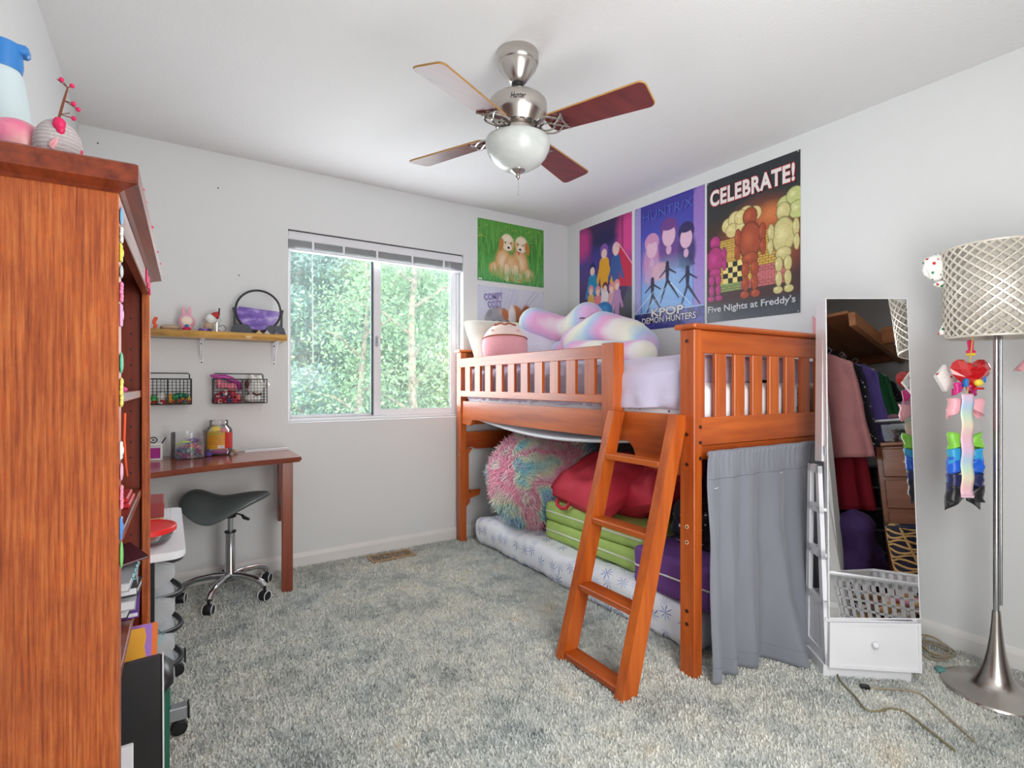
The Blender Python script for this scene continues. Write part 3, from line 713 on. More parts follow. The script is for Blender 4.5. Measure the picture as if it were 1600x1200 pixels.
# shaggy pastel bean bag
m, nt, b = newmat('pastel_fur'); v = coords(nt)
wv = nt.nodes.new('ShaderNodeVectorMath'); wv.operation = 'MULTIPLY_ADD'; n1 = nt.nodes.new('ShaderNodeTexNoise'); n1.inputs['Scale'].default_value = 2.6; nt.links.new(v, n1.inputs['Vector'])
nt.links.new(n1.outputs['Color'], wv.inputs[0]); wv.inputs[1].default_value = (.5, .5, .5); nt.links.new(v, wv.inputs[2])
f = noise_n(nt, wv.outputs[0], 3.3, 2, .4)
nt.links.new(ramp_n(nt, f, [(.28, lin(176, 200, 236)), (.38, lin(160, 222, 234)), (.43, lin(232, 240, 214)), (.475, lin(250, 210, 220)), (.52, lin(250, 160, 190)), (.55, lin(246, 210, 222)), (.585, lin(236, 240, 214)), (.63, lin(150, 218, 232)), (.72, lin(244, 176, 202)), (.8, lin(190, 194, 238))]), b.inputs['Base Color'])
b.inputs['Roughness'].default_value = .9; b.inputs['Sheen Weight'].default_value = .3; MATS['pastel_fur'] = m
bb = thing('bean_bag', 'large shaggy bean bag of pink, blue and cream fur under the loft bed', 'bean bag', (2.28, 2.93, .19))
BC = np.array([2.17, 2.895, .505]); BRd = np.array([.40, .415, .305])
def blob(P):
    k = 1+.06*np.sin(P[:, 0]*3+1)+.05*np.sin(P[:, 1]*4+2)
    Q = P*BRd*k[:, None]; Q[:, 2] = np.where(Q[:, 2] < -.24, -.24+(Q[:, 2]+.24)*.5, Q[:, 2]); Q[:, :2] *= (1+.10*np.clip(-P[:, 2:3], 0, 1)); return BC+Q
g = G(); gg = G(); gg.ell((0, 0, 0), 1, 48, 32); g.v = [tuple(q) for q in blob(np.array(gg.v))]; g.f = gg.f
build('bag_body', g, 'pastel_fur', bb, smooth=80)
n = 46000; P = RNG.normal(size=(n, 3)); P /= np.linalg.norm(P, axis=1)[:, None]; P = P[(P[:, 0] < .75) | (P[:, 2] > .2)]; n = len(P)
R0 = blob(P)-np.array([2.28, 2.93, .19]); nr = P/BRd; nr /= np.linalg.norm(nr, axis=1)[:, None]
sw = np.stack([.5*np.sin(P[:, 1]*5+P[:, 2]*3), .6*np.sin(P[:, 2]*4+1), -.55+.5*np.sin(P[:, 1]*6)], 1)
d1 = nr+sw*.55+RNG.normal(size=(n, 3))*.28; d2 = nr*.35+sw*1.2+RNG.normal(size=(n, 3))*.55
Ln = RNG.uniform(.022, .042, n)[:, None]; tang = np.cross(nr, RNG.normal(size=(n, 3))); tang /= np.linalg.norm(tang, axis=1)[:, None]; wd = tang*.0034
m1 = R0+d1*Ln*.6; m2 = m1+d2*Ln*.6
V = np.stack([R0-wd, R0+wd, m1+wd*.9, m1-wd*.9, m2+wd*.2, m2-wd*.2], 1).reshape(-1, 3); ix = np.arange(n)[:, None]*6
F4 = np.concatenate([ix+np.array([[0, 1, 2, 3]]), ix+np.array([[3, 2, 4, 5]])]); fastmesh('shaggy_fur', V, F4, 'pastel_fur', parent=bb, kind='stuff')
# things at the back under the bed
plain('violet_cloth', (92, 72, 150), .85, var=.1); plain('dark_cloth', (38, 32, 44), .9, var=.2)
g = G(); g.grid(lambda a, b_: (2.50+.05*nz(a*5, b_*4)+.02*math.sin(a*20), 1.55+a*.78, .42+b_*.40*(.85+.15*math.cos(a*4))), 40, 16)
build('violet_blanket', g, 'violet_cloth', smooth=80, solid=.012, label='violet blanket hanging behind the red cushion under the bed', cat='blanket')
dotted('floral_dark', (30, 30, 40), (220, 214, 232), 26, .16)
g = rbox(2.0, 2.4, 1.42, 1.70, .369, .56, .06, .05, 9, 30, 5); build('folded_quilt', g, 'floral_dark', smooth=80, label='black and white floral quilt bundled on the purple folded mattress', cat='quilt')

# ---------------------------------------------------------------- curtain on the foot of the bed
plain('curtain_grey', (124, 127, 137), .75, var=.03, bump=.12, bscale=300, bdist=.001, sheen=.2); plain('seam_white', (226, 228, 232), .7); plain('hem_thread', (110, 112, 122), .8)
ct = thing('bed_curtain', 'grey gathered curtain hanging from a rod across the foot of the loft bed', 'curtain', (2.15, 1.25, .0))
FB = lambda X: 1.292-(X-1.673)*math.tan(-BR)*-1*0+(X-1.673)*math.sin(BR)*1.0
def curt(a, b_):
    # a along the width, b_ from top to hem
    b2 = b_; X0 = 1.697+a*.88; z = .862-b2*.855
    amp = .010+.050*b2**1.1*(.75+.5*nz(a*4, 0, 8))
    ph = 2*PI*(a*(6.5)+.35*math.sin(a*5)+.12*b2*math.sin(a*9))
    tiny = .004*math.sin(a*2*PI*34)*max(0, 1-b2*9)
    y = FB(X0)-.035-amp*(.5+.5*math.sin(ph))-tiny-.010*nz(a*9, b2*4, 2)
    # the right hand part swings out into the room near the floor
    bump_ = math.exp(-((a-.50)/.13)**2)*(b2**2.0)*.105+math.exp(-((a-.64)/.07)**2)*(b2**2)*.04
    y -= bump_; y += .045*math.exp(-((a-.40)/.06)**2)*b2**2
    X = X0-.045*b2*a+.012*nz(a*6, b2*3, 5)
    z += .02*b2*math.sin(a*7)*.5
    if b2 < .035: z = .872-(b2/.035)*.03; y -= .006*math.sin(PI*b2/.035)
    return (X, y, max(z, .004))
g = G(); g.grid(curt, 260, 60); build('curtain_cloth', g, 'curtain_grey', ct, smooth=80, solid=.002)
g = G(); g.tube([(1.722, FB(1.72)-.026, .856), (2.62, FB(2.62)-.026, .856)], .009, 10); build('curtain_rod', g, 'white_paint', ct, smooth=60)
for bb_ in (.115, .93):
    g = G(); g.tube([tuple(Vector(curt(k/200, bb_))+Vector((0, -.0022, 0))) for k in range(201)], .0008, 4); build('stitched_hem', g, 'hem_thread', ct)
for (a0, bb_) in ((.035, .155), (.50, .125)):
    g = G(); g.tube([tuple(Vector(curt(a0+k*.006, bb_))+Vector((0, -.003, 0))) for k in range(6)], .0018, 4); build('loose_stitch', g, 'seam_white', ct)

# ---------------------------------------------------------------- leaning mirror cabinet
mbl = Vector((2.103, 1.012, .048)); mbr = Vector((2.350, .803, .048)); mr = (mbr-mbl).normalized(); mback = Vector((-mr.y, mr.x, 0)); th = .105
mw = Vector((mback.x*math.sin(th), mback.y*math.sin(th), math.cos(th))); mn = mr.cross(mw).normalized()
if mn.dot(Vector((0, 0, 1.125))-mbl) < 0: mn = -mn
MM = Matrix(((mr.x, mw.x, mn.x, mbl.x), (mr.y, mw.y, mn.y, mbl.y), (mr.z, mw.z, mn.z, mbl.z), (0, 0, 0, 1)))   # local: x right, y up the face, z towards the room
mc = thing('mirror_cabinet', 'tall white cabinet with a full length mirror door, open shelves and a bottom drawer', 'mirror cabinet', (2.25, .95, 0))
TL, TR, ML, MR_ = (.055, 1.431), (.357, 1.425), (.009, .18), (.330, .197)
def lerp(p, q, t): return (p[0]+(q[0]-p[0])*t, p[1]+(q[1]-p[1])*t)
def quadslab(name, q, z0, z1, m, parent=mc):
    g = G(); g.prism(q, z0, z1, 'Z', M=MM); return build(name, g, m, parent)
mm, nt, b = newmat('mirror_glass'); b.inputs['Metallic'].default_value = 1; b.inputs['Roughness'].default_value = .012; b.inputs['Base Color'].default_value = (.80, .81, .81, 1); MATS['mirror_glass'] = mm
door = quadslab('mirror_door', [(ML[0]-.002, .175), (MR_[0]+.002, .192), (TR[0]+.002, TR[1]+.003), (TL[0]-.002, TL[1]+.003)], -.030, -.002, 'white_paint')
quadslab('cabinet_body', [(.021, .775), (.345, .775), (TR[0], TR[1]+.001), (TL[0], TL[1]+.001)], -.092, -.031, 'white_paint')
quadslab('mirror_glass', [(ML[0]+.001, .183), (MR_[0]-.002, .197), (TR[0]-.001, TR[1]), (TL[0]+.001, TL[1])], -.002, .0, 'mirror_glass', door)
for hz in (.36, .80):
    g = G(); xx = ML[0]+(TL[0]-ML[0])*(hz-.18)/1.25; g.box(xx-.0045, xx-.001, hz, hz+.035, -.03, -.012, M=MM); build('hinge', g, 'silver', door)
# lower body: upright box standing on the floor behind the face
X2 = lambda x, d, z: tuple(mbl+mr*x+mback*d+Vector((0, 0, z-.048)))
def wb(g, x0, x1, d0, d1, z0, z1):
    v = [X2(x, d, z) for x in (x0, x1) for d in (d0, d1) for z in (z0, z1)]; g.add(v, [(0, 1, 3, 2), (4, 6, 7, 5), (0, 4, 5, 1), (2, 3, 7, 6), (0, 2, 6, 4), (1, 5, 7, 3)]); return g
def lean(d, z): return d
g = G(); wb(g, .0, .324, .012, .20, .048, .062); wb(g, .0, .324, .03, .20, .21, .225); wb(g, .312, .324, .02, .20, .05, .22); build('drawer_case', g, 'white_paint', mc)
g = G(); wb(g, -.012, .30, .022, .20, 0.0, .047); build('plinth', g, 'white_paint', mc)
dr = quadslab('drawer', [(.0, .0), (.324, .0), (.331, .178), (.009, .165)], -.018, -.003, 'white_paint')
g = G(); ringw = .011
def qring(g, q, w, z0, z1):
    c = (sum(p[0] for p in q)/4, sum(p[1] for p in q)/4); inn = [(p[0]+(w if p[0] < c[0] else -w), p[1]+(w if p[1] < c[1] else -w)) for p in q]
    for i in range(4):
        j = (i+1) % 4; g.prism([q[i], q[j], inn[j], inn[i]], z0, z1, 'Z', M=MM)
qring(g, [(.0, .0), (.324, .0), (.331, .178), (.009, .165)], .010, -.006, .001); build('drawer_frame', g, 'white_paint', dr)
g = G(); g.lathe([(0, 0), (.006, 0), (.006, .008), (.0115, .013), (.012, .020), (.007, .026), (0, .027)], 16, M=MM @ Matrix.Translation((.163, .094, -.003))); build('drawer_knob', g, 'white_plastic', dr, smooth=50)
# side frames: tapering ladder frames with three openings above a boarded panel
def side_frame(x, th_):
    H0, H1 = .05, .80; F = lambda z: .022+math.tan(th)*(z-.05)*.82; B = lambda z: .215-.0*z-(.035*(z-.05)/.75)+.0
    Fz = lambda z: F(z); Bz = lambda z: Fz(z)+.185*(1-.50*(z-H0)/(H1-H0))
    sf = []
    def strip(name, a0, a1, b0, b1):   # corners (d,z)
        g = G(); v = [X2(xx, d, z) for xx in (x, x+th_) for (d, z) in (a0, a1, b1, b0)]; g.add(v, [(0, 1, 2, 3), (7, 6, 5, 4), (0, 4, 5, 1), (1, 5, 6, 2), (2, 6, 7, 3), (3, 7, 4, 0)])
        return build(name, g, 'white_paint', mc)
    w = .030
    strip('side_stile', (Fz(H0), H0), (Fz(H0)+w, H0), (Fz(H1), H1), (Fz(H1)+w*.8, H1)); strip('side_stile', (Bz(H0)-w, H0), (Bz(H0), H0), (Bz(H1)-w*.8, H1), (Bz(H1), H1))
    for z0, z1 in ((.05, .085), (.255, .285), (.44, .475), (.615, .645), (.77, .80)):
        strip('side_rail', (Fz(z0), z0), (Bz(z0), z0), (Fz(z1), z1), (Bz(z1), z1))
    for k in range(3):
        z0, z1 = .085, .255; a = k/3; b_ = (k+1)/3-.03; D = lambda z, t: Fz(z)+.02+(Bz(z)-Fz(z)-.04)*t
        g = G(); v = [X2(xx, d, z) for xx in (x+th_*.3, x+th_*.7) for (d, z) in ((D(z0, a), z0), (D(z0, b_), z0), (D(z1, b_), z1), (D(z1, a), z1))]
        g.add(v, [(0, 1, 2, 3), (7, 6, 5, 4), (0, 4, 5, 1), (1, 5, 6, 2), (2, 6, 7, 3), (3, 7, 4, 0)]); build('panel_board', g, 'white_paint', mc)
    for (d, z) in ((.012, .27), (.10, .27), (.016, .455), (.09, .455), (.010, .63), (.07, .63), (.015, .78)):
        g = G(); p = Vector(X2(x-.0008, Fz(z)+d, z)); g.box(p.x-.003, p.x+.003, p.y-.003, p.y+.003, p.z-.003, p.z+.003); build('screw', g, 'silver', mc)
    return Fz, Bz
Fz, Bz = side_frame(-.004, .016); side_frame(.312, .016)
for z in (.27, .455, .63):
    g = G(); wb(g, .012, .312, Fz(z), Bz(z), z-.006, z+.006); build('shelf', g, 'white_paint', mc)
g = G(); wb(g, .0, .324, Bz(.42)-.03+.07, Bz(.42)+.05, .06, .10); build('back_rail', g, 'white_paint', mc)
g = G(); g.ell(X2(.10, .13, .70), (.035, .035, .045), 14, 10, fn=lambda p: p*(1+.12*nz(p.x*4, p.y*4, p.z*4))); build('pink_hair_puff', g, 'plush_pink', smooth=80, label='pink hair puff on the top open shelf of the mirror cabinet', cat='hair accessory')
g = G(); wb(g, .05, .25, .09, .17, .461, .56); build('storage_box', g, 'violet_cloth', label='purple box on the middle open shelf of the mirror cabinet', cat='box')
g = G(); wb(g, .04, .27, .06, .18, .276, .40); build('storage_box', g, 'dark_cloth', label='black box on the lowest open shelf of the mirror cabinet', cat='box')

# ---------------------------------------------------------------- floor lamp with a crystal lattice shade
LX, LY = 2.524, .637
lp = thing('floor_lamp', 'chrome floor lamp with a drum shade of silver lattice and crystals', 'lamp', (LX, LY, 0))
g = G(); g.lathe([(0, .0), (.158, .0), (.163, .006), (.160, .013), (.150, .017), (.085, .028), (.062, .045), (.047, .07), (.036, .105), (.027, .15), (.020, .20), (.015, .255), (.0125, .30), (0, .30)], 48, (LX, LY, 0)); build('lamp_base', g, 'nickel', lp, smooth=40)
g = G(); g.tube([(LX, LY, .29), (LX, LY, 1.60)], .0095, 20); g.tube([(LX+.012, LY-.010, .32), (LX+.012, LY-.010, 1.30)], .0048, 12); build('pole', g, 'chrome', lp, smooth=60)
sh = thing_dummy = None
SR0, SR1, SZ0, SZ1 = .147, .156, 1.296, 1.622
g = G()
nr_, rows = 26, 10
def shp(a, t, r=0): R = SR0+(SR1-SR0)*t+r; return (LX+R*math.cos(a), LY+R*math.sin(a), SZ0+(SZ1-SZ0)*t)
for k in range(nr_):
    for sg in (-1, 1):
        pts = [shp(2*PI*(k+sg*j*.25/1.0*1.0)/nr_*1.0, j/(rows*2)) for j in range(rows*2+1)]
        pts = [shp(2*PI*(k+sg*j*.5)/nr_, j/(rows*2)) for j in range(rows*2+1)]
        g.tube(pts, .0041, 4, caps=False)
plain('lattice_silver', (226, 221, 210), .5, .6)
shade = build('lamp_shade', g, 'lattice_silver', lp, smooth=50)
for z, t in ((SZ0, 0), (SZ1, 1)):
    g = G(); g.tube([shp(2*PI*k/48, t) for k in range(48)], .0042, 6, closed=True); build('shade_ring', g, 'lattice_silver', shade, smooth=60)
m, nt, b = newmat('crystal'); b.inputs['Base Color'].default_value = lin(226, 222, 216); b.inputs['Roughness'].default_value = .06; b.inputs['Coat Weight'].default_value = .8; b.inputs['Metallic'].default_value = .55; MATS['crystal'] = m
plain('shade_liner', (206, 200, 192), .6)
g = G()
for j in range(rows*2):
    for k in range(nr_):
        if j % 1: continue
        a = 2*PI*(k+(.5 if j % 2 == 0 else 0))/nr_; t = (j+.5+.5)/(rows*2)
        if t > .97: continue
        c = Vector(shp(a, t, -.004)); n_ = Vector((math.cos(a), math.sin(a), 0)); q = Vector((-math.sin(a), math.cos(a), 0)); r = .0088
        g.add([c+n_*.007, c+q*r, c+Vector((0, 0, r)), c-q*r, c-Vector((0, 0, r)), c-n_*.005], [(0, 1, 2), (0, 2, 3), (0, 3, 4), (0, 4, 1), (5, 2, 1), (5, 3, 2), (5, 4, 3), (5, 1, 4)])
build('crystal_beads', g, 'crystal', shade, kind='stuff')
g = G(); g.lathe([(SR0-.012, 0), (SR1-.012, SZ1-SZ0)], 48, (LX, LY, SZ0)); build('shade_liner', g, 'shade_liner', shade, smooth=60, solid=.001)
for k in range(3):
    a = 2*PI*k/3; g = G(); g.tube([(LX, LY, 1.58), shp(a, .87)], .003, 6); build('shade_spoke', g, 'chrome', lp)
# things hanging on the shade
def cam_at(u, v, d):
    r = (u-800)/822; s_, c_ = math.sin(math.radians(33.2)), math.cos(math.radians(33.2)); return Vector(((s_+c_*r)*d, (c_-s_*r)*d, 1.125+(600-v)/822*d))
VR = Vector((.8367, -.5476, 0)); VF = Vector((.5476, .8367, 0)); UP = Vector((0, 0, 1))
def vframe(c): return Matrix(((VR.x, UP.x, -VF.x, c[0]), (VR.y, UP.y, -VF.y, c[1]), (VR.z, UP.z, -VF.z, c[2]), (0, 0, 0, 1)))   # a frame standing in the room, facing the lamp's front
m, nt, b = newmat('red_acrylic'); b.inputs['Base Color'].default_value = lin(214, 16, 26); b.inputs['Roughness'].default_value = .08; b.inputs['Coat Weight'].default_value = 1; b.inputs['Transmission Weight'].default_value = .25; MATS['red_acrylic'] = m
plain('gold_thread', (206, 176, 80), .5); plain('hot_pink', (222, 30, 96), .5); plain('yellow_plastic', (238, 206, 60), .45)
hc = Vector((2.432, .684, 1.165)); HM = vframe(hc)
ht = thing('heart_ornament', 'faceted clear red heart hanging from the lampshade on a pink clip', 'ornament', tuple(hc))
g = G(); out = []
for k in range(24):
    t = 2*PI*k/24; out.append((.0046*16*math.sin(t)**3*1.02, .0042*(13*math.cos(t)-5*math.cos(2*t)-2*math.cos(3*t)-math.cos(4*t))))
v = []; R1, R2 = .72, .42
for zz, k_ in ((0, 1), (.020, R1), (.032, R2), (-.020, R1), (-.032, R2)): v += [(p[0]*k_, p[1]*k_+.004*(1-k_), zz) for p in out]
f = []
def rng(a, b_):
    for i in range(0, 24, 2):
        j = (i+2) % 24; f.append((a*24+i, a*24+(i+1) % 24, a*24+j, b_*24+j, b_*24+i))
rng(0, 1); rng(1, 2); rng(0, 3); rng(3, 4)
f.append(tuple(2*24+i for i in range(0, 24, 2))); f.append(tuple(4*24+i for i in range(0, 24, 2)))
g.add(v, f, HM); build('heart_body', g, 'red_acrylic', ht)
g = G(); g.box(-.012, .012, .062, .072, -.008, .008, .002, HM); build('clip', g, 'yellow_plastic', ht)
g = G(); g.box(-.014, .014, .072, .082, -.008, .008, .003, HM); g.prism([(-.006, .08), (-.011, .115), (-.002, .12), (0, .085), (.002, .12), (.008, .115), (.006, .08)], -.004, .004, 'Z', HM); build('pink_clip', g, 'hot_pink', ht)
g = G(); g.tube([HM @ Vector((.002, .05, -.002)), HM @ Vector((.012, .1, -.008)), HM @ Vector((.014, .135, -.01))], .0012, 4); build('cord', g, 'gold_thread', ht)
# rainbow ribbon strip with hair bows
m, nt, b = newmat('rainbow_satin'); sp_ = nt.nodes.new('ShaderNodeSeparateXYZ'); nt.links.new(coords(nt), sp_.inputs[0])
q = nt.nodes.new('ShaderNodeMath'); q.operation = 'MULTIPLY'; q.inputs[1].default_value = 5.2; nt.links.new(sp_.outputs[2], q.inputs[0]); r = nt.nodes.new('ShaderNodeMath'); r.operation = 'FRACT'; nt.links.new(q.outputs[0], r.inputs[0])
nt.links.new(ramp_n(nt, r.outputs[0], [(0, lin(232, 196, 222)), (.25, lin(240, 196, 204)), (.45, lin(238, 226, 200)), (.62, lin(204, 228, 206)), (.8, lin(186, 212, 236)), (1, lin(232, 196, 222))]), b.inputs['Base Color']); b.inputs['Roughness'].default_value = .35; MATS['rainbow_satin'] = m
rc = Vector((2.425, .685, .70)); RM = vframe(rc)
rb = thing('ribbon_hanger', 'long pastel rainbow ribbon strip hanging below the heart, holding the hair bows', 'ribbon', tuple(rc))
g = G(); g.grid(lambda a, b_: tuple(RM @ Vector(((a-.5)*.045-.024, .39-b_*.365, .018+.003*math.sin(b_*25)))), 4, 40); build('ribbon_strip', g, 'rainbow_satin', rb, smooth=70, solid=.001)
g = G(); g.box(-.046, -.002, .018, .026, .014, .022, .001, RM); build('end_clip', g, 'rainbow_satin', rb)
g = G(); g.tube([RM @ Vector((-.024, .39, .018)), RM @ Vector((-.01, .5, .012)), RM @ Vector((.004, .60, .008))], .002, 5); build('hanging_cord', g, 'gold_thread', rb)
def bow(label, y, rgb, s, seed, sl=1):
    mname = 'bow_%d_%d_%d' % rgb; plain(mname, rgb, .35, sheen=.3)
    t = thing('hair_bow', label, 'hair bow', tuple(RM @ Vector((0, y, 0))), group=None)
    for sg in (-1, 1):
        g = G()
        def fn(a, b_, sg=sg):
            an = a*2*PI; w = .050*s; r_ = .5-.5*math.cos(an); x = -.010+sg*(.006+w*r_); o = math.sin(an)*.022*s*(.5+.5*r_); hh = .018+.040*s*r_**.6
            yy = (b_-.5)*hh+.004*math.sin(b_*6+an)
            return tuple(RM @ Vector((x+.010*nz(a*2.2, b_*2, seed), y+yy+.008*nz(a*1.7, seed, 5)-.010*r_*(1 if seed % 2 else -.4), o-.008+.005*nz(a*4, b_*5, seed+3))))
        g.grid(fn, 24, 6); build('bow_loop', g, mname, t, smooth=80, solid=.0012)
        g = G(); g.grid(lambda a, b_, sg=sg: tuple(RM @ Vector((-.010+sg*(.008+a*.05*s), y-.010-a*.022*s+(b_-.5)*.03*s*(.6+a*.7), -.012+.006*math.sin(a*5+seed)))), 8, 4); build('bow_tail', g, mname, t, smooth=80, solid=.001)
    g = G(); g.ell(tuple(RM @ Vector((0, y, 0))), (.010, .010, .012), 10, 8); build('bow_knot', g, mname, t, smooth=80)
bow('pale pink satin bow near the top of the rainbow ribbon', .350, (244, 176, 186), 1.1, 1)
bow('lime green satin bow on the rainbow ribbon', .215, (134, 206, 72), 1.1, 2); bow('sky blue satin bow under the lime green one', .166, (44, 158, 214), 1.08, 3); bow('bright blue satin bow on the rainbow ribbon, above the navy one', .122, (28, 98, 212), 1.1, 4)
bow('navy satin bow on the rainbow ribbon, just above the black one', .078, (30, 36, 84), 1.1, 5); bow('black satin bow at the bottom end of the rainbow ribbon', .022, (24, 24, 28), 1.15, 6)
bow('small mixed bow in magenta just under the red heart', .418, (206, 36, 130), .7, 7)
g = G(); g.paint((240, 214, 70)); g.ell(tuple(RM @ Vector((.012, .43, .022))), (.018, .014, .014), 14, 8); g.paint((40, 120, 200)); g.box(-.03, -.018, .415, .445, .0, .02, .003, RM); g.box(.032, .044, .43, .455, .0, .02, .003, RM); g.paint((200, 30, 40)); g.box(-.005, .028, .405, .413, .012, .03, .002, RM)
build('button_hair_clip', g, 'loose_colours', smooth=50, label='small yellow, blue and red hair clip under the red heart', cat='hair clip')
# white holiday fabric pieces
m, nt, b = newmat('holiday_cloth'); v = coords(nt); vo = nt.nodes.new('ShaderNodeTexVoronoi'); vo.inputs['Scale'].default_value = 42; nt.links.new(v, vo.inputs['Vector'])
cc = ramp_n(nt, vo.outputs['Color'], [(0, lin(40, 130, 84)), (.42, lin(40, 130, 84)), (.43, lin(196, 38, 44)), (1, lin(196, 38, 44))], 'CONSTANT'); mk = ramp_n(nt, vo.outputs['Distance'], [(.22, (1, 1, 1)), (.28, (0, 0, 0))])
x = nt.nodes.new('ShaderNodeMix'); x.data_type = 'RGBA'; nt.links.new(mk, x.inputs[0]); x.inputs[6].default_value = lin(238, 238, 234); nt.links.new(cc, x.inputs[7]); nt.links.new(x.outputs[2], b.inputs['Base Color']); b.inputs['Roughness'].default_value = .8; MATS['holiday_cloth'] = m
hb = thing('holiday_fabric_bow', 'large white bow of sheer fabric with red and green holiday print, left of the lampshade', 'bow', tuple(cam_at(1478, 425, 1.93)))
def soft(c, rx, ry, rz, seed, n=22, k=.25):
    g = G(); F = vframe(c); g.ell((0, 0, 0), (rx, ry, rz), n, 14, M=F, fn=lambda p: p*(1+k*nz(p.x*2.2+seed, p.y*2.2, p.z*2.2))); return g
build('bow_loop', soft(cam_at(1466, 418, 2.0), .058, .050, .022, 2), 'holiday_cloth', hb, smooth=80)
build('bow_loop', soft(cam_at(1476, 444, 1.99), .040, .014, .018, 5), 'holiday_cloth', hb, smooth=80)
g = G(); F = vframe(cam_at(1488, 496, 1.985)); g.grid(lambda a, b_: tuple(F @ Vector(((.010-.062*b_)+a*(.010+.062*b_), .09-b_*.155, .006*math.sin(a*9+b_*4)))), 10, 12); build('bow_tail', g, 'holiday_cloth', hb, smooth=80, solid=.001)
g = G(); F = vframe(cam_at(1488, 590, 1.965)); g.prism([(-.064, .004), (-.03, .048), (-.022, .018), (.02, .02), (.008, -.02), (-.03, -.052)], -.008, .008, 'Z', F)
build('star_fabric_bow', g, 'holiday_cloth', label='white pointed bow with tiny red print tucked behind the red heart', cat='bow')
g = G(); F = vframe(cam_at(1612, 574, 1.90))
def ruf(a, b_):
    R = .028+.02*b_; return tuple(F @ Vector((R*math.cos(a*2*PI), .02-.03*b_+.004*math.sin(a*40)*b_, R*math.sin(a*2*PI))))
g.grid(ruf, 60, 5); g.ell(tuple(F @ Vector((0, .018, 0))), (.026, .026, .022), 16, 8); g.tube([F @ Vector((0, .03, 0)), F @ Vector((0, .12, .0))], .0015, 4)
build('doll_hat', g, 'plush_pink', smooth=70, label='small pink ruffled hat hanging from the right side of the lampshade', cat='hat')

# ---------------------------------------------------------------- ceiling fan
FX, FY = 1.164, 1.737
fan = thing('ceiling_fan', 'brushed nickel ceiling fan with four cherry wood blades and a frosted bowl light', 'ceiling fan', (FX, FY, 2.44))
g = G(); g.lathe([(0, 0), (.079, 0), (.083, -.008), (.083, -.038), (.080, -.046), (.076, -.05), (.074, -.062), (.040, -.108), (.032, -.118), (.026, -.122), (0, -.122)], 48, (FX, FY, 2.44)); build('canopy', g, 'nickel', fan, smooth=35)
g = G(); g.lathe([(0, 0), (.022, .0), (.026, .012), (.022, .025), (0, .025)], 20, (FX, FY, 2.305)); build('canopy_collar', g, 'black_plastic', fan, smooth=50)
g = G(); g.tube([(FX, FY, 2.22), (FX, FY, 2.33)], .0125, 20); build('downrod', g, 'nickel', fan, smooth=60)
HZ = 2.145
g = G(); g.lathe([(0, .13), (.03, .13), (.05, .122), (.092, .113), (.106, .104), (.1145, .094), (.1165, .085), (.1165, .043), (.112, .036), (.094, .012), (.088, .0), (0, 0)], 64, (FX, FY, HZ-.0)); build('motor_housing', g, 'nickel', fan, smooth=35)
g = G(); g.lathe([(0, .005), (.085, .005), (.083, -.004), (.066, -.010), (.066, -.022), (.080, -.027), (.080, -.035), (.060, -.045), (.046, -.05), (.046, -.075), (0, -.075)], 48, (FX, FY, HZ)); build('switch_housing', g, 'nickel', fan, smooth=35)
g = G()
for k in range(16):
    a = 2*PI*k/16; M = Matrix.Translation((FX, FY, HZ+.0)) @ Matrix.Rotation(a, 4, 'Z'); g.box(.0835, .0855, -.010, .010, -.0035, .003, M=M)
build('vent_slots', g, 'dark_line', fan, kind='stuff')
m, nt, b = newmat('frosted_glass'); b.inputs['Base Color'].default_value = lin(236, 238, 236); b.inputs['Roughness'].default_value = .35; b.inputs['Subsurface Weight'].default_value = .3
b.inputs['Subsurface Radius'].default_value = (.05, .05, .05); b.inputs['Coat Weight'].default_value = .3
nt.links.new(ramp_n(nt, noise_n(nt, coords(nt, (1, 1, 2)), 7, 4), [(.35, lin(196, 202, 200)), (.65, lin(216, 220, 218))]), b.inputs['Base Color']); MATS['frosted_glass'] = m
g = G(); BZ = 2.088
g.lathe([(.118, .006), (.126, .002), (.1275, -.008), (.125, -.028), (.113, -.058), (.092, -.083), (.062, -.102), (.03, -.111), (0, -.113)], 56, (FX, FY, BZ)); build('glass_bowl', g, 'frosted_glass', fan, smooth=60, solid=.003)
g = G(); g.lathe([(0, .006), (.026, .004), (.030, .0), (.029, -.005), (.012, -.017), (.006, -.020), (.009, -.026), (.008, -.033), (.003, -.039), (0, -.040)], 28, (FX, FY, BZ-.111)); build('finial', g, 'nickel', fan, smooth=40)
g = G(); g.tube([(FX+.002, FY, BZ-.15), (FX+.002, FY, BZ-.215)], .0011, 5); build('pull_chain', g, 'nickel', fan)
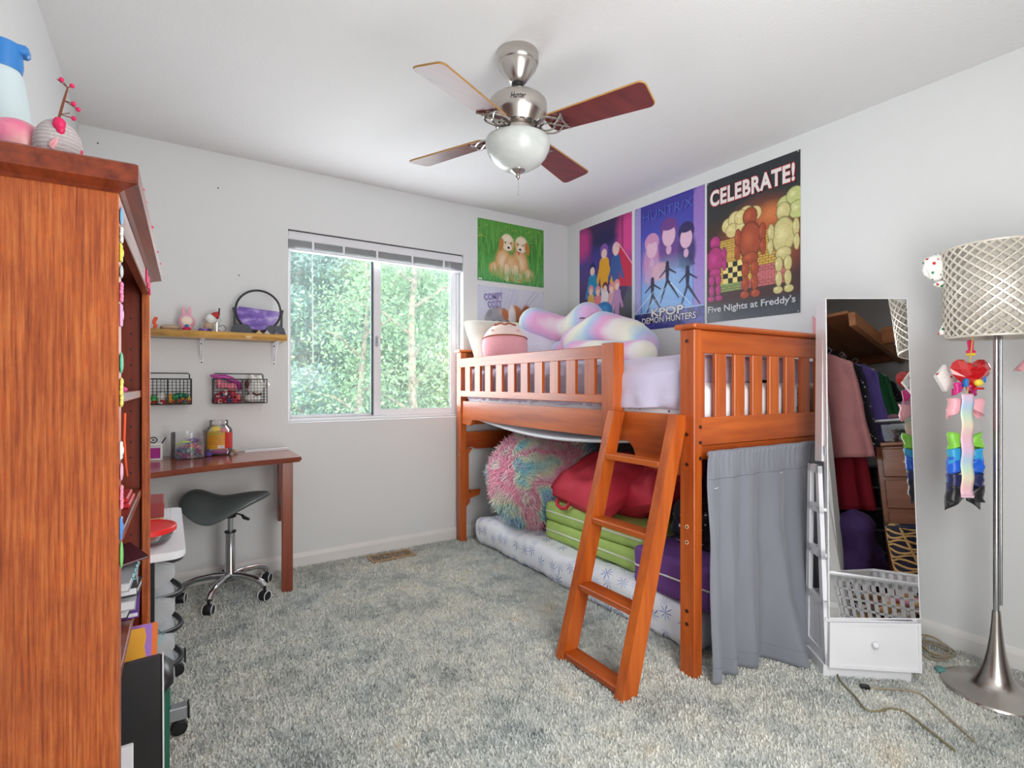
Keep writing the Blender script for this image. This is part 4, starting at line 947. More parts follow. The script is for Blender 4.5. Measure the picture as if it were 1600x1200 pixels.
# blade directions measured in the room
aR = math.atan2(-.545*.491+.839*-.315*0, 1)
def dirw(f_, r_): return math.atan2(.8367*f_-.5476*r_, .5476*f_+.8367*r_)
A0 = dirw(-.5445, .8387)
for k in range(4):
    a = A0+k*PI/2; M = Matrix.Translation((FX, FY, HZ-.028)) @ Matrix.Rotation(a, 4, 'Z') @ Matrix.Rotation(math.radians(-11), 4, 'X')
    g = G(); out = [(.135, -.048)]
    w0, w1, L0, L1, r = .050, .066, .14, .535, .022
    P = [(L0, w0*.55)]+[(L0+.02, w0)]+[(L1-r+r*math.sin(t), w1-r+r*math.cos(t)) for t in [k2*PI/8 for k2 in range(5)]]
    P2 = [(x_, -y_) for (x_, y_) in reversed(P)]
    g.prism(P+P2, .0015, .0085, 'Z', M); bld = build('blade', g, 'blade_wood', fan)
    g = G(); pl_ = [(x_, y_, .005) for (x_, y_) in P+P2]; g.tube(pl_, .0036, 4, closed=True, M=M); build('blade_edge', g, 'gold_edge', bld) if 'gold_edge' in MATS else build('blade_edge', g, plain('gold_edge', (176, 132, 72), .5), bld)
    g = G(); r0 = .0042   # scrolled blade iron under the root of the blade
    def T(pts, rr=.0045, closed=False): g.tube([(x_, y_, z_) for (x_, y_, z_) in pts], rr, 6, closed=closed, M=M)
    zz = -.004
    T([(.08+.135*t, .042*math.sin(PI*min(1, t*1.15))*(1 if t < .87 else .6)+(.02*t), zz+.003*math.sin(PI*t)) for t in [q/12 for q in range(13)]])
    T([(.08+.135*t, -.042*math.sin(PI*min(1, t*1.15))*(1 if t < .87 else .6)-(.02*t), zz) for t in [q/12 for q in range(13)]])
    T([(.135+.030*math.cos(q*PI/8), .021*math.sin(q*PI/8), zz-.002) for q in range(16)], .0045, True)
    T([(.165, 0, zz), (.19, .018, zz), (.213, .040, zz+.002)]); T([(.165, 0, zz), (.19, -.018, zz), (.213, -.040, zz+.002)]); T([(.213, .046, zz+.002), (.205, .015, zz), (.205, -.015, zz), (.213, -.046, zz+.002)])
    g.box(.06, .110, -.016, .016, -.010, .004, .003, M); build('blade_iron', g, 'nickel', fan, smooth=50)
plain('logo_dark', (52, 48, 46), .5)
fa = math.atan2(-FY, -FX)
def wrapf(x_, y_, z_): a = x_/.1168; return (.1182*math.sin(a), y_, .1182*math.cos(a))
LM = Matrix.Translation((FX, FY, HZ+.066)) @ Matrix(((VR.x, 0, -VF.x, 0), (VR.y, 0, -VF.y, 0), (0, 1, 0, 0), (0, 0, 0, 1)))
text('lettering', 'Hunter', 'logo_dark', fan, LM, .058, .022, off=.012, shear=.35, warp=wrapf)

# ---------------------------------------------------------------- floor register
fv = thing('floor_vent', 'brass floor vent set in the carpet by the window wall', 'vent', (1.215, 3.285, 0), math.radians(-1))
plain('brass', (176, 146, 110), .4, .5)
g = G()
def fvb(n_, *q, m='brass', b=.001): 
    g = G(); g.box(*q, b=b); return build(n_, g, m, fv, local=True)
for q in ((-.145, .145, -.068, -.052), (-.145, .145, .052, .068), (-.145, -.128, -.052, .052), (.128, .145, -.052, .052), (-.004, .004, -.052, .052)): fvb('vent_frame', q[0], q[1], q[2], q[3], .004, .014)
fvb('duct_opening', -.128, .128, -.052, .052, .001, .006, m='black_plastic', b=0)
for k in range(20):
    x = -.120+k*.0126
    if abs(x) > .006: fvb('louver', x-(.0012 if x < 0 else .0024), x+(.0012 if x < 0 else .0024), -.051, .051, .006, .0128, b=.0005)

# ---------------------------------------------------------------- posters (flat prints, colour stored on the sheet)
class Art:
    def __init__(s, w, h, n=170):
        s.nx = n; s.ny = int(n*h/w); s.w, s.h = w, h
        s.U, s.V = np.meshgrid(np.linspace(0, 1, s.nx), np.linspace(0, 1, s.ny)); s.asp = h/w
        s.C = np.ones((s.ny, s.nx, 3)); s.rg = np.random.default_rng(11)
    def col(s, c): return np.array(lin(*c)[:3])
    def vgrad(s, stops):
        p = [q[0] for q in stops]; cs = np.array([s.col(q[1]) for q in stops])
        for i in range(3): s.C[..., i] = np.interp(s.V, p, cs[:, i])
    def mixm(s, m, c, a=1):
        m = np.clip(m, 0, 1)[..., None]*a; s.C = s.C*(1-m)+s.col(c)*m
    def ell(s, cx, cy, rx, ry, c, rot=0, soft=.12, a=1):
        x = s.U-cx; y = (s.V-cy)*s.asp; cr, sr = math.cos(rot), math.sin(rot); xx = (x*cr+y*sr)/rx; yy = (-x*sr+y*cr)/ry
        d = np.sqrt(xx*xx+yy*yy); s.mixm((1-d)/soft+.5 if soft < .5 else np.clip(1-d, 0, 1)/soft, c, a)
    def seg(s, x0, y0, x1, y1, w, c, w1=None, a=1):
        X = s.U; Y = s.V*s.asp; y0 *= s.asp; y1 *= s.asp; dx, dy = x1-x0, y1-y0
        t = np.clip(((X-x0)*dx+(Y-y0)*dy)/(dx*dx+dy*dy), 0, 1); d = np.hypot(X-x0-t*dx, Y-y0-t*dy); ww = w+((w1 if w1 is not None else w)-w)*t
        s.mixm((ww-d)/.006+.5, c, a)
    def rect(s, x0, x1, y0, y1, c, a=1): s.mixm(((s.U > x0)&(s.U < x1)&(s.V > y0)&(s.V < y1)).astype(float), c, a)
    def poly(s, P, c, a=1):
        m = np.zeros_like(s.U, bool); j = len(P)-1
        for i in range(len(P)):
            xi, yi = P[i]; xj, yj = P[j]
            if yi != yj: m ^= ((yi > s.V) != (yj > s.V)) & (s.U < (xj-xi)*(s.V-yi)/(yj-yi)+xi)
            j = i
        s.mixm(m.astype(float), c, a)
    def noise(s, amt, k=1):
        r = s.rg.normal(size=(s.ny//k+2, s.nx//k+2)); r = np.kron(r, np.ones((k, k)))[:s.ny, :s.nx]; s.C = np.clip(s.C*(1+amt*r[..., None]), 0, 1)
def poster(name, label, art, side, a, z0, seed=0):
    """side 'R': right wall, a = Y of its left edge; side 'B': back wall, a = X of its left edge"""
    t = thing(name, label, 'poster', (XR-.002, a-art.w/2, z0) if side == 'R' else (a+art.w/2, YB-.002, z0), 0, 'posters on the walls')
    w, h = art.w, art.h; U, V = art.U.ravel(), art.V.ravel()
    off = .0015+.002*np.abs(np.sin(U*3.1+seed))*(V**2)
    if side == 'R': P = np.stack([XR-off, a-U*w, z0+(1-V)*h], 1)
    else: P = np.stack([a+U*w, YB-off, z0+(1-V)*h], 1)
    P = P-np.array(t.location); i = np.arange(art.nx*art.ny).reshape(art.ny, art.nx)
    F = np.stack([i[:-1, :-1], i[1:, :-1], i[1:, 1:], i[:-1, 1:]], -1).reshape(-1, 4)
    fastmesh('sheet', P, F, 'printed', parent=t, cols=art.C.reshape(-1, 3).astype(np.float32))
    for (cu, cv) in ((.015, .01), (.985, .01), (.015, .99), (.985, .99)):
        g = G(); q = (XR-.007, a-cu*w, z0+(1-cv)*h) if side == 'R' else (a+cu*w, YB-.007, z0+(1-cv)*h)
        g.ell(q, .0042, 8, 6); build('push_pin', g, 'silver', t, smooth=60)
    return t
def PF(t_side, a, z0, w, h, u, v, d=.0055):
    return frame_right(XR-d, a-u*w, z0+(1-v)*h) if t_side == 'R' else frame_back(a+u*w, YB-d, z0+(1-v)*h)
plain('print_white', (236, 232, 228), .5); plain('print_red', (206, 52, 66), .5); plain('print_grey', (206, 208, 212), .5); plain('print_violet', (166, 150, 206), .5); plain('print_violet_dark', (96, 78, 150), .5); plain('print_pale_blue', (82, 100, 196), .5)
# celebration poster: the pictured figures are replaced by plain rounded shapes in their colours
A = Art(.575, .862, 190); A.vgrad([(0, (44, 48, 54)), (.28, (46, 46, 46)), (.33, (60, 44, 34)), (.86, (70, 46, 50)), (.9, (64, 68, 74)), (1, (78, 84, 92))])
A.ell(.62, .5, .55, .48, (176, 84, 42), soft=.7, a=.95); A.ell(.72, .34, .2, .14, (222, 130, 70), soft=.8, a=.8)
br_ = ((A.V*A.asp/.026).astype(int) % 2)*.03; bx = np.mod(A.U+br_, .06); by = np.mod(A.V*A.asp, .026)
wall_m = ((A.V > .44)&(A.V < .80)&(A.U > .16)&(A.U < .9)).astype(float); A.mixm(wall_m, (214, 176, 74), .9); A.mixm(wall_m*((A.V > .74)|((A.U > .55)&(A.V > .66))), (196, 84, 118), .8); A.mixm(wall_m*((A.V > .74)&(A.U < .4)), (92, 178, 84), .7)
A.mixm(wall_m*((bx < .005)|(by < .004)), (96, 60, 40), .9)
for i in range(4):
    for j in range(4): A.rect(.20+i*.055, .255+i*.055, .60+j*.036, .636+j*.036, (236, 216, 130) if (i+j) % 2 else (30, 28, 26))
for (x_, y_, r_) in ((.26, .345, .075), (.34, .315, .08), (.30, .385, .07), (.42, .37, .075), (.46, .30, .08), (.55, .31, .07), (.40, .31, .07), (.86, .31, .08), (.95, .27, .08), (.97, .36, .08)):
    A.ell(x_, y_, r_*1.06, r_*1.06, (70, 58, 34), soft=.1); A.ell(x_, y_, r_, r_, (222, 206, 136) if x_ < .8 else (196, 204, 130), soft=.15); A.ell(x_-.02, y_-.012, r_*.5, r_*.5, (244, 236, 190), soft=.9, a=.6)
def stack(cx, top, bottom, w, c1, c2, dark):
    H = bottom-top
    parts = [(0, .09, .62, .10), (0, .36, 1.0, .20), (0, .56, .7, .07), (-.42, .68, .34, .085), (.42, .68, .34, .085), (-.42, .84, .30, .085), (.42, .84, .30, .085), (-.5, .965, .42, .04), (.5, .965, .42, .04), (-1.15, .30, .28, .10), (1.15, .30, .28, .10), (-1.2, .46, .24, .09), (1.2, .46, .24, .09)]
    for (dx, ty, rw, rh) in parts:
        A.ell(cx+dx*w, top+H*ty, w*rw*1.07+.004, H*rh*A.asp*1.07, dark, soft=.08); A.ell(cx+dx*w, top+H*ty, w*rw, H*rh*A.asp, c1, soft=.14); A.ell(cx+dx*w-.02, top+H*(ty-.02), w*rw*.7, H*rh*A.asp*.6, c2, soft=.9, a=.7)
stack(.10, .40, .85, .095, (178, 50, 122), (216, 76, 160), (70, 16, 56)); stack(.50, .27, .86, .115, (164, 72, 42), (206, 104, 62), (70, 24, 14)); stack(.84, .30, .86, .105, (206, 196, 132), (238, 230, 172), (96, 84, 46))
A.noise(.05, 2)
p3 = poster('wall_poster', 'black poster headed CELEBRATE! in fat red-edged letters, nearest the mirror', A, 'R', 2.064, 1.502, 1)
def lettered(par, side, a, z0, w, h, s_, u0, v0, tw, thh, m1, m2=None, off=.0, shear=0, sp=1):
    if m2: text('lettering_outline', s_, m2, par, PF(side, a, z0, w, h, u0, v0, .0052), tw*1.015, thh*1.09, off=off*1.6, shear=shear, spacing=sp)
    text('lettering', s_, m1, par, PF(side, a, z0, w, h, u0, v0, .0058), tw, thh, off=off, shear=shear, spacing=sp)
lettered(p3, 'R', 2.064, 1.502, .575, .862, 'CELEBRATE!', .5, .125, .52, .098, 'print_white', 'print_red', off=.035, sp=1.08)
lettered(p3, 'R', 2.064, 1.502, .575, .862, 'Five Nights at Freddy\'s', .49, .915, .54, .052, 'print_grey', off=.018)
# violet poster: three plain busts and leaping silhouettes in blue light
A = Art(.585, .868, 180); A.vgrad([(0, (74, 60, 160)), (.25, (70, 76, 184)), (.5, (140, 128, 214)), (.72, (130, 176, 236)), (.86, (120, 170, 232)), (.87, (44, 52, 110)), (1, (60, 60, 150))])
A.rect(0, .1, 0, .86, (176, 164, 222), .85); A.rect(.86, 1, 0, .86, (172, 132, 206), .75); A.rect(.10, .115, 0, .86, (60, 60, 150), .6); A.rect(.845, .86, 0, .86, (60, 60, 150), .6)
A.poly([(.1, .0), (.9, 0), (.86, .05), (.1, .12)], (48, 52, 150), .5)
for (x_, y_, w_, hair, lo) in ((.27, .34, .095, (214, 150, 196), .62), (.76, .33, .095, (48, 34, 96), .56), (.52, .27, .11, (112, 62, 140), .55)):
    A.ell(x_, (y_+lo)/2, w_*1.35, (lo-y_)*.62*A.asp, hair, soft=.3, a=.85); A.ell(x_, y_-.03, w_*1.15, w_*1.15, hair, soft=.1); A.ell(x_, y_+.02, w_*.85, w_*1.15, (232, 190, 216), soft=.12)
    A.ell(x_, y_-.055, w_*.95, w_*.5, hair, soft=.2); A.poly([(x_-w_*1.3, lo), (x_-w_*.5, y_+.13), (x_+w_*.5, y_+.13), (x_+w_*1.3, lo)], hair, .8); A.ell(x_, y_+.13, w_*.35, w_*.5, (222, 176, 208), soft=.2)
A.ell(.5, .62, .42, .3, (160, 210, 246), soft=.8, a=.6); A.ell(.40, .55, .13, .10, (236, 180, 190), soft=.3, a=.7)
for (x_, y_) in ((.50, .56), (.28, .66), (.78, .63)):
    d_ = (24, 28, 70); A.ell(x_, y_-.055, .025, .03, d_); A.seg(x_, y_-.03, x_, y_+.07, .030, d_, .02); A.seg(x_, y_+.07, x_-.10, y_+.24, .018, d_, .008); A.seg(x_, y_+.07, x_+.16, y_+.22, .018, d_, .008); A.seg(x_, y_-.02, x_-.11, y_+.04, .013, d_, .008); A.seg(x_, y_-.02, x_+.12, y_+.03, .013, d_, .008)
A.seg(.0, .86, .30, .70, .005, (220, 236, 255), .003); A.seg(.55, .66, .82, .84, .006, (220, 236, 255), .003); A.seg(.10, .88, .50, .68, .002, (220, 236, 255)); A.rect(0, 1, .862, .868, (190, 214, 246))
for k in range(60): A.ell(A.rg.random(), .88+.12*A.rg.random(), .03, .03, [(52, 66, 170), (84, 74, 180), (34, 36, 90)][k % 3], soft=.5, a=.7)
A.noise(.04, 2)
p2 = poster('wall_poster', 'violet blue poster reading KPOP DEMON HUNTERS, hung between the other two on the right wall', A, 'R', 2.665, 1.50, 2)
lettered(p2, 'R', 2.665, 1.50, .585, .868, 'KPOP', .50, .870, .27, .056, 'print_white', 'print_violet_dark', off=.022)
lettered(p2, 'R', 2.665, 1.50, .585, .868, 'DEMON HUNTERS', .51, .928, .45, .042, 'print_white', 'print_violet_dark', off=.010)
lettered(p2, 'R', 2.665, 1.50, .585, .868, 'HUNTR/X', .50, .095, .42, .060, 'print_pale_blue')
# magenta poster: a plain crowd of rounded figures under pink light
A = Art(.575, .868, 180); A.vgrad([(0, (60, 36, 84)), (.12, (40, 34, 88)), (.3, (74, 62, 150)), (.5, (84, 60, 130)), (.75, (50, 44, 70)), (1, (44, 44, 56))])
A.ell(.05, .14, .25, .3, (214, 60, 150), soft=.6, a=.9); A.ell(.95, .18, .28, .45, (226, 70, 150), soft=.6, a=.95); A.ell(.5, .16, .3, .12, (34, 30, 84), soft=.6, a=.9); A.rect(.82, .85, 0, .36, (120, 28, 90), .7); A.rect(.2, .225, .05, .34, (150, 36, 110), .7)
for k in range(16): A.seg(1.0, .55+k*.022, .62+.015*k, 1.02, .0018, (150, 160, 150), a=.6)
A.poly([(.66, .25), (.78, .22), (1, .42), (1, .62), (.80, .6), (.70, .4)], (206, 38, 78), .95); A.seg(.78, .24, 1, .43, .006, (240, 190, 210))
def fig(x_, y_, s_, hair, top, leg=(190, 170, 190)):
    A.seg(x_, y_+.20*s_, x_, y_+.40*s_, .05*s_, leg, .04*s_); A.seg(x_, y_+.08*s_, x_, y_+.22*s_, .075*s_, top, .055*s_); A.seg(x_-.05*s_, y_+.09*s_, x_-.11*s_, y_+.22*s_, .022*s_, top); A.seg(x_+.05*s_, y_+.09*s_, x_+.11*s_, y_+.22*s_, .022*s_, top)
    A.ell(x_, y_-.01*s_, .06*s_, .075*s_, hair); A.ell(x_, y_+.012*s_, .042*s_, .052*s_, (240, 206, 196))
fig(.50, .27, 1.25, (140, 86, 176), (232, 168, 50), (222, 226, 236)); fig(.72, .28, 1.1, (234, 190, 196), (56, 92, 160), (224, 168, 60)); fig(.27, .40, 1.1, (40, 40, 110), (34, 140, 190), (150, 90, 110))
for (x_, c_) in ((.24, (226, 176, 90)), (.38, (232, 130, 140)), (.52, (236, 226, 228)), (.64, (222, 170, 180)), (.74, (190, 140, 190))): fig(x_, .585+(.02 if x_ in (.38, .64) else 0), .85, (228, 150, 160) if x_ != .52 else (110, 50, 60), c_, c_)
A.ell(.49, .80, .175, .14, (38, 120, 190), soft=.1); A.ell(.49, .78, .12, .08, (66, 160, 220), soft=.6, a=.8)
A.noise(.04, 2)
p1 = poster('wall_poster', 'magenta and purple crowd poster closest to the room corner', A, 'R', 3.268, 1.50, 3)
lettered(p1, 'R', 3.268, 1.50, .575, .868, 'KPOP', .53, .905, .22, .05, 'print_white', off=.02)
# puppies in long grass
A = Art(.612, .465, 230); A.vgrad([(0, (88, 160, 60)), (.5, (70, 148, 60)), (.75, (86, 168, 84)), (1, (70, 150, 80))])
rg = A.rg
for k in range(420):
    x_ = rg.random(); y_ = rg.random()*.75; l_ = .12+.2*rg.random(); c_ = [(60, 130, 44), (120, 190, 80), (46, 110, 50), (140, 200, 96), (92, 170, 70)][k % 5]; A.seg(x_, y_, x_+rg.normal()*.02, y_+l_, .002, c_, .0035, .7)
for k in range(26): A.ell(rg.random(), rg.random()*.32, .008, .006, (214, 206, 60), soft=.3)
fur, fur2, fur3 = (240, 222, 184), (222, 168, 104), (196, 132, 70)
for (bx, by, rx, ry) in ((.26, .78, .10, .085), (.37, .68, .12, .19), (.62, .68, .13, .2), (.74, .82, .10, .08), (.50, .74, .13, .16), (.60, .88, .09, .07)): A.ell(bx, by, rx, ry, fur2, soft=.35); A.ell(bx, by-.02, rx*.85, ry*.85, fur, soft=.7, a=.95)
for (bx, by) in ((.46, .70), (.52, .66), (.58, .60)): A.ell(bx, by, .05, .08, fur2, soft=.8, a=.6)
for x_ in (.42, .56): A.seg(x_, .72, x_, .93, .028, fur, .03); 
for (hx, ex) in ((.43, -1), (.645, 1)):
    A.ell(hx, .32, .098, .105, fur, soft=.15); A.ell(hx+ex*.09, .37, .035, .085, fur3, rot=-.2*ex, soft=.3); A.ell(hx-ex*.075, .37, .026, .07, fur2, soft=.3, a=.7); A.ell(hx, .26, .085, .05, (246, 236, 212), soft=.6, a=.9)
    A.ell(hx+.02*ex*-1, .40, .045, .04, (250, 240, 220), soft=.4); A.ell(hx-.02*ex, .405, .020, .015, (48, 36, 34), soft=.15)
    for s_ in (-1, 1): A.ell(hx+s_*.042-.012*ex, .325, .0115, .010, (40, 28, 24), soft=.2)
A.ell(.605, .475, .017, .024, (232, 110, 120), soft=.2); A.seg(.585, .45, .64, .445, .003, (90, 50, 40))
for k in range(330):
    x_ = rg.random(); y_ = .86+rg.random()*.16; A.seg(x_, y_, x_+rg.normal()*.03, y_-.10-.08*rg.random(), .003, [(84, 170, 84), (140, 206, 130), (60, 140, 70), (120, 196, 110)][k % 4], .001, .75)
A.rect(.01, .06, .965, .985, (240, 240, 240)); A.noise(.05, 1)
poster('wall_poster', 'poster of two golden puppies sitting in green grass, on the window wall', A, 'B', 1.931, 1.902, 4)
# comfy cozy: kitten and puppy under a white blanket
A = Art(.612, .50, 230); A.vgrad([(0, (216, 220, 236)), (.5, (206, 211, 230)), (1, (214, 218, 232))])
for k in range(26):
    x_ = A.rg.random(); A.seg(x_*.8+.25, -.02, x_*.9-.05, 1.0, .003, (188, 194, 216), .010, .5)
A.poly([(.62, .0), (1, 0), (1, 1), (.78, 1), (.66, .5), (.56, .35)], (226, 229, 240), .8); A.seg(.86, .0, .45, .62, .012, (190, 196, 216), .004, .6); A.seg(.92, .03, .55, .5, .006, (176, 182, 206), .004, .6)
A.V = A.V+.19
A.ell(.30, .70, .20, .17, (140, 110, 90), soft=.1, a=.6); A.ell(.28, .74, .17, .18, (168, 168, 178), soft=.12); A.ell(.17, .60, .035, .05, (150, 150, 160), rot=.4, soft=.2); A.ell(.32, .56, .035, .04, (196, 176, 176), rot=-.2, soft=.2)
for k in range(40): A.seg(.16+.25*A.rg.random(), .62+.25*A.rg.random(), .16+.25*A.rg.random()*1, .62+.27*A.rg.random(), .0015, (120, 120, 132), a=.25)
for x_ in (.23, .33): A.seg(x_-.022, .70, x_+.022, .705, .004, (70, 66, 74))
A.ell(.28, .76, .012, .010, (206, 130, 136), soft=.3); A.ell(.55, .68, .135, .19, (206, 132, 78), soft=.12); A.ell(.50, .66, .06, .17, (246, 242, 240), soft=.3); A.ell(.51, .80, .075, .10, (248, 244, 242), soft=.3); A.ell(.70, .62, .075, .16, (176, 96, 50), rot=.25, soft=.25); A.ell(.40, .60, .045, .08, (196, 120, 70), rot=-.3, soft=.3)
A.ell(.505, .79, .026, .022, (70, 46, 48), soft=.2); A.seg(.43, .69, .46, .70, .005, (60, 36, 30)); A.seg(.57, .69, .61, .68, .005, (60, 36, 30)); A.seg(.505, .83, .505, .87, .003, (90, 60, 60))
A.V = A.V-.19
A.rect(0, 1, .93, 1, (222, 225, 236)); A.noise(.02, 1)
pcz = poster('wall_poster', 'white poster reading COMFY COZY with a sleeping kitten and puppy', A, 'B', 1.931, 1.365, 5)
def tilt_frame(u, v, ang): return PF('B', 1.931, 1.365, .612, .50, u, v, .0052) @ Matrix.Rotation(ang, 4, 'Z')
for s_, v_, w_ in (('COMFY', .15, .165), ('COZY', .265, .125)):
    text('lettering_outline', s_, 'print_violet_dark', pcz, tilt_frame(.225+(.02 if s_ == 'COZY' else 0), v_, .16), w_*1.03, .05, off=.045, spacing=1.1)
    text('lettering', s_, 'print_violet', pcz, tilt_frame(.225+(.02 if s_ == 'COZY' else 0), v_, .16) @ Matrix.Translation((0, 0, .0006)), w_, .043, off=.025, spacing=1.12)
for o in list(COL.objects):
    if o.name.startswith('wall_poster') and o.get('group'): del o['group']
# a pink crown-shaped plate on the right wall, beside the mirror
pp = thing('switch_plate', 'pink crown shaped frame around a grey square on the wall beyond the footboard', 'wall plate', (2.785, 1.36, 1.36))
g = G(); F = frame_right(XR-.012, 1.365, 1.40); g.prism([(-.05, -.06), (.05, -.06), (.05, .075), (.032, .05), (.018, .105), (0, .05), (-.018, .105), (-.032, .05), (-.05, .075)], 0, .010, 'Z', F); build('crown_frame', g, 'plush_pink', pp)
g = G(); g.box(-.03, .03, -.045, .028, .010, .013, .002, F); build('grey_panel', g, 'curtain_grey', pp)

# ---------------------------------------------------------------- bookcase on the left
KR = -.0255
bk = thing('bookcase', 'tall dark oak bookcase against the left wall, its grained side facing the camera', 'bookcase', (-.069, 1.07, 0), KR)
def kb(name, m, *boxes, b=.002, **k):
    g = G()
    for q in boxes: g.box(*q, b=b)
    return build(name, g, m, bk, local=True, smooth=30, **k)
KL, KD = .885, .285   # length along y, depth along -x
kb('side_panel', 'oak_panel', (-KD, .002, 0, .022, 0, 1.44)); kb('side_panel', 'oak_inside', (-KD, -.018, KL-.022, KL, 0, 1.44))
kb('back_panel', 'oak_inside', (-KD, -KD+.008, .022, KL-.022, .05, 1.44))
kb('face_stile', 'oak_panel', (-.018, .002, .022, .040, 0, 1.44)); kb('face_stile', 'oak_panel', (-.018, .002, KL-.040, KL, 0, 1.44))
kb('face_rail', 'oak_dark', (-.018, .002, .040, KL-.040, 1.393, 1.44)); kb('face_rail', 'oak_dark', (-.018, .002, .040, KL-.040, .0, .07))
kb('crown_molding', 'oak_dark', (-KD, .008, -.010, KL+.010, 1.438, 1.452), b=.003); 
g = G(); prof = [(0, 1.44), (.012, 1.446), (.022, 1.458), (.022, 1.482), (0, 1.482)]
g.prism([(-KD, -.010), (.006, -.010), (.006, KL+.01), (-KD, KL+.01)], 1.446, 1.450); build('top_filler', g, 'oak_dark', bk, local=True)
v = []; ring_in = [(-KD, -.0), (.0, -.0), (.0, KL), (-KD, KL)]; g = G()
def off_ring(o): return [(-KD, -o), (o, -o), (o, KL+o), (-KD, KL+o)]
rows_ = [(.004, 1.436), (.010, 1.440), (.030, 1.4475), (.030, 1.477), (.026, 1.480)]
for (o, z) in rows_: v += [(x, y, z) for (x, y) in off_ring(o)]
f = [tuple(range(4))[::-1], tuple(range(16, 20))]
for r_ in range(4):
    for i in range(4): j = (i+1) % 4; f.append((r_*4+i, r_*4+j, r_*4+4+j, r_*4+4+i))
g.add(v, f); build('top_board', g, 'oak_dark', bk, local=True)
for z in (1.085, .79, .515, .09): kb('shelf', 'shelf_board' if 'shelf_board' in MATS else 'oak_dark', (-KD+.01, -.019, .022, KL-.022, z, z+.022))
for k in range(26):
    g = G(); g.lathe([(0, 0), (.003, 0), (.003, .001), (0, .001)], 8, M=Matrix.Translation((-.045, KL-.0225, .17+k*.046)) @ Matrix.Rotation(PI/2, 4, 'X')); build('pin_hole', g, 'black_plastic', bk, local=True)
def kw(x, y, z): return MW['bookcase'] @ Vector((x, y, z))
# hair clips clinging to the near stile
clips = [(.0, 1.417, 1.388, (120, 178, 224), 'pale blue clip at the very top of the near bookcase stile'), (0, 1.384, 1.36, (226, 228, 222), 'small white clip under the pale blue one on the bookcase stile'), (0, 1.357, 1.327, (226, 216, 84), 'yellow textured clip on the bookcase stile'), (0, 1.322, 1.30, (196, 204, 204), 'grey oval clip below the yellow one on the bookcase stile'),
         (0, 1.292, 1.262, (238, 134, 182), 'pink oval clip on the bookcase stile'), (0, 1.258, 1.22, (222, 166, 208), 'lilac beaded clip under the pink oval on the bookcase stile'), (0, 1.178, 1.142, (92, 190, 150), 'mint green clip at shelf-picture height on the bookcase stile'), (0, 1.132, 1.09, (230, 222, 110), 'pale yellow clip beside the upper open shelf'),
         (0, 1.03, 1.0, (238, 238, 240), 'white rounded clip below the upper open shelf'), (0, .995, .965, (232, 176, 200), 'dusty pink clip under the white rounded one'), (0, .955, .92, (238, 150, 176), 'pink bow clip level with the desk top'), (0, .905, .868, (90, 146, 214), 'blue clip beside the second shelf'), (0, .865, .82, (126, 206, 120), 'bright green frilly clip, lowest on the bookcase stile')]
for i, (dx, zt, zb, c, lab) in enumerate(clips):
    mn_ = 'clip_%d' % i; plain(mn_, c, .45, bump=.5, bscale=160)
    t = thing('hair_clip', lab, 'hair clip', tuple(kw(.004, .018, zb))); cz = (zt+zb)/2; hz = (zt-zb)/2
    g = G(); M = MW['bookcase']
    if i % 3 == 0: g.ell((.0045, .012, cz), (.0028, .009, hz), 14, 10, M=M)
    elif i % 3 == 1:
        for q in range(5): g.ell((.0045, .012+.003*math.sin(q*2.1), cz+hz*(q-2)/2.4), (.003, .008, hz*.34), 10, 6, M=M)
    else: g.box(.002, .006, .004, .022, zb, zt, .002, M); g.ell((.006, .012, cz), (.002, .007, hz*.5), 10, 6, M=M)
    build('clip_front', g, mn_, t, smooth=60); g = G(); g.box(.0015, .0035, .013, .022, zb+.004, zt-.004, .0005, M); build('clip_spring', g, 'silver', t)
g = G(); g.tube([tuple(kw(.006, .05, 1.075)), tuple(kw(.004, .06, 1.03)), tuple(kw(.004, .09, .98)), tuple(kw(.002, .14, .955))], .0022, 6); plain('orange_band', (236, 92, 48), .5)
build('orange_strap', g, 'orange_band', smooth=60, label='thin orange strap dangling inside the bookcase below the upper shelf', cat='strap')
g = G(); F = MW['bookcase']; g.tube([F @ Vector((-.03, .50, 1.112)), F @ Vector((-.06, .76, 1.112))], .0055, 8); plain('marker_pink', (240, 90, 160), .4); build('marker_pen', g, 'marker_pink', smooth=60, label='bright pink marker pen lying on the upper bookcase shelf', cat='pen')
g = G(); g.box(-.09, -.03, .30, .42, 1.108, 1.17, .004, F); plain('tan_card', (196, 164, 120), .8); build('card_box', g, 'tan_card', label='small tan cardboard box on the upper bookcase shelf', cat='box')
g = G(); g.box(-.10, -.025, .56, .72, .8125, .824, .003, F); g.box(-.10, -.03, .57, .71, .826, .838, .003, F); plain('box_red', (196, 40, 46), .5); build('pencil_case', g, 'box_red', label='flat red case lying on the middle bookcase shelf', cat='case', kind=None)
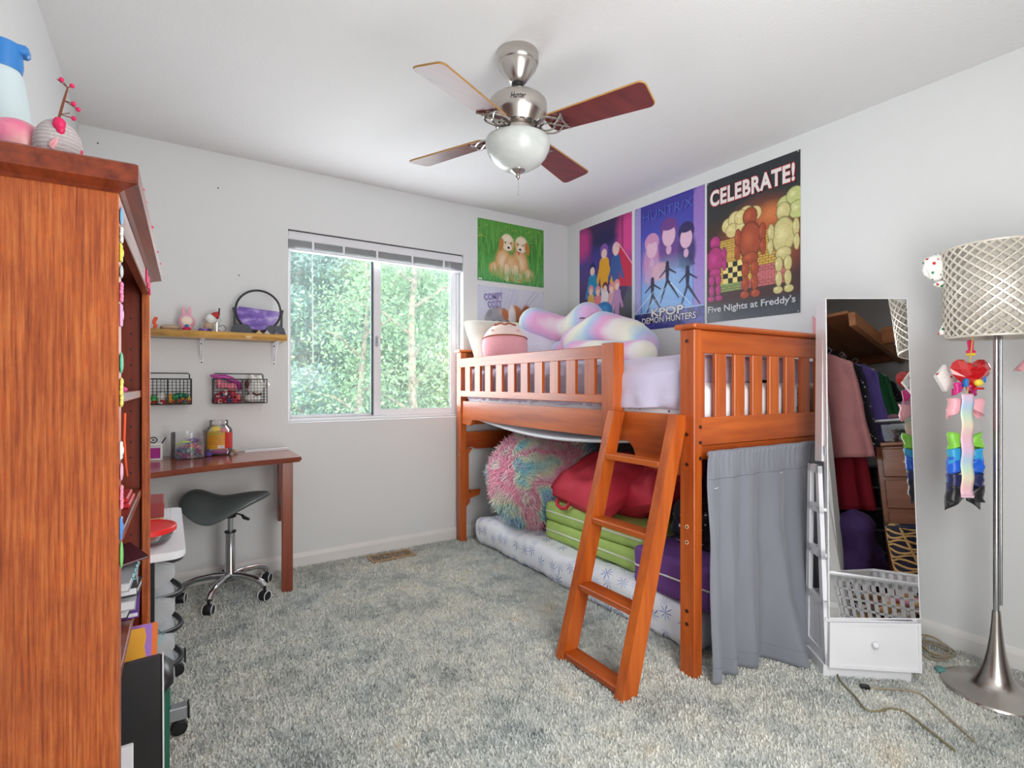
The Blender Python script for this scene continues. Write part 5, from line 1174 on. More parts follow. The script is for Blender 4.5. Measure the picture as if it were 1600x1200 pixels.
# books and papers on the third shelf
plain('paper_white', (226, 226, 230), .7); plain('book_grey', (170, 174, 178), .6); plain('book_black', (36, 36, 40), .5); plain('book_purple', (104, 56, 150), .5); plain('book_maroon', (84, 26, 44), .5); plain('wire_teal', (80, 190, 200), .4)
def book(i, lab, x0, x1, y0, y1, z0, z1, cov, rot=0, tilt=0):
    t = thing('book', lab, 'book', tuple(F @ Vector(((x0+x1)/2, (y0+y1)/2, z0)))); M = F @ Matrix.Translation(((x0+x1)/2, (y0+y1)/2, z0)) @ Matrix.Rotation(rot, 4, 'Z') @ Matrix.Rotation(tilt, 4, 'Y'); hx, hy = (x1-x0)/2, (y1-y0)/2
    g = G(); g.box(-hx, hx, -hy, hy, 0, .002, 0, M); g.box(-hx, hx, -hy, hy, z1-z0-.002, z1-z0, 0, M); g.box(-hx, -hx+.003, -hy, hy, 0, z1-z0, 0, M); build('book_cover', g, cov, t)
    g = G(); g.box(-hx+.002, hx-.003, -hy+.003, hy-.003, .002, z1-z0-.002, 0, M); build('page_block', g, 'paper_white', t)
book(0, 'white and purple book at the bottom of the pile on the third bookcase shelf', -.20, -.012, .55, .80, .538, .552, 'book_purple', .05)
book(1, 'black notebook second from the bottom of the pile', -.20, -.018, .52, .78, .554, .574, 'book_black', -.06)
book(2, 'thick grey covered book in the middle of the pile', -.21, -.015, .50, .76, .576, .60, 'book_grey', .04)
book(3, 'white paged pad bound in black above the thick grey book', -.20, -.02, .52, .76, .602, .622, 'book_black', .12)
book(4, 'grey workbook with a teal wire edge near the top of the pile', -.20, -.018, .50, .74, .624, .646, 'book_grey', -.03)
book(5, 'maroon booklet on the very top of the pile, corner bent upwards', -.18, -.01, .60, .78, .650, .656, 'book_maroon', .3, -.16)
g = G(); g.tube([F @ Vector((-.016, .50+k*.01, .635+.012*math.sin(k*PI))) if False else F @ Vector((-.014+.004*math.sin(k*1.5), .50+k*.0105, .648+.003*math.cos(k*1.5))) for k in range(24)], .0015, 5); build('wire_edge', g, 'wire_teal', smooth=60, label='teal wire along the top edge of the book pile', cat='wire')
# folders standing in the bottom compartment
plain('folder_orange', (246, 128, 44), .5); plain('folder_purple', (170, 120, 210), .5); plain('folder_yellow', (248, 176, 50), .5)
def folder(lab, m, y, x1, z1, lean_, zig=False):
    g = G(); z0 = .114
    prof = [(-.25, z0), (x1-.01, z0)]+([(x1+.004*(k % 2)-.002, z0+(z1-z0)*k/14) for k in range(1, 15)] if zig else [(x1, z0+.02), (x1+.004, z1)])+[(-.25, z1)]
    M = F @ Matrix.Translation((0, y, z0)) @ Matrix.Rotation(lean_, 4, 'X') @ Matrix.Translation((0, 0, -z0)); g.prism(prof, 0, .004, 'Y', M); build('folder', g, m, label=lab, cat='folder')
folder('bright orange folder standing nearest the room in the bookcase bottom', 'folder_orange', .66, .022, .455, -.28); folder('purple folder standing between the two orange ones', 'folder_purple', .63, .010, .465, -.28); folder('zigzag edged yellow orange folder behind the purple folder', 'folder_yellow', .60, .000, .468, -.28, True)
g = G(); M = Matrix.Translation((0, 1.435, 0)) @ Matrix.Rotation(math.radians(5), 4, 'Z') @ Matrix.Rotation(-.05, 4, 'X')
g.box(-.20, -.008, 0, .018, .112, .50, .004, M); plain('portfolio_black', (30, 28, 30), .3, var=.2, vscale=14, coat=.3)
pf_ = thing('portfolio_case', 'shiny black portfolio case standing in front of the bottom bookcase shelf', 'case', (-.1, 1.44, .0))
build('case_body', g, 'portfolio_black', pf_, smooth=30); g = G(); g.box(-.009, -.0055, -.001, .019, .112, .50, .001, M); build('white_edge', g, 'paper_white', pf_)
g = G(); M2 = Matrix.Translation((0, 1.30, 0)); g.box(-.16, -.058, 0, .012, .112, .40, .002, M2); 
build('paper_sheet', g, 'paper_white', label='stack of white papers sticking out in front of the black portfolio', cat='paper')
tb = thing('storage_tote', 'dark green plastic tote with a black rounded lid on the carpet beside the bookcase', 'tote', (.0, 1.60, 0)); plain('tote_green', (24, 84, 66), .4)
g = G(); g.box(-.052, .004, 1.47, 1.585, 0, .405, .012); build('tote_body', g, 'tote_green', tb, smooth=40)
g = G(); g.box(-.054, .012, 1.462, 1.592, .40, .448, .018); build('tote_lid', g, 'black_plastic', tb, smooth=60)
g = G(); g.box(-.0, .007, 1.48, 1.575, .355, .366, .003); build('tote_rib', g, 'tote_green', tb)
# things on top of the bookcase
TZ = 1.480
cb = thing('crocheted_toy', 'round white crocheted toy with pink flower and branch horns on the bookcase', 'toy', (-.148, 1.13, TZ))
m, nt, b = newmat('crochet_white'); w = nt.nodes.new('ShaderNodeTexWave'); w.bands_direction = 'Z'; w.inputs['Scale'].default_value = 48; w.inputs['Distortion'].default_value = 3; w.inputs['Detail Scale'].default_value = 20; nt.links.new(coords(nt), w.inputs['Vector'])
nt.links.new(ramp_n(nt, w.outputs[0], [(0, lin(236, 216, 220)), (.5, lin(252, 246, 246))]), b.inputs['Base Color']); b.inputs['Roughness'].default_value = .95; bump_n(nt, b, w.outputs[0], .9, .004); MATS['crochet_white'] = m
g = G(); cc = (-.150, 1.125, TZ+.034); g.ell(cc, (.0315, .0315, .041), 40, 28, fn=lambda p: p*(1+.016*math.sin(math.atan2(p.y, p.x)*26)*math.sin(p.z*34))); build('crochet_body', g, 'crochet_white', cb, smooth=80)
g = G(); g.ell((-.145, 1.097, TZ+.060), (.0085, .006, .010), 14, 8, fn=lambda p: p*(1+.25*nz(p.x*4, p.y*4, p.z*4))); g.ell((-.143, 1.096, TZ+.051), (.006, .005, .008), 10, 6); build('pink_flower', g, 'hot_pink', cb, smooth=60)
g = G(); g.tube([(-.156, 1.096, TZ+.022), (-.152, 1.094, TZ+.030), (-.147, 1.094, TZ+.034), (-.149, 1.0945, TZ+.028), (-.154, 1.095, TZ+.018)], .003, 6); build('peach_nose', g, 'plush_pink', cb, smooth=60)
g = G(); g.ell((-.121, 1.12, TZ+.028), (.004, .005, .005), 8, 6); build('pink_button', g, 'hot_pink', cb)
plain('twig', (122, 70, 44), .8); 
tw = thing('berry_twig', 'small twig with magenta berries standing up behind the crocheted toy', 'twig', (-.158, 1.16, TZ+.07)); bpts = [(-.160, 1.16, TZ+.06), (-.152, 1.16, TZ+.10), (-.147, 1.16, TZ+.125), (-.142, 1.16, TZ+.148)]
g = G(); g.tube(bpts, [.0022, .002, .0018, .0012], 6)
tips = [(-.136, 1.158, TZ+.152), (-.150, 1.158, TZ+.158), (-.134, 1.158, TZ+.122), (-.128, 1.158, TZ+.114), (-.134, 1.158, TZ+.097), (-.156, 1.16, TZ+.158), (-.139, 1.156, TZ+.104)]
for i, q in enumerate(tips): g.tube([bpts[3 if i < 2 or i == 5 else (2 if i < 4 else 1)], q], .0008, 4)
build('twig_stem', g, 'twig', tw)
for q in tips[:5]: g = G(); g.ell(q, .0038, 10, 6); build('berry', g, 'hot_pink', tw, smooth=60)
g = G(); g.ell((-.205, 1.15, TZ+.036), (.040, .036, .036), 32, 20); m, nt, b = newmat('pink_shimmer'); nt.links.new(ramp_n(nt, noise_n(nt, coords(nt), 16, 3), [(.35, lin(240, 120, 160)), (.6, lin(246, 176, 178))]), b.inputs['Base Color']); b.inputs['Roughness'].default_value = .3; MATS['pink_shimmer'] = m
build('round_toy', g, 'pink_shimmer', smooth=80, label='shiny pink rounded toy on the bookcase left of the crocheted one', cat='toy')
sb = thing('spray_bottle', 'tall pale translucent bottle with a blue cap at the left edge of the bookcase top', 'bottle', (-.235, 1.28, TZ)); plain('bottle_pale', (214, 232, 236), .3); plain('cap_blue', (58, 136, 214), .4)
g = G(); g.lathe([(0, 0), (.044, 0), (.046, .01), (.043, .08), (.037, .15), (.030, .20), (.024, .215), (0, .215)], 32, (-.25, 1.30, TZ)); build('bottle_body', g, 'bottle_pale', sb, smooth=40)
g = G(); g.lathe([(0, .213), (.027, .213), (.029, .225), (.027, .26), (0, .265)], 24, (-.25, 1.30, TZ)); g.box(-.25, -.213, 1.285, 1.315, TZ+.245, TZ+.262, .004); build('bottle_cap', g, 'cap_blue', sb, smooth=40)
g = G(); g.box(-.30, -.222, 1.10, 1.128, TZ, TZ+.035, .003); build('blue_box', g, 'cap_blue', label='blue box behind the pink rounded toy at the left edge', cat='box')
# berry garland lying along the front of the top
gl = thing('berry_garland', 'thin garland of tiny magenta berries along the front edge of the bookcase top', 'garland', tuple(kw(.01, .4, 1.48)))
g = G(); gp = [tuple(kw(.020+.004*math.sin(k*1.3), .06+k*.03, 1.481+.002*math.sin(k*2.7))) for k in range(28)]; g.tube(gp, .0010, 4); build('garland_stem', g, 'twig', gl)
for k in range(2, 27, 3):
    g = G(); q = Vector(gp[k])+Vector((.005, 0, .005)); g.tube([gp[k], tuple(q)], .0007, 4); g.ell(tuple(q), .0036, 8, 6); build('berry', g, 'hot_pink', gl, smooth=60)
for (yy, zz) in ((.66, 1.412), (.71, 1.405), (.76, 1.41), (.80, 1.40)):
    g = G(); g.box(.0022, .006, yy, yy+.022, zz-.012, zz+.024, .001, F); build('pink_clip', g, 'hot_pink', label='small pink clip on the top rail of the bookcase, '+{.66: 'nearest the camera', .71: 'second from the camera', .76: 'third from the camera', .80: 'farthest from the camera'}[yy], cat='hair clip', group='pink clips on the bookcase top rail')

# ---------------------------------------------------------------- rolling drawer cart
ca = thing('rolling_cart', 'white topped rolling cart with black frame and clear curved drawers under the desk', 'cart', (-.12, 2.2, 0))
g = G(); x0, x1, y0, y1, r = -.30, .048, 1.955, 2.66, .035
pl_ = []
for (cx_, cy_, a0_) in ((x1-r, y1-r, 0), (x0+r, y1-r, PI/2), (x0+r, y0+r, PI), (x1-r, y0+r, 3*PI/2)):
    pl_ += [(cx_+r*math.cos(a0_+k*PI/12), cy_+r*math.sin(a0_+k*PI/12)) for k in range(7)]
def ptop(z0, z1, d): return [(x*1.0+(-d if x > 0 else d), y+(d if y < 2.2 else -d)) for x, y in pl_]
g.prism(ptop(0, 0, .004), .575, .582); g.prism(pl_, .582, .600); build('cart_top', g, 'white_plastic', ca, smooth=40)
for y in (1.995, 2.40):
    g = G(); g.box(-.30, .054, y-.020, y+.020, .055, .096, .003); ft = build('foot_bar', g, 'silver', ca, smooth=30)
    g = G(); g.box(.054, .059, y-.021, y+.021, .053, .098, .002); build('end_cap', g, 'black_plastic', ft)
    for x in (.030, -.28):
        g = G(); M = Matrix.Translation((x, y, .026)) @ Matrix.Rotation(PI/2, 4, 'X'); g.lathe([(0, -.014), (.020, -.014), (.024, -.010), (.024, .010), (.020, .014), (0, .014)], 20, M=M); g.box(x-.008, x+.008, y-.010, y+.010, .03, .062, .002); build('caster', g, 'black_plastic', ft, smooth=40)
for y in (2.03, 2.375):
    for x in (-.27, -.055): g = G(); g.box(x-.02, x+.02, y-.009, y+.009, .09, .576, .004); build('upright', g, 'black_plastic', ca, smooth=30)
g = G(); g.box(-.30, -.045, 2.02, 2.026, .09, .576); build('side_panel', g, 'black_plastic', ca)
for k in range(4):
    z0 = .10+k*.118; n_ = 14
    P = [(-.28, z0), (-.06, z0)]+[(-.06+.080*math.sin(PI*t/n_)**.8*1.0, z0+.105*t/n_) for t in range(0, n_+1)]+[(-.28, z0+.105)]
    g = G(); g.prism(P, 2.045, 2.36, 'Y'); d_ = build('drawer', g, 'frosty_drawer', ca, smooth=40)
    g = G(); g.tube([(-.052, 2.046+.31*q/16, z0+.088-.05*math.sin(PI*q/16)) if False else (-.052+.092*math.sin(PI*q/16), 2.04+.325*q/16, z0+.094-.030*math.sin(PI*q/16)) for q in range(17)], .0085, 8); build('drawer_lip', g, 'black_plastic', d_, smooth=60)
g = G(); g.tube([(-.045, 2.1, .335), (-.01, 2.0, .33), (-.035, 1.95, .31), (-.06, 2.0, .30)], .0018, 5); build('hair_elastic', g, 'wire_teal', smooth=60, label='thin teal elastic cord hooked over the front of the cart', cat='cord')
bx_ = thing('lidded_box', 'dark red box with a kraft paper front on the back of the cart top', 'box', (-.06, 2.36, .60)); plain('box_maroon', (146, 60, 60), .7); plain('kraft', (206, 164, 108), .8); plain('kraft_print', (90, 70, 50), .8)
g = G(); g.box(-.20, -.014, 2.26, 2.45, .601, .655, .002); build('kraft_base', g, 'kraft', bx_); g = G(); g.box(-.203, -.011, 2.257, 2.453, .648, .700, .003); build('maroon_lid', g, 'box_maroon', bx_)
text('lettering', 'handmade', 'kraft_print', bx_, Matrix(((1, 0, 0, -.055), (0, 0, -1, 2.2592), (0, 1, 0, .636), (0, 0, 0, 1))), .05, .008) if False else None
for (q, w_) in ((.640, .045), (.632, .06), (.624, .052), (.616, .058)):
    g = G(); g.box(-.085, -.085+w_, 2.2592, 2.2602, q, q+.0022); build('printed_line', g, 'kraft_print', bx_)
g = G(); g.lathe([(0, 0), (.006, 0), (.006, .001), (0, .001)], 12, M=Matrix.Translation((-.026, 2.2602, .638)) @ Matrix.Rotation(PI/2, 4, 'X')); build('printed_mark', g, 'kraft_print', bx_)
g = G(); g.box(-.006, -.001, 2.27, 2.44, .601, .672, .001); g.box(.004, .009, 2.30, 2.42, .601, .66, .001); build('card_sleeve', g, 'clear_plastic', label='clear plastic card sleeves standing beside the maroon box', cat='sleeve', kind='stuff')
bw_ = thing('glass_food_dish', 'round glass dish with a bright red lid on the front of the cart top', 'dish', (-.085, 2.10, .60)); plain('lid_red', (226, 40, 40), .4)
c_ = (-.080, 2.105, .601)
g = G(); g.lathe([(0, 0), (.075, 0), (.088, .008), (.096, .022), (.100, .046), (.097, .046), (.093, .022), (.085, .011), (.0, .004)], 40, c_); build('dish', g, 'clear_plastic', bw_, smooth=50)
g = G(); g.lathe([(0, .054), (.092, .054), (.094, .057), (.103, .056), (.106, .052), (.106, .040), (.103, .040), (.102, .050), (0, .050)], 44, c_); build('dish_lid', g, 'lid_red', bw_, smooth=40)

# ---------------------------------------------------------------- desk, stool
dk = thing('desk', 'narrow reddish brown wooden desk with a curved front along the window wall', 'desk', (.1, 3.2, 0))
front = [(-.37, 2.70), (-.20, 2.745), (-.06, 2.80), (.10, 2.862), (.25, 2.91), (.40, 2.945), (.55, 2.965), (.59, 2.972), (.602, 2.985), (.605, 3.0), (.605, YB-.012), (-.37, YB-.012)]
g = G(); g.prism(front, .716, .731); g.prism([(x-(.003 if x > .5 else 0), y+(.004 if y < 3.1 else 0)) for x, y in front], .731, .735); g.prism([(x-(.006 if x > .5 else 0), y+(.007 if y < 3.1 else 0)) for x, y in front], .708, .716); build('desk_top', g, 'desk_wood', dk, smooth=30)
wood('desk_wood_upright', (150, 74, 46), (118, 52, 32), 'Z', 8, .3, .3)
g = G(); g.box(.513, .568, 3.035, 3.06, 0, .709, .003); build('leg', g, 'desk_wood_upright', dk, smooth=30)
g = G(); g.prism([(3.325, .35), (3.335, .322), (3.355, .313), (3.375, .32), (3.385, .345), (3.385, .708), (3.325, .708)], .545, .566, 'X'); build('wall_bracket', g, 'desk_wood_upright', dk, smooth=30)
g = G(); g.box(.546, .566, 3.06, 3.33, .42, .47, .003); build('leg_stretcher', g, 'desk_wood_upright', dk, smooth=30)
g = G(); g.lathe([(0, 0), (.006, 0), (.006, .002), (0, .002)], 10, M=Matrix.Translation((.5445, 3.355, .67)) @ Matrix.Rotation(PI/2, 4, 'Y')); build('bolt', g, 'black_metal', dk)
SX, SY = .278, 3.155
st_ = thing('saddle_stool', 'rolling stool with a dark grey saddle seat and chrome five star base', 'stool', (SX, SY, 0)); plain('vinyl_grey', (88, 97, 97), .34, coat=.1, bump=.08, bscale=40)
stp = [(.057, 3.184), (.166, 2.944), (.42, 2.985), (.470, 3.255), (.262, 3.375)]
for (x, y) in stp:
    d = Vector((x-SX, y-SY, 0)); L = d.length; d.normalize(); g = G()
    g.tube([Vector((SX, SY, .112))+d*.015, Vector((SX, SY, .118))+d*L*.35, Vector((SX, SY, .112))+d*L*.7, Vector((SX, SY, .096))+d*L*.92, Vector((SX, SY, .074))+d*L], [.020, .017, .0155, .016, .018], 12); build('base_arm', g, 'chrome', st_, smooth=70)
    a = math.atan2(d.y, d.x)+1.1; wv_ = Vector((math.cos(-.58+.35*math.sin(x*40)), math.sin(-.58+.35*math.sin(x*40)), 0)); wu_ = Vector((0, 0, 1)).cross(wv_); M = Matrix(((wu_.x, 0, wv_.x, x), (wu_.y, 0, wv_.y, y), (0, 1, 0, .028), (0, 0, 0, 1)))
    g = G(); g.lathe([(0, -.020), (.022, -.020), (.026, -.015), (.026, .015), (.022, .020), (0, .020)], 22, M=M); cs = build('caster', g, 'black_plastic', st_, smooth=45)
    g = G(); g.tube([tuple(M @ Vector((.0255*math.cos(t), .0255*math.sin(t), zz))) for zz in (.0215,) for t in [k*2*PI/20 for k in range(20)]], .0022, 5, closed=True); g.tube([tuple(M @ Vector((.0255*math.cos(t), .0255*math.sin(t), -.0215))) for t in [k*2*PI/20 for k in range(20)]], .0022, 5, closed=True); build('wheel_rim', g, 'white_plastic', cs, smooth=60)
    g = G(); g.tube([(x, y, .04), (x, y, .085)], .007, 8); build('caster_stem', g, 'black_plastic', cs)
g = G(); g.lathe([(0, .085), (.026, .085), (.030, .095), (.030, .128), (.025, .136), (.024, .34), (0, .34)], 28, (SX, SY, 0)); build('gas_column', g, 'chrome', st_, smooth=50)
g = G(); g.lathe([(0, .338), (.028, .338), (.028, .347), (.0, .347)], 28, (SX, SY, 0)); build('column_collar', g, 'black_plastic', st_, smooth=50)
g = G(); g.tube([(SX, SY, .345), (SX, SY, .425)], .0145, 20); build('piston', g, 'chrome', st_, smooth=60)
g = G(); g.lathe([(0, .418), (.026, .418), (.030, .425), (.030, .44), (0, .44)], 20, (SX, SY, 0)); build('seat_mount', g, 'black_plastic', st_, smooth=50)
# saddle: long axis along the camera's right, nose to the right and raised
SA = Matrix(((math.cos(-.42), -math.sin(-.42), 0, SX-.018), (math.sin(-.42), math.cos(-.42), 0, SY+.02), (0, 0, 1, .492), (0, 0, 0, 1)))
g = G()
def saddle(p):
    return p
V = []; nu_, nv_ = 40, 28
for j in range(nv_+1):
    for i in range(nu_):
        t = PI*j/nv_; a = 2*PI*i/nu_; px_, py_, pz_ = -math.cos(t), math.sin(t)*math.cos(a), math.sin(t)*math.sin(a)
        x = px_*.222; k = (px_+1)/2; wid = .195*(1-k)**.55+.085*k**.8 if k < 1 else .085; wid = .19-.11*(k**.9)
        y = py_*wid; arch = -.9*(y*y)/.19*(1-.45*k); ridge = .030*math.exp(-(k-.18)**2/.03)*(-1 if abs(py_) < .3 else 0)*0
        zc = .018*0+.050*max(0, (k-.45))/.55+.055*math.exp(-((k-.13)/.22)**2); zc -= .006; thick = .040*(1 if pz_ > 0 else 1.0)
        z = zc+arch*1.15+pz_*thick
        V.append((x, y, z))
F4 = []
for j in range(nv_):
    for i in range(nu_):
        k = (i+1) % nu_; F4.append((j*nu_+i, j*nu_+k, (j+1)*nu_+k, (j+1)*nu_+i))
g.add(V, F4, SA); build('saddle_seat', g, 'vinyl_grey', st_, smooth=80)
g = G(); g.tube([(SX+.02, SY-.01, .44), (SX+.05, SY-.03, .43)], .004, 6); g.tube([(SX+.05, SY-.03, .432), (SX+.062, SY-.038, .415), (SX+.085, SY-.05, .405)], [.006, .010, .007], 8); build('height_lever', g, 'black_plastic', st_, smooth=60)

# ---------------------------------------------------------------- live edge wall shelf and brackets
ws = thing('wall_shelf', 'live edge wooden wall shelf with dark streaks to the left of the window', 'shelf', (.1, 3.33, 1.37))
g = G(); n_ = 60
prof = []
V = []; F_ = []
for i in range(n_+1):
    x = -.37+.945*i/n_; w_ = .006*nz(x*14, 1)+.003*nz(x*40, 2)
    V += [(x, YB-.001, 1.372), (x, 3.248+w_, 1.373), (x, 3.240+w_+.004*nz(x*25, 5), 1.391), (x, 3.249+w_, 1.409), (x, YB-.001, 1.409)]
for i in range(n_):
    for k in range(5): a = i*5+k; b_ = i*5+(k+1) % 5; F_.append((a, b_, b_+5, a+5))
F_ += [tuple(range(5)), tuple(range(n_*5, n_*5+5))]; g.add(V, F_); build('shelf_board', g, 'slab_wood', ws, smooth=40)
for x in (.158, .532):
    g = G(); g.box(x-.011, x+.011, YB-.004, YB-.0005, 1.235, 1.372, .001); g.box(x-.011, x+.011, 3.27, YB-.001, 1.3685, 1.372, .001)
    g.tube([(x, YB-.006, 1.262), (x, YB-.05, 1.285), (x, YB-.10, 1.345), (x, YB-.12, 1.368)], .0035, 6); bk_ = build('shelf_bracket', g, 'white_paint', ws, smooth=40)
    for z in (1.246, 1.35): g = G(); g.ell((x, YB-.005, z), (.004, .002, .004), 8, 6); build('bracket_screw', g, 'black_metal', bk_)
SZ = 1.4095
# moving sand picture
plain('sand_purple', (128, 86, 190), .5, var=.5, vscale=14); m, nt, b = newmat('sand_purple2'); nt.links.new(ramp_n(nt, noise_n(nt, coords(nt, (1, 1, 2.4)), 11, 4, .6), [(.36, lin(92, 50, 160)), (.52, lin(136, 92, 200)), (.66, lin(206, 186, 230))]), b.inputs['Base Color']); b.inputs['Roughness'].default_value = .45; MATS['sand_purple2'] = m
sc = thing('sand_picture', 'round black framed sand picture half full of purple sand on a dark stand', 'decoration', (.437, 3.335, SZ)); C_ = (.437, 3.335, 1.546); Rr = .117
FM = Matrix.Translation(C_) @ Matrix.Rotation(-.10, 4, 'Z')
g = G(); g.tube([FM @ Vector((Rr*math.cos(t), 0, Rr*math.sin(t))) for t in [k*2*PI/56 for k in range(56)]], .0062, 8, closed=True); build('ring_frame', g, 'black_plastic', sc, smooth=60)
g = G(); g.lathe([(0, -.004), (Rr-.003, -.004), (Rr-.003, .004), (0, .004)], 48, M=FM @ Matrix.Rotation(PI/2, 4, 'X')); build('glass_disc', g, 'clear_plastic', sc)
g = G(); pts = [(-Rr*.985+.0, .0)]; lv = -.0; P = []
for k in range(33):
    t = PI+PI*k/32; P.append(((Rr-.006)*math.cos(t), (Rr-.006)*math.sin(t)))
top_ = [((Rr-.006)*math.cos(t)*1.0, 0) for t in (0,)]
P += [(.085, .004), (.05, .006), (.01, .009), (-.03, .013), (-.07, .017), (-.10, .020)]
g.prism(P, -.0025, .0025, 'Y', FM); build('purple_sand', g, 'sand_purple2', sc)
plain('stand_slate', (58, 62, 76), .45)
for (xa, xb) in ((-.145, -.035), (.035, .145)):
    g = G(); q = [(xa, -.137), (xb, -.137), (xb, -.108 if xa < 0 else -.085), (xb-.02 if xa < 0 else xb-.03, -.085), (xa+.03 if xa < 0 else xa, -.085 if xa < 0 else -.108), (xa+.012, -.098)] if xa < 0 else [(xa, -.137), (xb, -.137), (xb-.012, -.098), (xb-.03, -.085), (xa+.02, -.085), (xa, -.108)]
    if xa < 0: q = [(xa, -.137), (xb, -.137), (xb, -.108), (xb-.02, -.085), (xa+.03, -.085), (xa+.012, -.098)]
    g.prism(q, -.035, .035, 'Y', FM); build('stand_base', g, 'stand_slate', sc)
g = G(); g.prism([(-.06, -.137), (.06, -.137), (.05, -.126), (-.05, -.126)], -.030, .030, 'Y', FM); build('stand_base', g, 'stand_slate', sc)
for s_ in (-1, 1):
    g = G(); q = [(s_*.108, -.09), (s_*.128, -.09), (s_*.128, -.02), (s_*.134, .008), (s_*.125, .014), (s_*.119, .004), (s_*.118, -.02), (s_*.114, -.07)]; g.prism(q, -.008, .008, 'Y', FM); build('stand_arm', g, 'black_plastic', sc)
# small things on the shelf
bn = thing('bunny_figurine', 'pale pink bunny figurine holding a small blue ball on the wall shelf', 'figurine', (.085, 3.32, SZ)); plain('bunny_pink', (240, 178, 196), .6); plain('ball_blue', (70, 120, 190), .35); plain('cream', (240, 222, 206), .6)
g = G(); g.ell((.085, 3.335, SZ+.052), (.040, .034, .042), 24, 16); g.ell((.085, 3.33, SZ+.018), (.028, .024, .022), 20, 12)
for s_ in (-1, 1): g.ell((.085+s_*.015, 3.335, SZ+.108), (.010, .008, .030), 14, 10)
h = remeshed(g, .004, 3); build('bunny_body', h, 'bunny_pink', bn, smooth=80)
g = G(); g.ell((.085, 3.305, SZ+.052), (.027, .008, .026), 20, 12); build('cream_face', g, 'cream', bn, smooth=80)
g = G(); g.ell((.085, 3.300, SZ+.026), (.010, .010, .009), 14, 10); build('blue_ball', g, 'ball_blue', bn, smooth=80)
g = G(); g.ell((.085, 3.312, SZ+.012), (.020, .014, .011), 14, 8); build('pink_feet', g, 'hot_pink', bn, smooth=80)
sg = thing('snowman_ornament', 'white and tan winter ornament with a red hat and looping silver wires', 'ornament', (.195, 3.32, SZ)); plain('tan', (190, 166, 140), .7); plain('snow_white', (236, 236, 232), .7); plain('hat_red', (190, 40, 44), .6)
g = G(); g.ell((.188, 3.33, SZ+.030), (.026, .022, .030), 18, 12); build('tan_body', g, 'tan', sg, smooth=80)
g = G(); g.ell((.200, 3.325, SZ+.072), (.028, .022, .026), 20, 12, fn=lambda p: p*(1+.14*nz(p.x*3, p.y*3, p.z*3))); build('white_head', g, 'snow_white', sg, smooth=80)
g = G(); g.lathe([(.020, 0), (.022, .006), (.016, .020), (.005, .036), (0, .04)], 16, M=Matrix.Translation((.215, 3.322, SZ+.086)) @ Matrix.Rotation(.7, 4, 'Y')); build('red_hat', g, 'hat_red', sg, smooth=60)
g = G(); g.tube([(.236, 3.315, SZ+.09), (.238, 3.315, SZ+.134)], .004, 6); build('dark_stick', g, 'dark_line', sg)
g = G(); g.tube([(.160, 3.30, SZ), (.160, 3.30, SZ+.045), (.152, 3.30, SZ+.06), (.165, 3.30, SZ+.068)], .0016, 5); g.tube([(.235, 3.30, SZ), (.235, 3.30, SZ+.05), (.246, 3.30, SZ+.07), (.232, 3.30, SZ+.085)], .0016, 5); g.tube([(.225, 3.29, SZ), (.225, 3.29, SZ+.052)], .003, 6); build('silver_wires', g, 'chrome', sg)
g = G(); g.ell((.252, 3.30, SZ+.022), (.019, .017, .019), 18, 12); g.box(.240, .264, 3.29, 3.31, SZ, SZ+.006, .002); build('glass_ball', g, 'clear_plastic', smooth=80, label='small clear glass ball on the shelf right of the snowman ornament', cat='ornament', kind=None)
g = G(); g.ell((.010, 3.33, SZ+.014), (.046, .03, .017), 24, 10, fn=lambda p: p*(1+.2*nz(p.x*3, p.y*3, p.z*5))); build('seashell', g, 'tan', smooth=60, label='flat tan shell lying at the left of the pink bunny', cat='shell')
g = G(); 
for k in range(5): g.ell((-.056+.004*math.sin(k*2), 3.30, SZ+.009+k*.012), (.010, .008, .009), 10, 8)
build('orange_figurine', remeshed(g, .003, 1), 'orange_band', smooth=80, label='small orange figurine at the left end of the wall shelf', cat='figurine')
for i, (x, c, lab) in enumerate(((.148, (96, 70, 150), 'dark purple stone on the shelf nearest the pink bunny'), (.168, (150, 110, 190), 'lilac stone in the middle of the shelf stones'), (.188, (60, 60, 120), 'navy stone on the shelf nearest the snowman ornament'))):
    plain('stone%d' % i, c, .3); g = G(); g.ell((x, 3.275, SZ+.007), (.011, .009, .009), 10, 7, fn=lambda p: p*(1+.3*nz(p.x*3+x*9, p.y*3, p.z*3))); build('polished_stone', g, 'stone%d' % i, label=lab, cat='stone')
for i, (x, c, lab) in enumerate(((.432, (206, 180, 120), 'sandy tan pyramid stone in front of the sand picture'), (.474, (196, 190, 186), 'pale grey pyramid stone in front of the sand picture'), (.524, (112, 108, 124), 'dark grey pyramid stone at the right end of the shelf'))):
    plain('pyramid%d' % i, c, .4); g = G(); r = .016; g.add([(x-r, 3.262, SZ), (x+r, 3.262, SZ), (x+r, 3.294, SZ), (x-r, 3.294, SZ), (x, 3.278, SZ+.023)], [(0, 3, 2, 1), (0, 1, 4), (1, 2, 4), (2, 3, 4), (3, 0, 4)]); build('pyramid_stone', g, 'pyramid%d' % i, label=lab, cat='stone')
for (x, z) in ((.345, 1.755), (.24, 2.24), (-.30, 2.36)):
    g = G(); g.ell((x, YB-.001, z), (.004, .002, .004), 8, 6); build('nail', g, 'dark_line', label={.345: 'nail in the wall above the sand picture', .24: 'nail high on the wall left of the window', -.30: 'nail near the ceiling in the left corner'}[x], cat='nail')

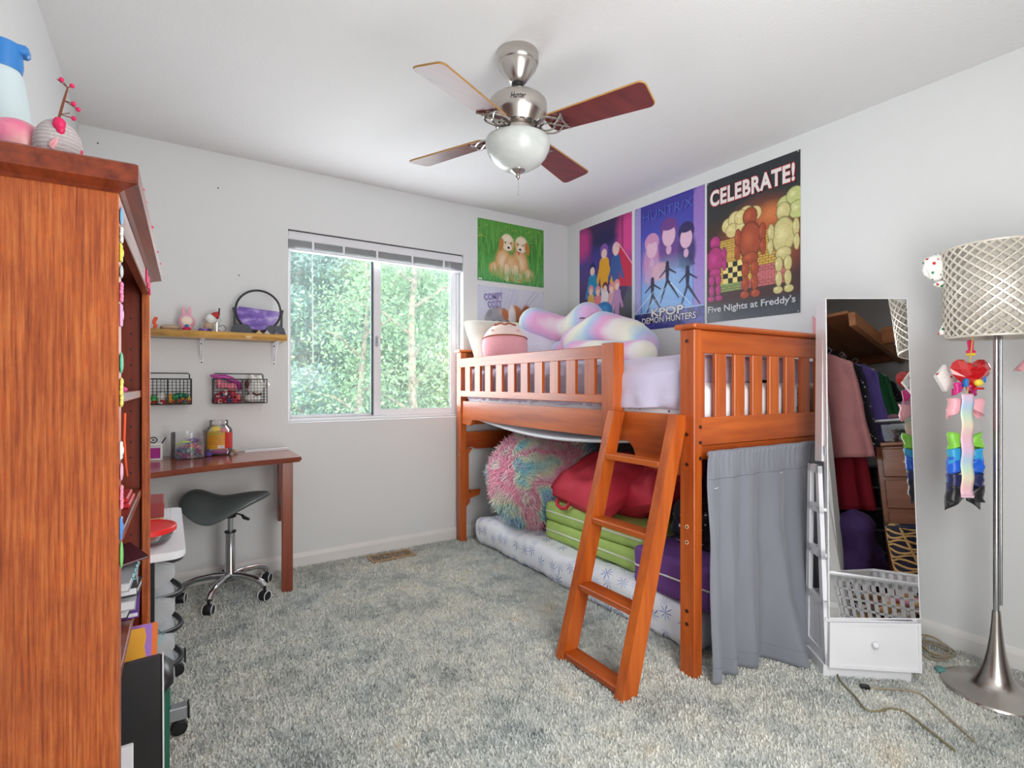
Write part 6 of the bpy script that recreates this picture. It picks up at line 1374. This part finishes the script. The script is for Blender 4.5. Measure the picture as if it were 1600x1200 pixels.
# ---------------------------------------------------------------- wire wall baskets
def basket(label, x0, x1, mid):
    t = thing('wire_basket', label, 'basket', ((x0+x1)/2, YB-.05, 1.015)); ya, yb, z0, z1 = YB-.115, YB-.004, 1.017, 1.152
    g = G()
    for (y, z) in ((ya, z0), (yb, z0), (ya, z1), (yb, z1)): g.tube([(x0, y, z), (x1, y, z)], .0028, 6)
    for x in (x0, x1): g.tube([(x, ya, z0), (x, yb, z0), (x, yb, z1), (x, ya, z1)], .0028, 6, closed=True)
    g.tube([(x0+.006, yb, z1), (x0+.006, yb, 1.178), (x0+.012, yb, 1.184), (x1-.012, yb, 1.184), (x1-.006, yb, 1.178), (x1-.006, yb, z1)], .0028, 6); build('basket_frame', g, 'black_metal', t, smooth=60)
    g = G(); n_ = int((x1-x0)/.0165)
    for k in range(1, n_): x = x0+(x1-x0)*k/n_; g.tube([(x, ya, z1), (x, ya, z0), (x, yb, z0), (x, yb, z1)], .0009, 4, caps=False)
    for k in range(1, 8): z = z0+(z1-z0)*k/8; g.tube([(x0, yb, z), (x0, ya, z), (x1, ya, z), (x1, yb, z)], .0009, 4, caps=False); g.tube([(x0, yb, z), (x1, yb, z)], .0009, 4, caps=False)
    for k in range(1, 6): y = ya+(yb-ya)*k/6; g.tube([(x0, y, z0), (x1, y, z0)], .0009, 4, caps=False)
    build('wire_mesh', g, 'black_metal', t, kind='stuff')
    g = G(); g.box(mid-.004, mid+.004, ya-.002, ya+.002, z0, z1, .001); build('divider_bar', g, 'black_metal', t)
    return t
basket('black wire wall basket of mixed toys, half hidden by the bookcase', -.17, .107, .0); basket('black wire wall basket beside the window, holding pink scarves and a white plush', .212, .478, .352)
def pile(name, label, cat, x0, x1, z0, z1, cols, n, seed, r0=.008, r1=.016, kind='stuff'):
    rr = random.Random(seed); g = G()
    for k in range(n):
        g.paint(cols[rr.randrange(len(cols))]); x = rr.uniform(x0, x1); f_ = rr.random(); z = z0+(z1-z0)*f_*f_*(.6+.4*math.sin((x-x0)/(x1-x0)*PI)); r = rr.uniform(r0, r1); y = rr.uniform(YB-.10, YB-.02)
        g.ell((x, y, z+r*.5), (r, r*rr.uniform(.5, 1), r*rr.uniform(.5, 1)), 8, 6, M=None, fn=lambda p: p*(1+.25*nz(p.x*2+k, p.y*2, p.z*2)))
    build(name, g, 'loose_colours', label=label, cat=cat, kind=kind, smooth=50)
pile('small_toys', 'jumble of little green, red and blue toys in the left wall basket', 'toys', .010, .095, 1.022, 1.06, [(50, 150, 90), (200, 60, 50), (60, 140, 190), (180, 60, 70), (220, 190, 70), (120, 60, 50)], 90, 1)
pile('small_toys', 'green, white and red little toys behind the bookcase edge in the left wall basket', 'toys', -.16, -.012, 1.022, 1.05, [(60, 170, 80), (190, 50, 50), (220, 220, 224), (160, 40, 50)], 60, 2)
m_ = thing('beaded_pouch', 'green beaded pouch lying on the toys in the left wall basket', 'pouch', (.055, YB-.07, 1.06)); dotted('beads_green', (30, 110, 84), (120, 210, 170), 90, .3)
g = G(); g.ell((.058, YB-.08, 1.062), (.038, .022, .016), 20, 12); build('pouch_body', g, 'beads_green', m_, smooth=80)
g = G(); g.ell((.012, YB-.08, 1.05), (.016, .016, .024), 14, 10); g.ell((.02, YB-.085, 1.032), (.018, .014, .012), 14, 10); plain('toy_orange', (230, 150, 40), .5); build('orange_toy', remeshed(g, .004, 2), 'toy_orange', smooth=80, label='yellow orange toy beside the basket divider in the left wall basket', cat='toy')
g = G(); g.ell((-.028, YB-.085, 1.06), (.020, .016, .018), 16, 10); g.ell((-.028, YB-.08, 1.035), (.018, .015, .018), 16, 10); build('panda_toy', remeshed(g, .004, 2), 'snow_white', smooth=80, label='small white toy left of the divider in the left wall basket', cat='toy')
g = G(); g.ell((-.062, YB-.085, 1.042), (.018, .016, .022), 16, 10); plain('toy_green', (60, 170, 80), .5); build('green_toy', g, 'toy_green', smooth=80, label='round green toy next to the bookcase edge in the left wall basket', cat='toy')
pile('small_toys', 'red, pink and patterned trinkets at the bottom of the right wall basket', 'toys', .222, .342, 1.022, 1.085, [(190, 40, 50), (170, 50, 60), (230, 120, 120), (240, 220, 210), (60, 70, 120), (200, 60, 90), (180, 40, 60)], 150, 3, .008, .015)
plain('satin_magenta', (168, 44, 140), .35, sheen=.3); plain('satin_pink', (232, 130, 150), .4)
g = G(); g.tube([(.196, YB-.11, 1.172), (.225, YB-.10, 1.165), (.262, YB-.09, 1.166), (.30, YB-.09, 1.148), (.335, YB-.08, 1.125), (.345, YB-.08, 1.09)], [.006, .012, .016, .018, .016, .010], 10); build('magenta_scarf', g, 'satin_magenta', smooth=70, label='magenta scarf draped over the left half of the right wall basket', cat='scarf')
g = G(); g.ell((.238, YB-.10, 1.13), (.018, .014, .03), 14, 10, fn=lambda p: p*(1+.2*nz(p.x*3, p.y*3, p.z*3))); g.ell((.26, YB-.095, 1.118), (.022, .014, .018), 14, 10); g.ell((.30, YB-.095, 1.112), (.028, .014, .02), 14, 10); build('pink_cloth', remeshed(g, .004, 2), 'satin_pink', smooth=80, label='pink satin cloth under the magenta scarf', cat='cloth')
wp = thing('white_plush', 'white plush animal with a dark ear in the right half of the wall basket', 'plush toy', (.42, YB-.06, 1.02))
g = G(); g.ell((.42, YB-.075, 1.10), (.040, .03, .038), 20, 14); g.ell((.44, YB-.075, 1.145), (.020, .016, .030), 14, 10); g.ell((.475, YB-.075, 1.12), (.026, .014, .018), 14, 10); g.ell((.41, YB-.075, 1.045), (.044, .032, .024), 18, 12); g.ell((.405, YB-.075, 1.16), (.014, .012, .020), 12, 8); build('plush_body', remeshed(g, .0045, 2), 'snow_white', wp, smooth=80)
plain('brown_dark', (90, 50, 44), .8); g = G(); g.ell((.376, YB-.10, 1.125), (.012, .010, .024), 12, 8); build('brown_ear', g, 'brown_dark', wp, smooth=80)
g = G(); g.tube([(.405, YB-.108, 1.075), (.425, YB-.112, 1.062), (.45, YB-.108, 1.068)], .006, 6); build('brown_collar', g, 'brown_dark', wp, smooth=80)

# ---------------------------------------------------------------- things on the desk
DZ = .7355
tb_ = thing('loom_band_tub', 'wide clear plastic tub full of coloured loom bands on the desk', 'tub', (.095, 3.28, DZ)); tc_ = (.096, 3.275, DZ)
g = G(); g.lathe([(0, 0), (.082, 0), (.084, .003), (.084, .135), (.082, .135), (.082, .005), (0, .004)], 40, tc_); build('tub_body', g, 'clear_plastic', tb_, smooth=40)
rr = random.Random(5); g = G(); pal = [(70, 180, 210), (230, 70, 130), (240, 240, 244), (60, 60, 130), (110, 200, 120), (160, 90, 190), (240, 150, 170), (40, 120, 190), (250, 140, 90)]
for k in range(420):
    a = rr.random()*2*PI; q = rr.random()**.5*.072; z = .008+rr.random()*(.062+.02*math.cos(a)); c = Vector((tc_[0]+q*math.cos(a), tc_[1]+q*math.sin(a), DZ+z)); n1_ = Vector((rr.gauss(0, 1), rr.gauss(0, 1), rr.gauss(0, 1))).normalized(); u1 = n1_.orthogonal().normalized(); v1 = n1_.cross(u1)
    g.paint(pal[rr.randrange(9)]); R_ = rr.uniform(.006, .009); g.tube([c+u1*R_*math.cos(t)+v1*R_*.8*math.sin(t) for t in [j*2*PI/7 for j in range(7)]], .0016, 3, closed=True)
g.paint((90, 60, 130)); g.ell((tc_[0]+.02, tc_[1], DZ+.088), (.026, .022, .015), 12, 8); g.paint((200, 230, 90)); g.tube([(tc_[0]-.06, tc_[1]-.02, DZ+.07), (tc_[0]-.03, tc_[1]-.04, DZ+.088), (tc_[0], tc_[1]-.03, DZ+.085)], .005, 5)
build('loom_bands', g, 'loose_colours', tb_, kind='stuff')
jr = thing('candy_jar', 'large clear jar with an orange label holding yellow and pink toys, on the desk', 'jar', (.235, 3.325, DZ)); jc = (.236, 3.32, DZ)
g = G(); g.lathe([(0, 0), (.052, 0), (.060, .006), (.066, .02), (.067, .03), (.067, .128), (.064, .142), (.052, .156), (.046, .162), (.046, .186), (.048, .188), (.046, .190), (.043, .190), (.043, .16), (.062, .135), (.064, .03), (.055, .006), (0, .004)], 40, jc); build('jar_body', g, 'clear_plastic', jr, smooth=40)
plain('label_orange', (214, 150, 44), .45); plain('label_red', (190, 50, 44), .45); plain('label_print', (150, 96, 30), .5)
am = math.atan2(-jc[1], -jc[0])
def band(r, z0, z1, a0, a1, m, nm, par=jr): g = G(); g.lathe([(r, z0), (r, z1)], 24, jc, a0=a0, a1=a1); return build(nm, g, m, par, smooth=60)
band(.0676, .038, .124, am-1.45, am+1.5, 'label_red', 'label_side'); lb = band(.0682, .038, .128, am-.95, am+.45, 'label_orange', 'jar_label')
for k in range(6): band(.0686, .062+k*.009, .0645+k*.009, am-.75, am+.2+.1*math.sin(k*3), 'label_print', 'printed_line', lb)
plain('label_green', (110, 160, 60), .5); band(.0686, .116, .122, am-.8, am+.25, 'label_green', 'printed_band', lb); band(.0687, .042, .056, am-.05, am+.4, 'paper_white', 'barcode_patch', lb)
for k in range(6): band(.069, .044, .054, am+.06+k*.05, am+.075+k*.05, 'black_plastic', 'barcode_line', lb)
g = G(); g.ell((jc[0]-.022, jc[1]-.01, DZ+.138), (.032, .028, .022), 18, 12); build('yellow_toy', g, 'yellow_plastic', jr, smooth=80)
g = G(); g.ell((jc[0]+.03, jc[1]-.01, DZ+.132), (.026, .024, .016), 18, 12); build('pink_toy', g, 'satin_pink', jr, smooth=80)
g = G(); g.ell((jc[0], jc[1], DZ+.018), (.05, .05, .013), 24, 10); build('magenta_toy', g, 'satin_magenta', jr, smooth=80)
g = G(); g.box(.168, .20, 3.25, 3.275, DZ, DZ+.026, .006); build('purple_case', g, 'violet_cloth', label='small purple case on the desk between tub and jar', cat='case')
g = G(); g.ell((.318, 3.31, DZ+.012), (.014, .012, .012), 12, 8); g.ell((.308, 3.315, DZ+.018), (.009, .009, .009), 10, 8); build('tan_trinket', remeshed(g, .003, 1), 'tan', smooth=70, label='tiny tan trinket on the desk right of the jar', cat='trinket')
g = G(); M = Matrix.Translation((.48, 3.335, DZ)) @ Matrix.Rotation(-.02, 4, 'Z'); g.prism([(-.118, -.03), (.118, .0), (.112, .045), (-.10, .018)], 0, .006, 'Z', M); g.prism([(-.116, -.028), (.116, .002), (.11, .040), (-.10, .015)], .006, .012, 'Z', M); build('folded_paper', g, 'paper_white', label='folded white paper strip at the back right of the desk', cat='paper')
fr_ = thing('trinket_frame', 'black and white framed trinket holder with a magenta panel on the desk by the bookcase', 'holder', (-.05, 3.25, DZ)); FM2 = Matrix.Translation((-.052, 3.25, DZ)) @ Matrix.Rotation(-.2, 4, 'Z')
g = G(); ring(g, -.035, .030, 0, .085, -.008, .008, .008, .001); g.v = [tuple(FM2 @ Vector(p)) for p in g.v]; build('frame_border', g, 'snow_white', fr_)
g = G(); g.box(-.028, .023, -.003, .003, .010, .062, 0, FM2); build('magenta_panel', g, 'satin_magenta', fr_)
g = G(); g.tube([FM2 @ Vector((.024, 0, .08)), FM2 @ Vector((.045, 0, .115))], .003, 6); g.tube([FM2 @ Vector((-.01+.016*math.cos(t), 0, .103+.014*math.sin(t))) for t in [k*2*PI/14 for k in range(14)]], .003, 5, closed=True); g.ell(tuple(FM2 @ Vector((-.01, 0, .103))), .005, 8, 6); build('black_scrolls', g, 'black_metal', fr_)

# ---------------------------------------------------------------- closet, seen in the mirror
cl = thing('closet_shelf', 'rough lumber closet shelf frame of thick boards above the hanging clothes', 'shelf', (2.0, -1.0, 1.6))
wood('lumber_x', (178, 118, 74), (146, 88, 52), 'X', 9, .6, 0)
g = G(); g.box(1.96, 2.0, -1.05, -.36, 1.77, 1.86, .003); build('side_beam', g, 'lumber', cl)
g = G(); g.box(2.0, 2.79, -1.02, -.98, 1.78, 1.90, .003); build('cross_beam', g, 'lumber_x', cl)
g = G(); g.box(1.3, 2.79, -1.69, -1.65, 1.80, 1.90, .003); build('wall_cleat', g, 'lumber_x', cl)
g = G(); g.box(1.96, 2.0, -1.65, -1.05, 1.77, 1.86, .003); build('side_beam', g, 'lumber', cl)
g = G(); g.box(1.25, 1.96, -1.66, -.37, 1.86, 1.88, .002); build('shelf_board', g, 'lumber', cl)
rod = thing('closet_rod', 'dark closet rod carrying the hangers', 'rod', (1.72, -1.0, 1.72)); g = G(); g.tube([(1.70, -1.69, 1.735), (1.74, -.36, 1.735)], .012, 10); build('rod_body', g, 'dark_line', rod)
def garment(lab, y, x, w, z1, z0, rgb, seed, dots=None, dz=0):
    t = thing('hanging_garment', lab, 'clothing', (x, y, 1.73)); mn_ = 'cloth_%d_%d_%d' % rgb
    if dots: dotted(mn_, rgb, dots, 34, .16)
    else: plain(mn_, rgb, .85, var=.12)
    g = G()
    def fn(a, b_):
        sh_ = (1-min(1, b_*6))*.06; hw = w*(.42+.12*b_); 
        X = x-hw+a*2*hw; z = z1-(z1-z0)*b_-(abs(a-.5)*2)**1.5*.10*(1-b_); th_ = .035
        return (X, y+.018*math.sin(a*19+seed)*b_+.012*nz(a*6, b_*5, seed), z)
    g.grid(fn, 30, 20); build('garment_cloth', g, mn_, t, smooth=80, solid=.035)
    g = G(); g.tube([(x-w*.4, y, z1-.09), (x, y, z1+.0), (x+w*.4, y, z1-.09)], .004, 6); g.tube([(x, y, z1), (x, y, z1+.03), (x+.018, y, z1+.05), (x, y, z1+.072), (x-.018, y, z1+.055)], .0025, 6); build('hanger', g, 'white_plastic', t)
garment('dusty pink fluffy jacket hanging nearest the closet opening', -.50, 1.73, .46, 1.66, .95, (206, 140, 140), 1)
garment('black dress with white star dots hanging behind the pink jacket', -.62, 1.76, .44, 1.65, 1.02, (34, 34, 48), 2, (226, 226, 232))
garment('red garment hanging low behind the dotted dress', -.72, 1.72, .34, 1.40, .62, (176, 32, 56), 3)
garment('violet dress hanging in the middle of the closet row', -.84, 1.78, .46, 1.66, .98, (112, 92, 176), 4)
garment('orange top hanging behind the violet dress', -.95, 1.76, .36, 1.67, 1.25, (206, 130, 60), 5)
garment('dark green jacket hanging deepest in the closet row', -1.08, 1.80, .44, 1.66, 1.16, (36, 110, 66), 6)
garment('black striped top hanging at the far end behind the green jacket', -1.22, 1.82, .42, 1.64, 1.4, (40, 36, 48), 7, (190, 120, 140))
ds = thing('dresser', 'brown wooden dresser with ornate pulls standing in the closet', 'dresser', (2.35, -.85, 0))
g = G(); g.box(1.965, 2.70, -1.05, -.62, 0, 1.02, .004); build('dresser_body', g, 'dresser_wood', ds); g = G(); g.box(1.95, 2.715, -1.06, -.595, 1.02, 1.045, .006); build('dresser_top', g, 'dresser_wood', ds, smooth=30)
plain('pull_brass', (196, 184, 160), .35, .9)
for k in range(5):
    z0 = .06+k*.192; g = G(); g.box(1.995, 2.67, -.622, -.604, z0, z0+.176, .006); d_ = build('drawer', g, 'dresser_wood', ds, smooth=30)
    for x in (2.15, 2.52):
        g = G(); z = z0+.092; g.prism([(x-.045, z), (x-.03, z+.012), (x-.012, z+.008), (x, z+.024), (x+.012, z+.008), (x+.03, z+.012), (x+.045, z), (x+.03, z-.010), (x, z-.006), (x-.03, z-.010)], -.605, -.601, 'Y')
        g.tube([(x-.03, -.600, z), (x-.028, -.585, z-.012), (x, -.580, z-.018), (x+.028, -.585, z-.012), (x+.03, -.600, z)], .003, 6); build('handle', g, 'pull_brass', d_)
g = G(); g.box(1.96, 2.30, -.98, -.66, 1.047, 1.175, .01); build('clear_bin', g, 'clear_plastic', smooth=30, label='clear plastic bin of small things on top of the dresser', cat='bin')
g = G(); rr = random.Random(9)
for k in range(60): g.paint([(120, 90, 100), (90, 60, 80), (190, 190, 190), (150, 40, 50), (70, 60, 66)][k % 5]); g.ell((rr.uniform(1.99, 2.27), rr.uniform(-.95, -.70), 1.06+rr.random()*.07), (.026, .02, .014), 8, 6)
build('bin_contents', g, 'loose_colours', label='jumble of dark trinkets inside the clear bin', cat='trinkets', kind='stuff')
g = G(); g.box(1.93, 2.75, -1.0, -.64, 1.182, 1.196, .002); build('shelf_plank', g, 'white_paint', label='white shelf plank across the clear bin on the dresser', cat='shelf')
g = G()
for k in range(34): g.paint([(110, 80, 96), (80, 56, 66), (150, 110, 124), (196, 150, 90)][k % 4]); g.ell((rr.uniform(2.06, 2.36), rr.uniform(-.92, -.70), 1.20+rr.random()*.10*(1 if k % 2 else .3)), (.034, .026, .018), 8, 6)
build('tulle_pile', g, 'loose_colours', label='pile of mauve tulle and trinkets on the white shelf plank', cat='fabric', kind='stuff')
dt = thing('drawer_tower', 'dark see-through storage drawers stacked at the back of the closet', 'storage drawers', (1.6, -1.5, 0)); plain('smoke', (54, 56, 62), .25, coat=.4); plain('tower_shelf', (150, 154, 166), .4)
for k in range(6):
    g = G(); g.box(1.30, 1.80, -1.66, -1.32, .02+k*.155, .155+k*.155, .008); build('drawer', g, 'smoke', dt, smooth=30); g = G(); g.box(1.29, 1.81, -1.67, -1.30, .157+k*.155, .172+k*.155); build('divider', g, 'tower_shelf', dt)
g = rbox(1.70, 1.93, -.68, -.34, 0, .60, .09, .05, 5, 24, 3); plain('plum', (74, 50, 106), .9, var=.2); build('plum_coat', g, 'plum', smooth=80, label='dark purple coat heaped on the closet floor beside the dresser', cat='coat')
g = G(); M = Matrix.Translation((1.84, -.12, 0)) @ Matrix.Rotation(math.radians(-4), 4, 'Y'); g.box(-.022, .022, -.02, .0, .0, .74, .003, M); build('trim_board', g, 'trim_paint', smooth=30, label='white board leaning at the edge of the closet opening', cat='board')
# laundry basket
lk = thing('laundry_basket', 'white plastic laundry basket with square holes on the carpet by the closet', 'basket', (2.14, .06, 0)); BA = Matrix.Translation((2.14, .02, 0)) @ Matrix.Rotation(.32, 4, 'Z')
def lb_side(g, p0, p1, n, z0=.02, z1=.29, tp=.86):
    # a wall of bars around square holes
    p0 = Vector(p0); p1 = Vector(p1); L = (p1-p0).length; u_ = (p1-p0)/L; 
    def P(s_, z): k = tp+(1-tp)*(z/z1); c = (p0+p1)/2; q = p0+u_*s_; q2 = q*k; return (q2.x, q2.y, z)
    bw2 = L/n*.24
    for i in range(n+1): s0 = max(0, L*i/n-bw2); s1 = min(L, L*i/n+bw2); g.add([P(s0, z0), P(s1, z0), P(s1, z1), P(s0, z1)], [(0, 1, 2, 3)])
    for (a, b_) in ((z0, z0+.025), (.082, .092), (.128, .138), (.174, .184), (.220, .230), (.262, z1)): g.add([P(0, a), P(L, a), P(L, b_), P(0, b_)], [(0, 1, 2, 3)])
g = G(); cs_ = [(-.24, -.17, 0), (.24, -.17, 0), (.24, .17, 0), (-.24, .17, 0)]
for i in range(4): lb_side(g, cs_[i], cs_[(i+1) % 4], 11 if i % 2 == 0 else 8)
g.box(-.205, .205, -.145, .145, .015, .022); g.v = [tuple(BA @ Vector(p)) for p in g.v]; build('basket_body', g, 'white_plastic', lk, solid=.004)
g = G(); g.tube([BA @ Vector(p) for p in ((-.245, -.155, .292), (-.225, -.178, .295), (.225, -.178, .295), (.245, -.155, .292), (.245, .155, .292), (.225, .178, .295), (-.225, .178, .295), (-.245, .155, .292))], .011, 8, closed=True); build('rim', g, 'white_plastic', lk, smooth=60)
g = G()
for k in range(70): g.paint([(190, 150, 90), (150, 110, 60), (206, 130, 150), (230, 220, 210), (90, 70, 60)][k % 5]); q = BA @ Vector((rr.uniform(-.19, .19), rr.uniform(-.13, .13), rr.uniform(.03, .2))); g.ell(tuple(q), (.04, .03, .02), 8, 6)
build('laundry', g, 'loose_colours', label='mixed tan and pink things filling the laundry basket', cat='laundry', kind='stuff')
# wicker hamper leaning behind the laundry basket
wh = thing('wicker_hamper', 'round wicker hamper with a navy liner standing behind the laundry basket', 'hamper', (2.22, -.33, 0)); plain('wicker', (190, 152, 98), .8, var=.2, vscale=30); plain('navy_liner', (28, 30, 56), .85)
hx, hy = 2.22, -.335
g = G()
for k in range(30):
    for j in range(1):
        pts = [(hx+(.145+.04*math.sin(PI*t/20)*0+.035*(t/20))*math.cos(2*PI*k/30+t*.05), hy+(.145+.035*(t/20))*math.sin(2*PI*k/30+t*.05), .02+.52*t/20) for t in range(21)]
        if k % 5 == 0: g.tube(pts, .007, 5)
for q in range(21):
    z = .03+q*.0255; R_ = .147+.035*q/20; g.tube([(hx+R_*math.cos(t)*(1+.012*math.sin(6*t)), hy+R_*math.sin(t)*(1+.012*math.sin(6*t)), z+.010*math.sin(5*t+q*1.7)) for t in [j*2*PI/40 for j in range(40)]], .0058, 5, closed=True)
build('woven_body', g, 'wicker', wh, smooth=60)
g = G(); g.lathe([(.138, .02), (.174, .52), (.19, .545), (.186, .552), (.168, .54), (.130, .05), (0, .05)], 32, (hx, hy, 0)); build('navy_liner', g, 'navy_liner', wh, smooth=60)
# ---------------------------------------------------------------- cords on the carpet
plain('cord_olive', (128, 118, 84), .6); plain('cord_tan', (150, 136, 110), .6)
def smoothpath(P, n=8):
    P = [Vector(p) for p in P]; out = []
    for i in range(len(P)-1):
        a = P[max(0, i-1)]; b_ = P[i]; c = P[i+1]; d = P[min(len(P)-1, i+2)]
        for k in range(n): t = k/n; out.append(.5*((2*b_)+(-a+c)*t+(2*a-5*b_+4*c-d)*t*t+(-a+3*b_-3*c+d)*t**3))
    return out+[P[-1]]
zc = .0115
g = G(); g.tube(smoothpath([(2.33, 1.20, zc), (2.27, 1.14, zc), (2.199, 1.045, zc), (2.11, .975, zc), (2.05, .90, zc), (2.0, .845, zc), (2.024, .815, zc), (2.075, .80, zc), (2.095, .765, zc), (2.06, .70, zc), (2.0, .6, zc)]), .0034, 6); build('extension_cord', g, 'cord_olive', smooth=60, label='thin olive cord running from the curtain across the carpet past the mirror cabinet', cat='cord')
pc_ = thing('power_cord', 'brown cord with a black plug end lying on the carpet before the lamp', 'cord', (2.2, .8, 0))
g = G(); g.tube(smoothpath([(2.150, .903, zc), (2.178, .872, zc), (2.237, .824, zc), (2.262, .78, zc), (2.236, .74, zc), (2.172, .664, zc), (2.1, .58, zc)]), .0032, 6); build('cord_run', g, 'cord_tan', pc_, smooth=60)
g = G(); M = Matrix.Translation((2.143, .908, .005)) @ Matrix.Rotation(-.8, 4, 'Z'); g.box(-.016, .016, -.009, .009, 0, .015, .003, M); build('plug_end', g, 'black_plastic', pc_)
g = G(); P = []
for k in range(90):
    t = k*.26; R_ = .062+.012*math.sin(t*.37); P.append((2.66+R_*math.cos(t)+.012*math.sin(t*.21), .86+R_*.8*math.sin(t), .014+.028*(.5+.5*math.sin(t*.5+1))*(1 if k < 60 else .4)+.02*max(0, math.sin(t))))
g.tube(P, .003, 5); build('coiled_cord', g, 'cord_tan', smooth=60, label='loose coil of tan cord on the carpet between mirror cabinet and lamp', cat='cord')
plain('teal_fluff', (96, 150, 146), .95); g = G(); g.ell((2.52, .80, .012), (.024, .02, .010), 14, 8, fn=lambda p: p*(1+.3*nz(p.x*4, p.y*4, p.z*4))); build('teal_pompom', g, 'teal_fluff', smooth=70, label='small teal fluff ball on the carpet by the lamp base', cat='fluff')
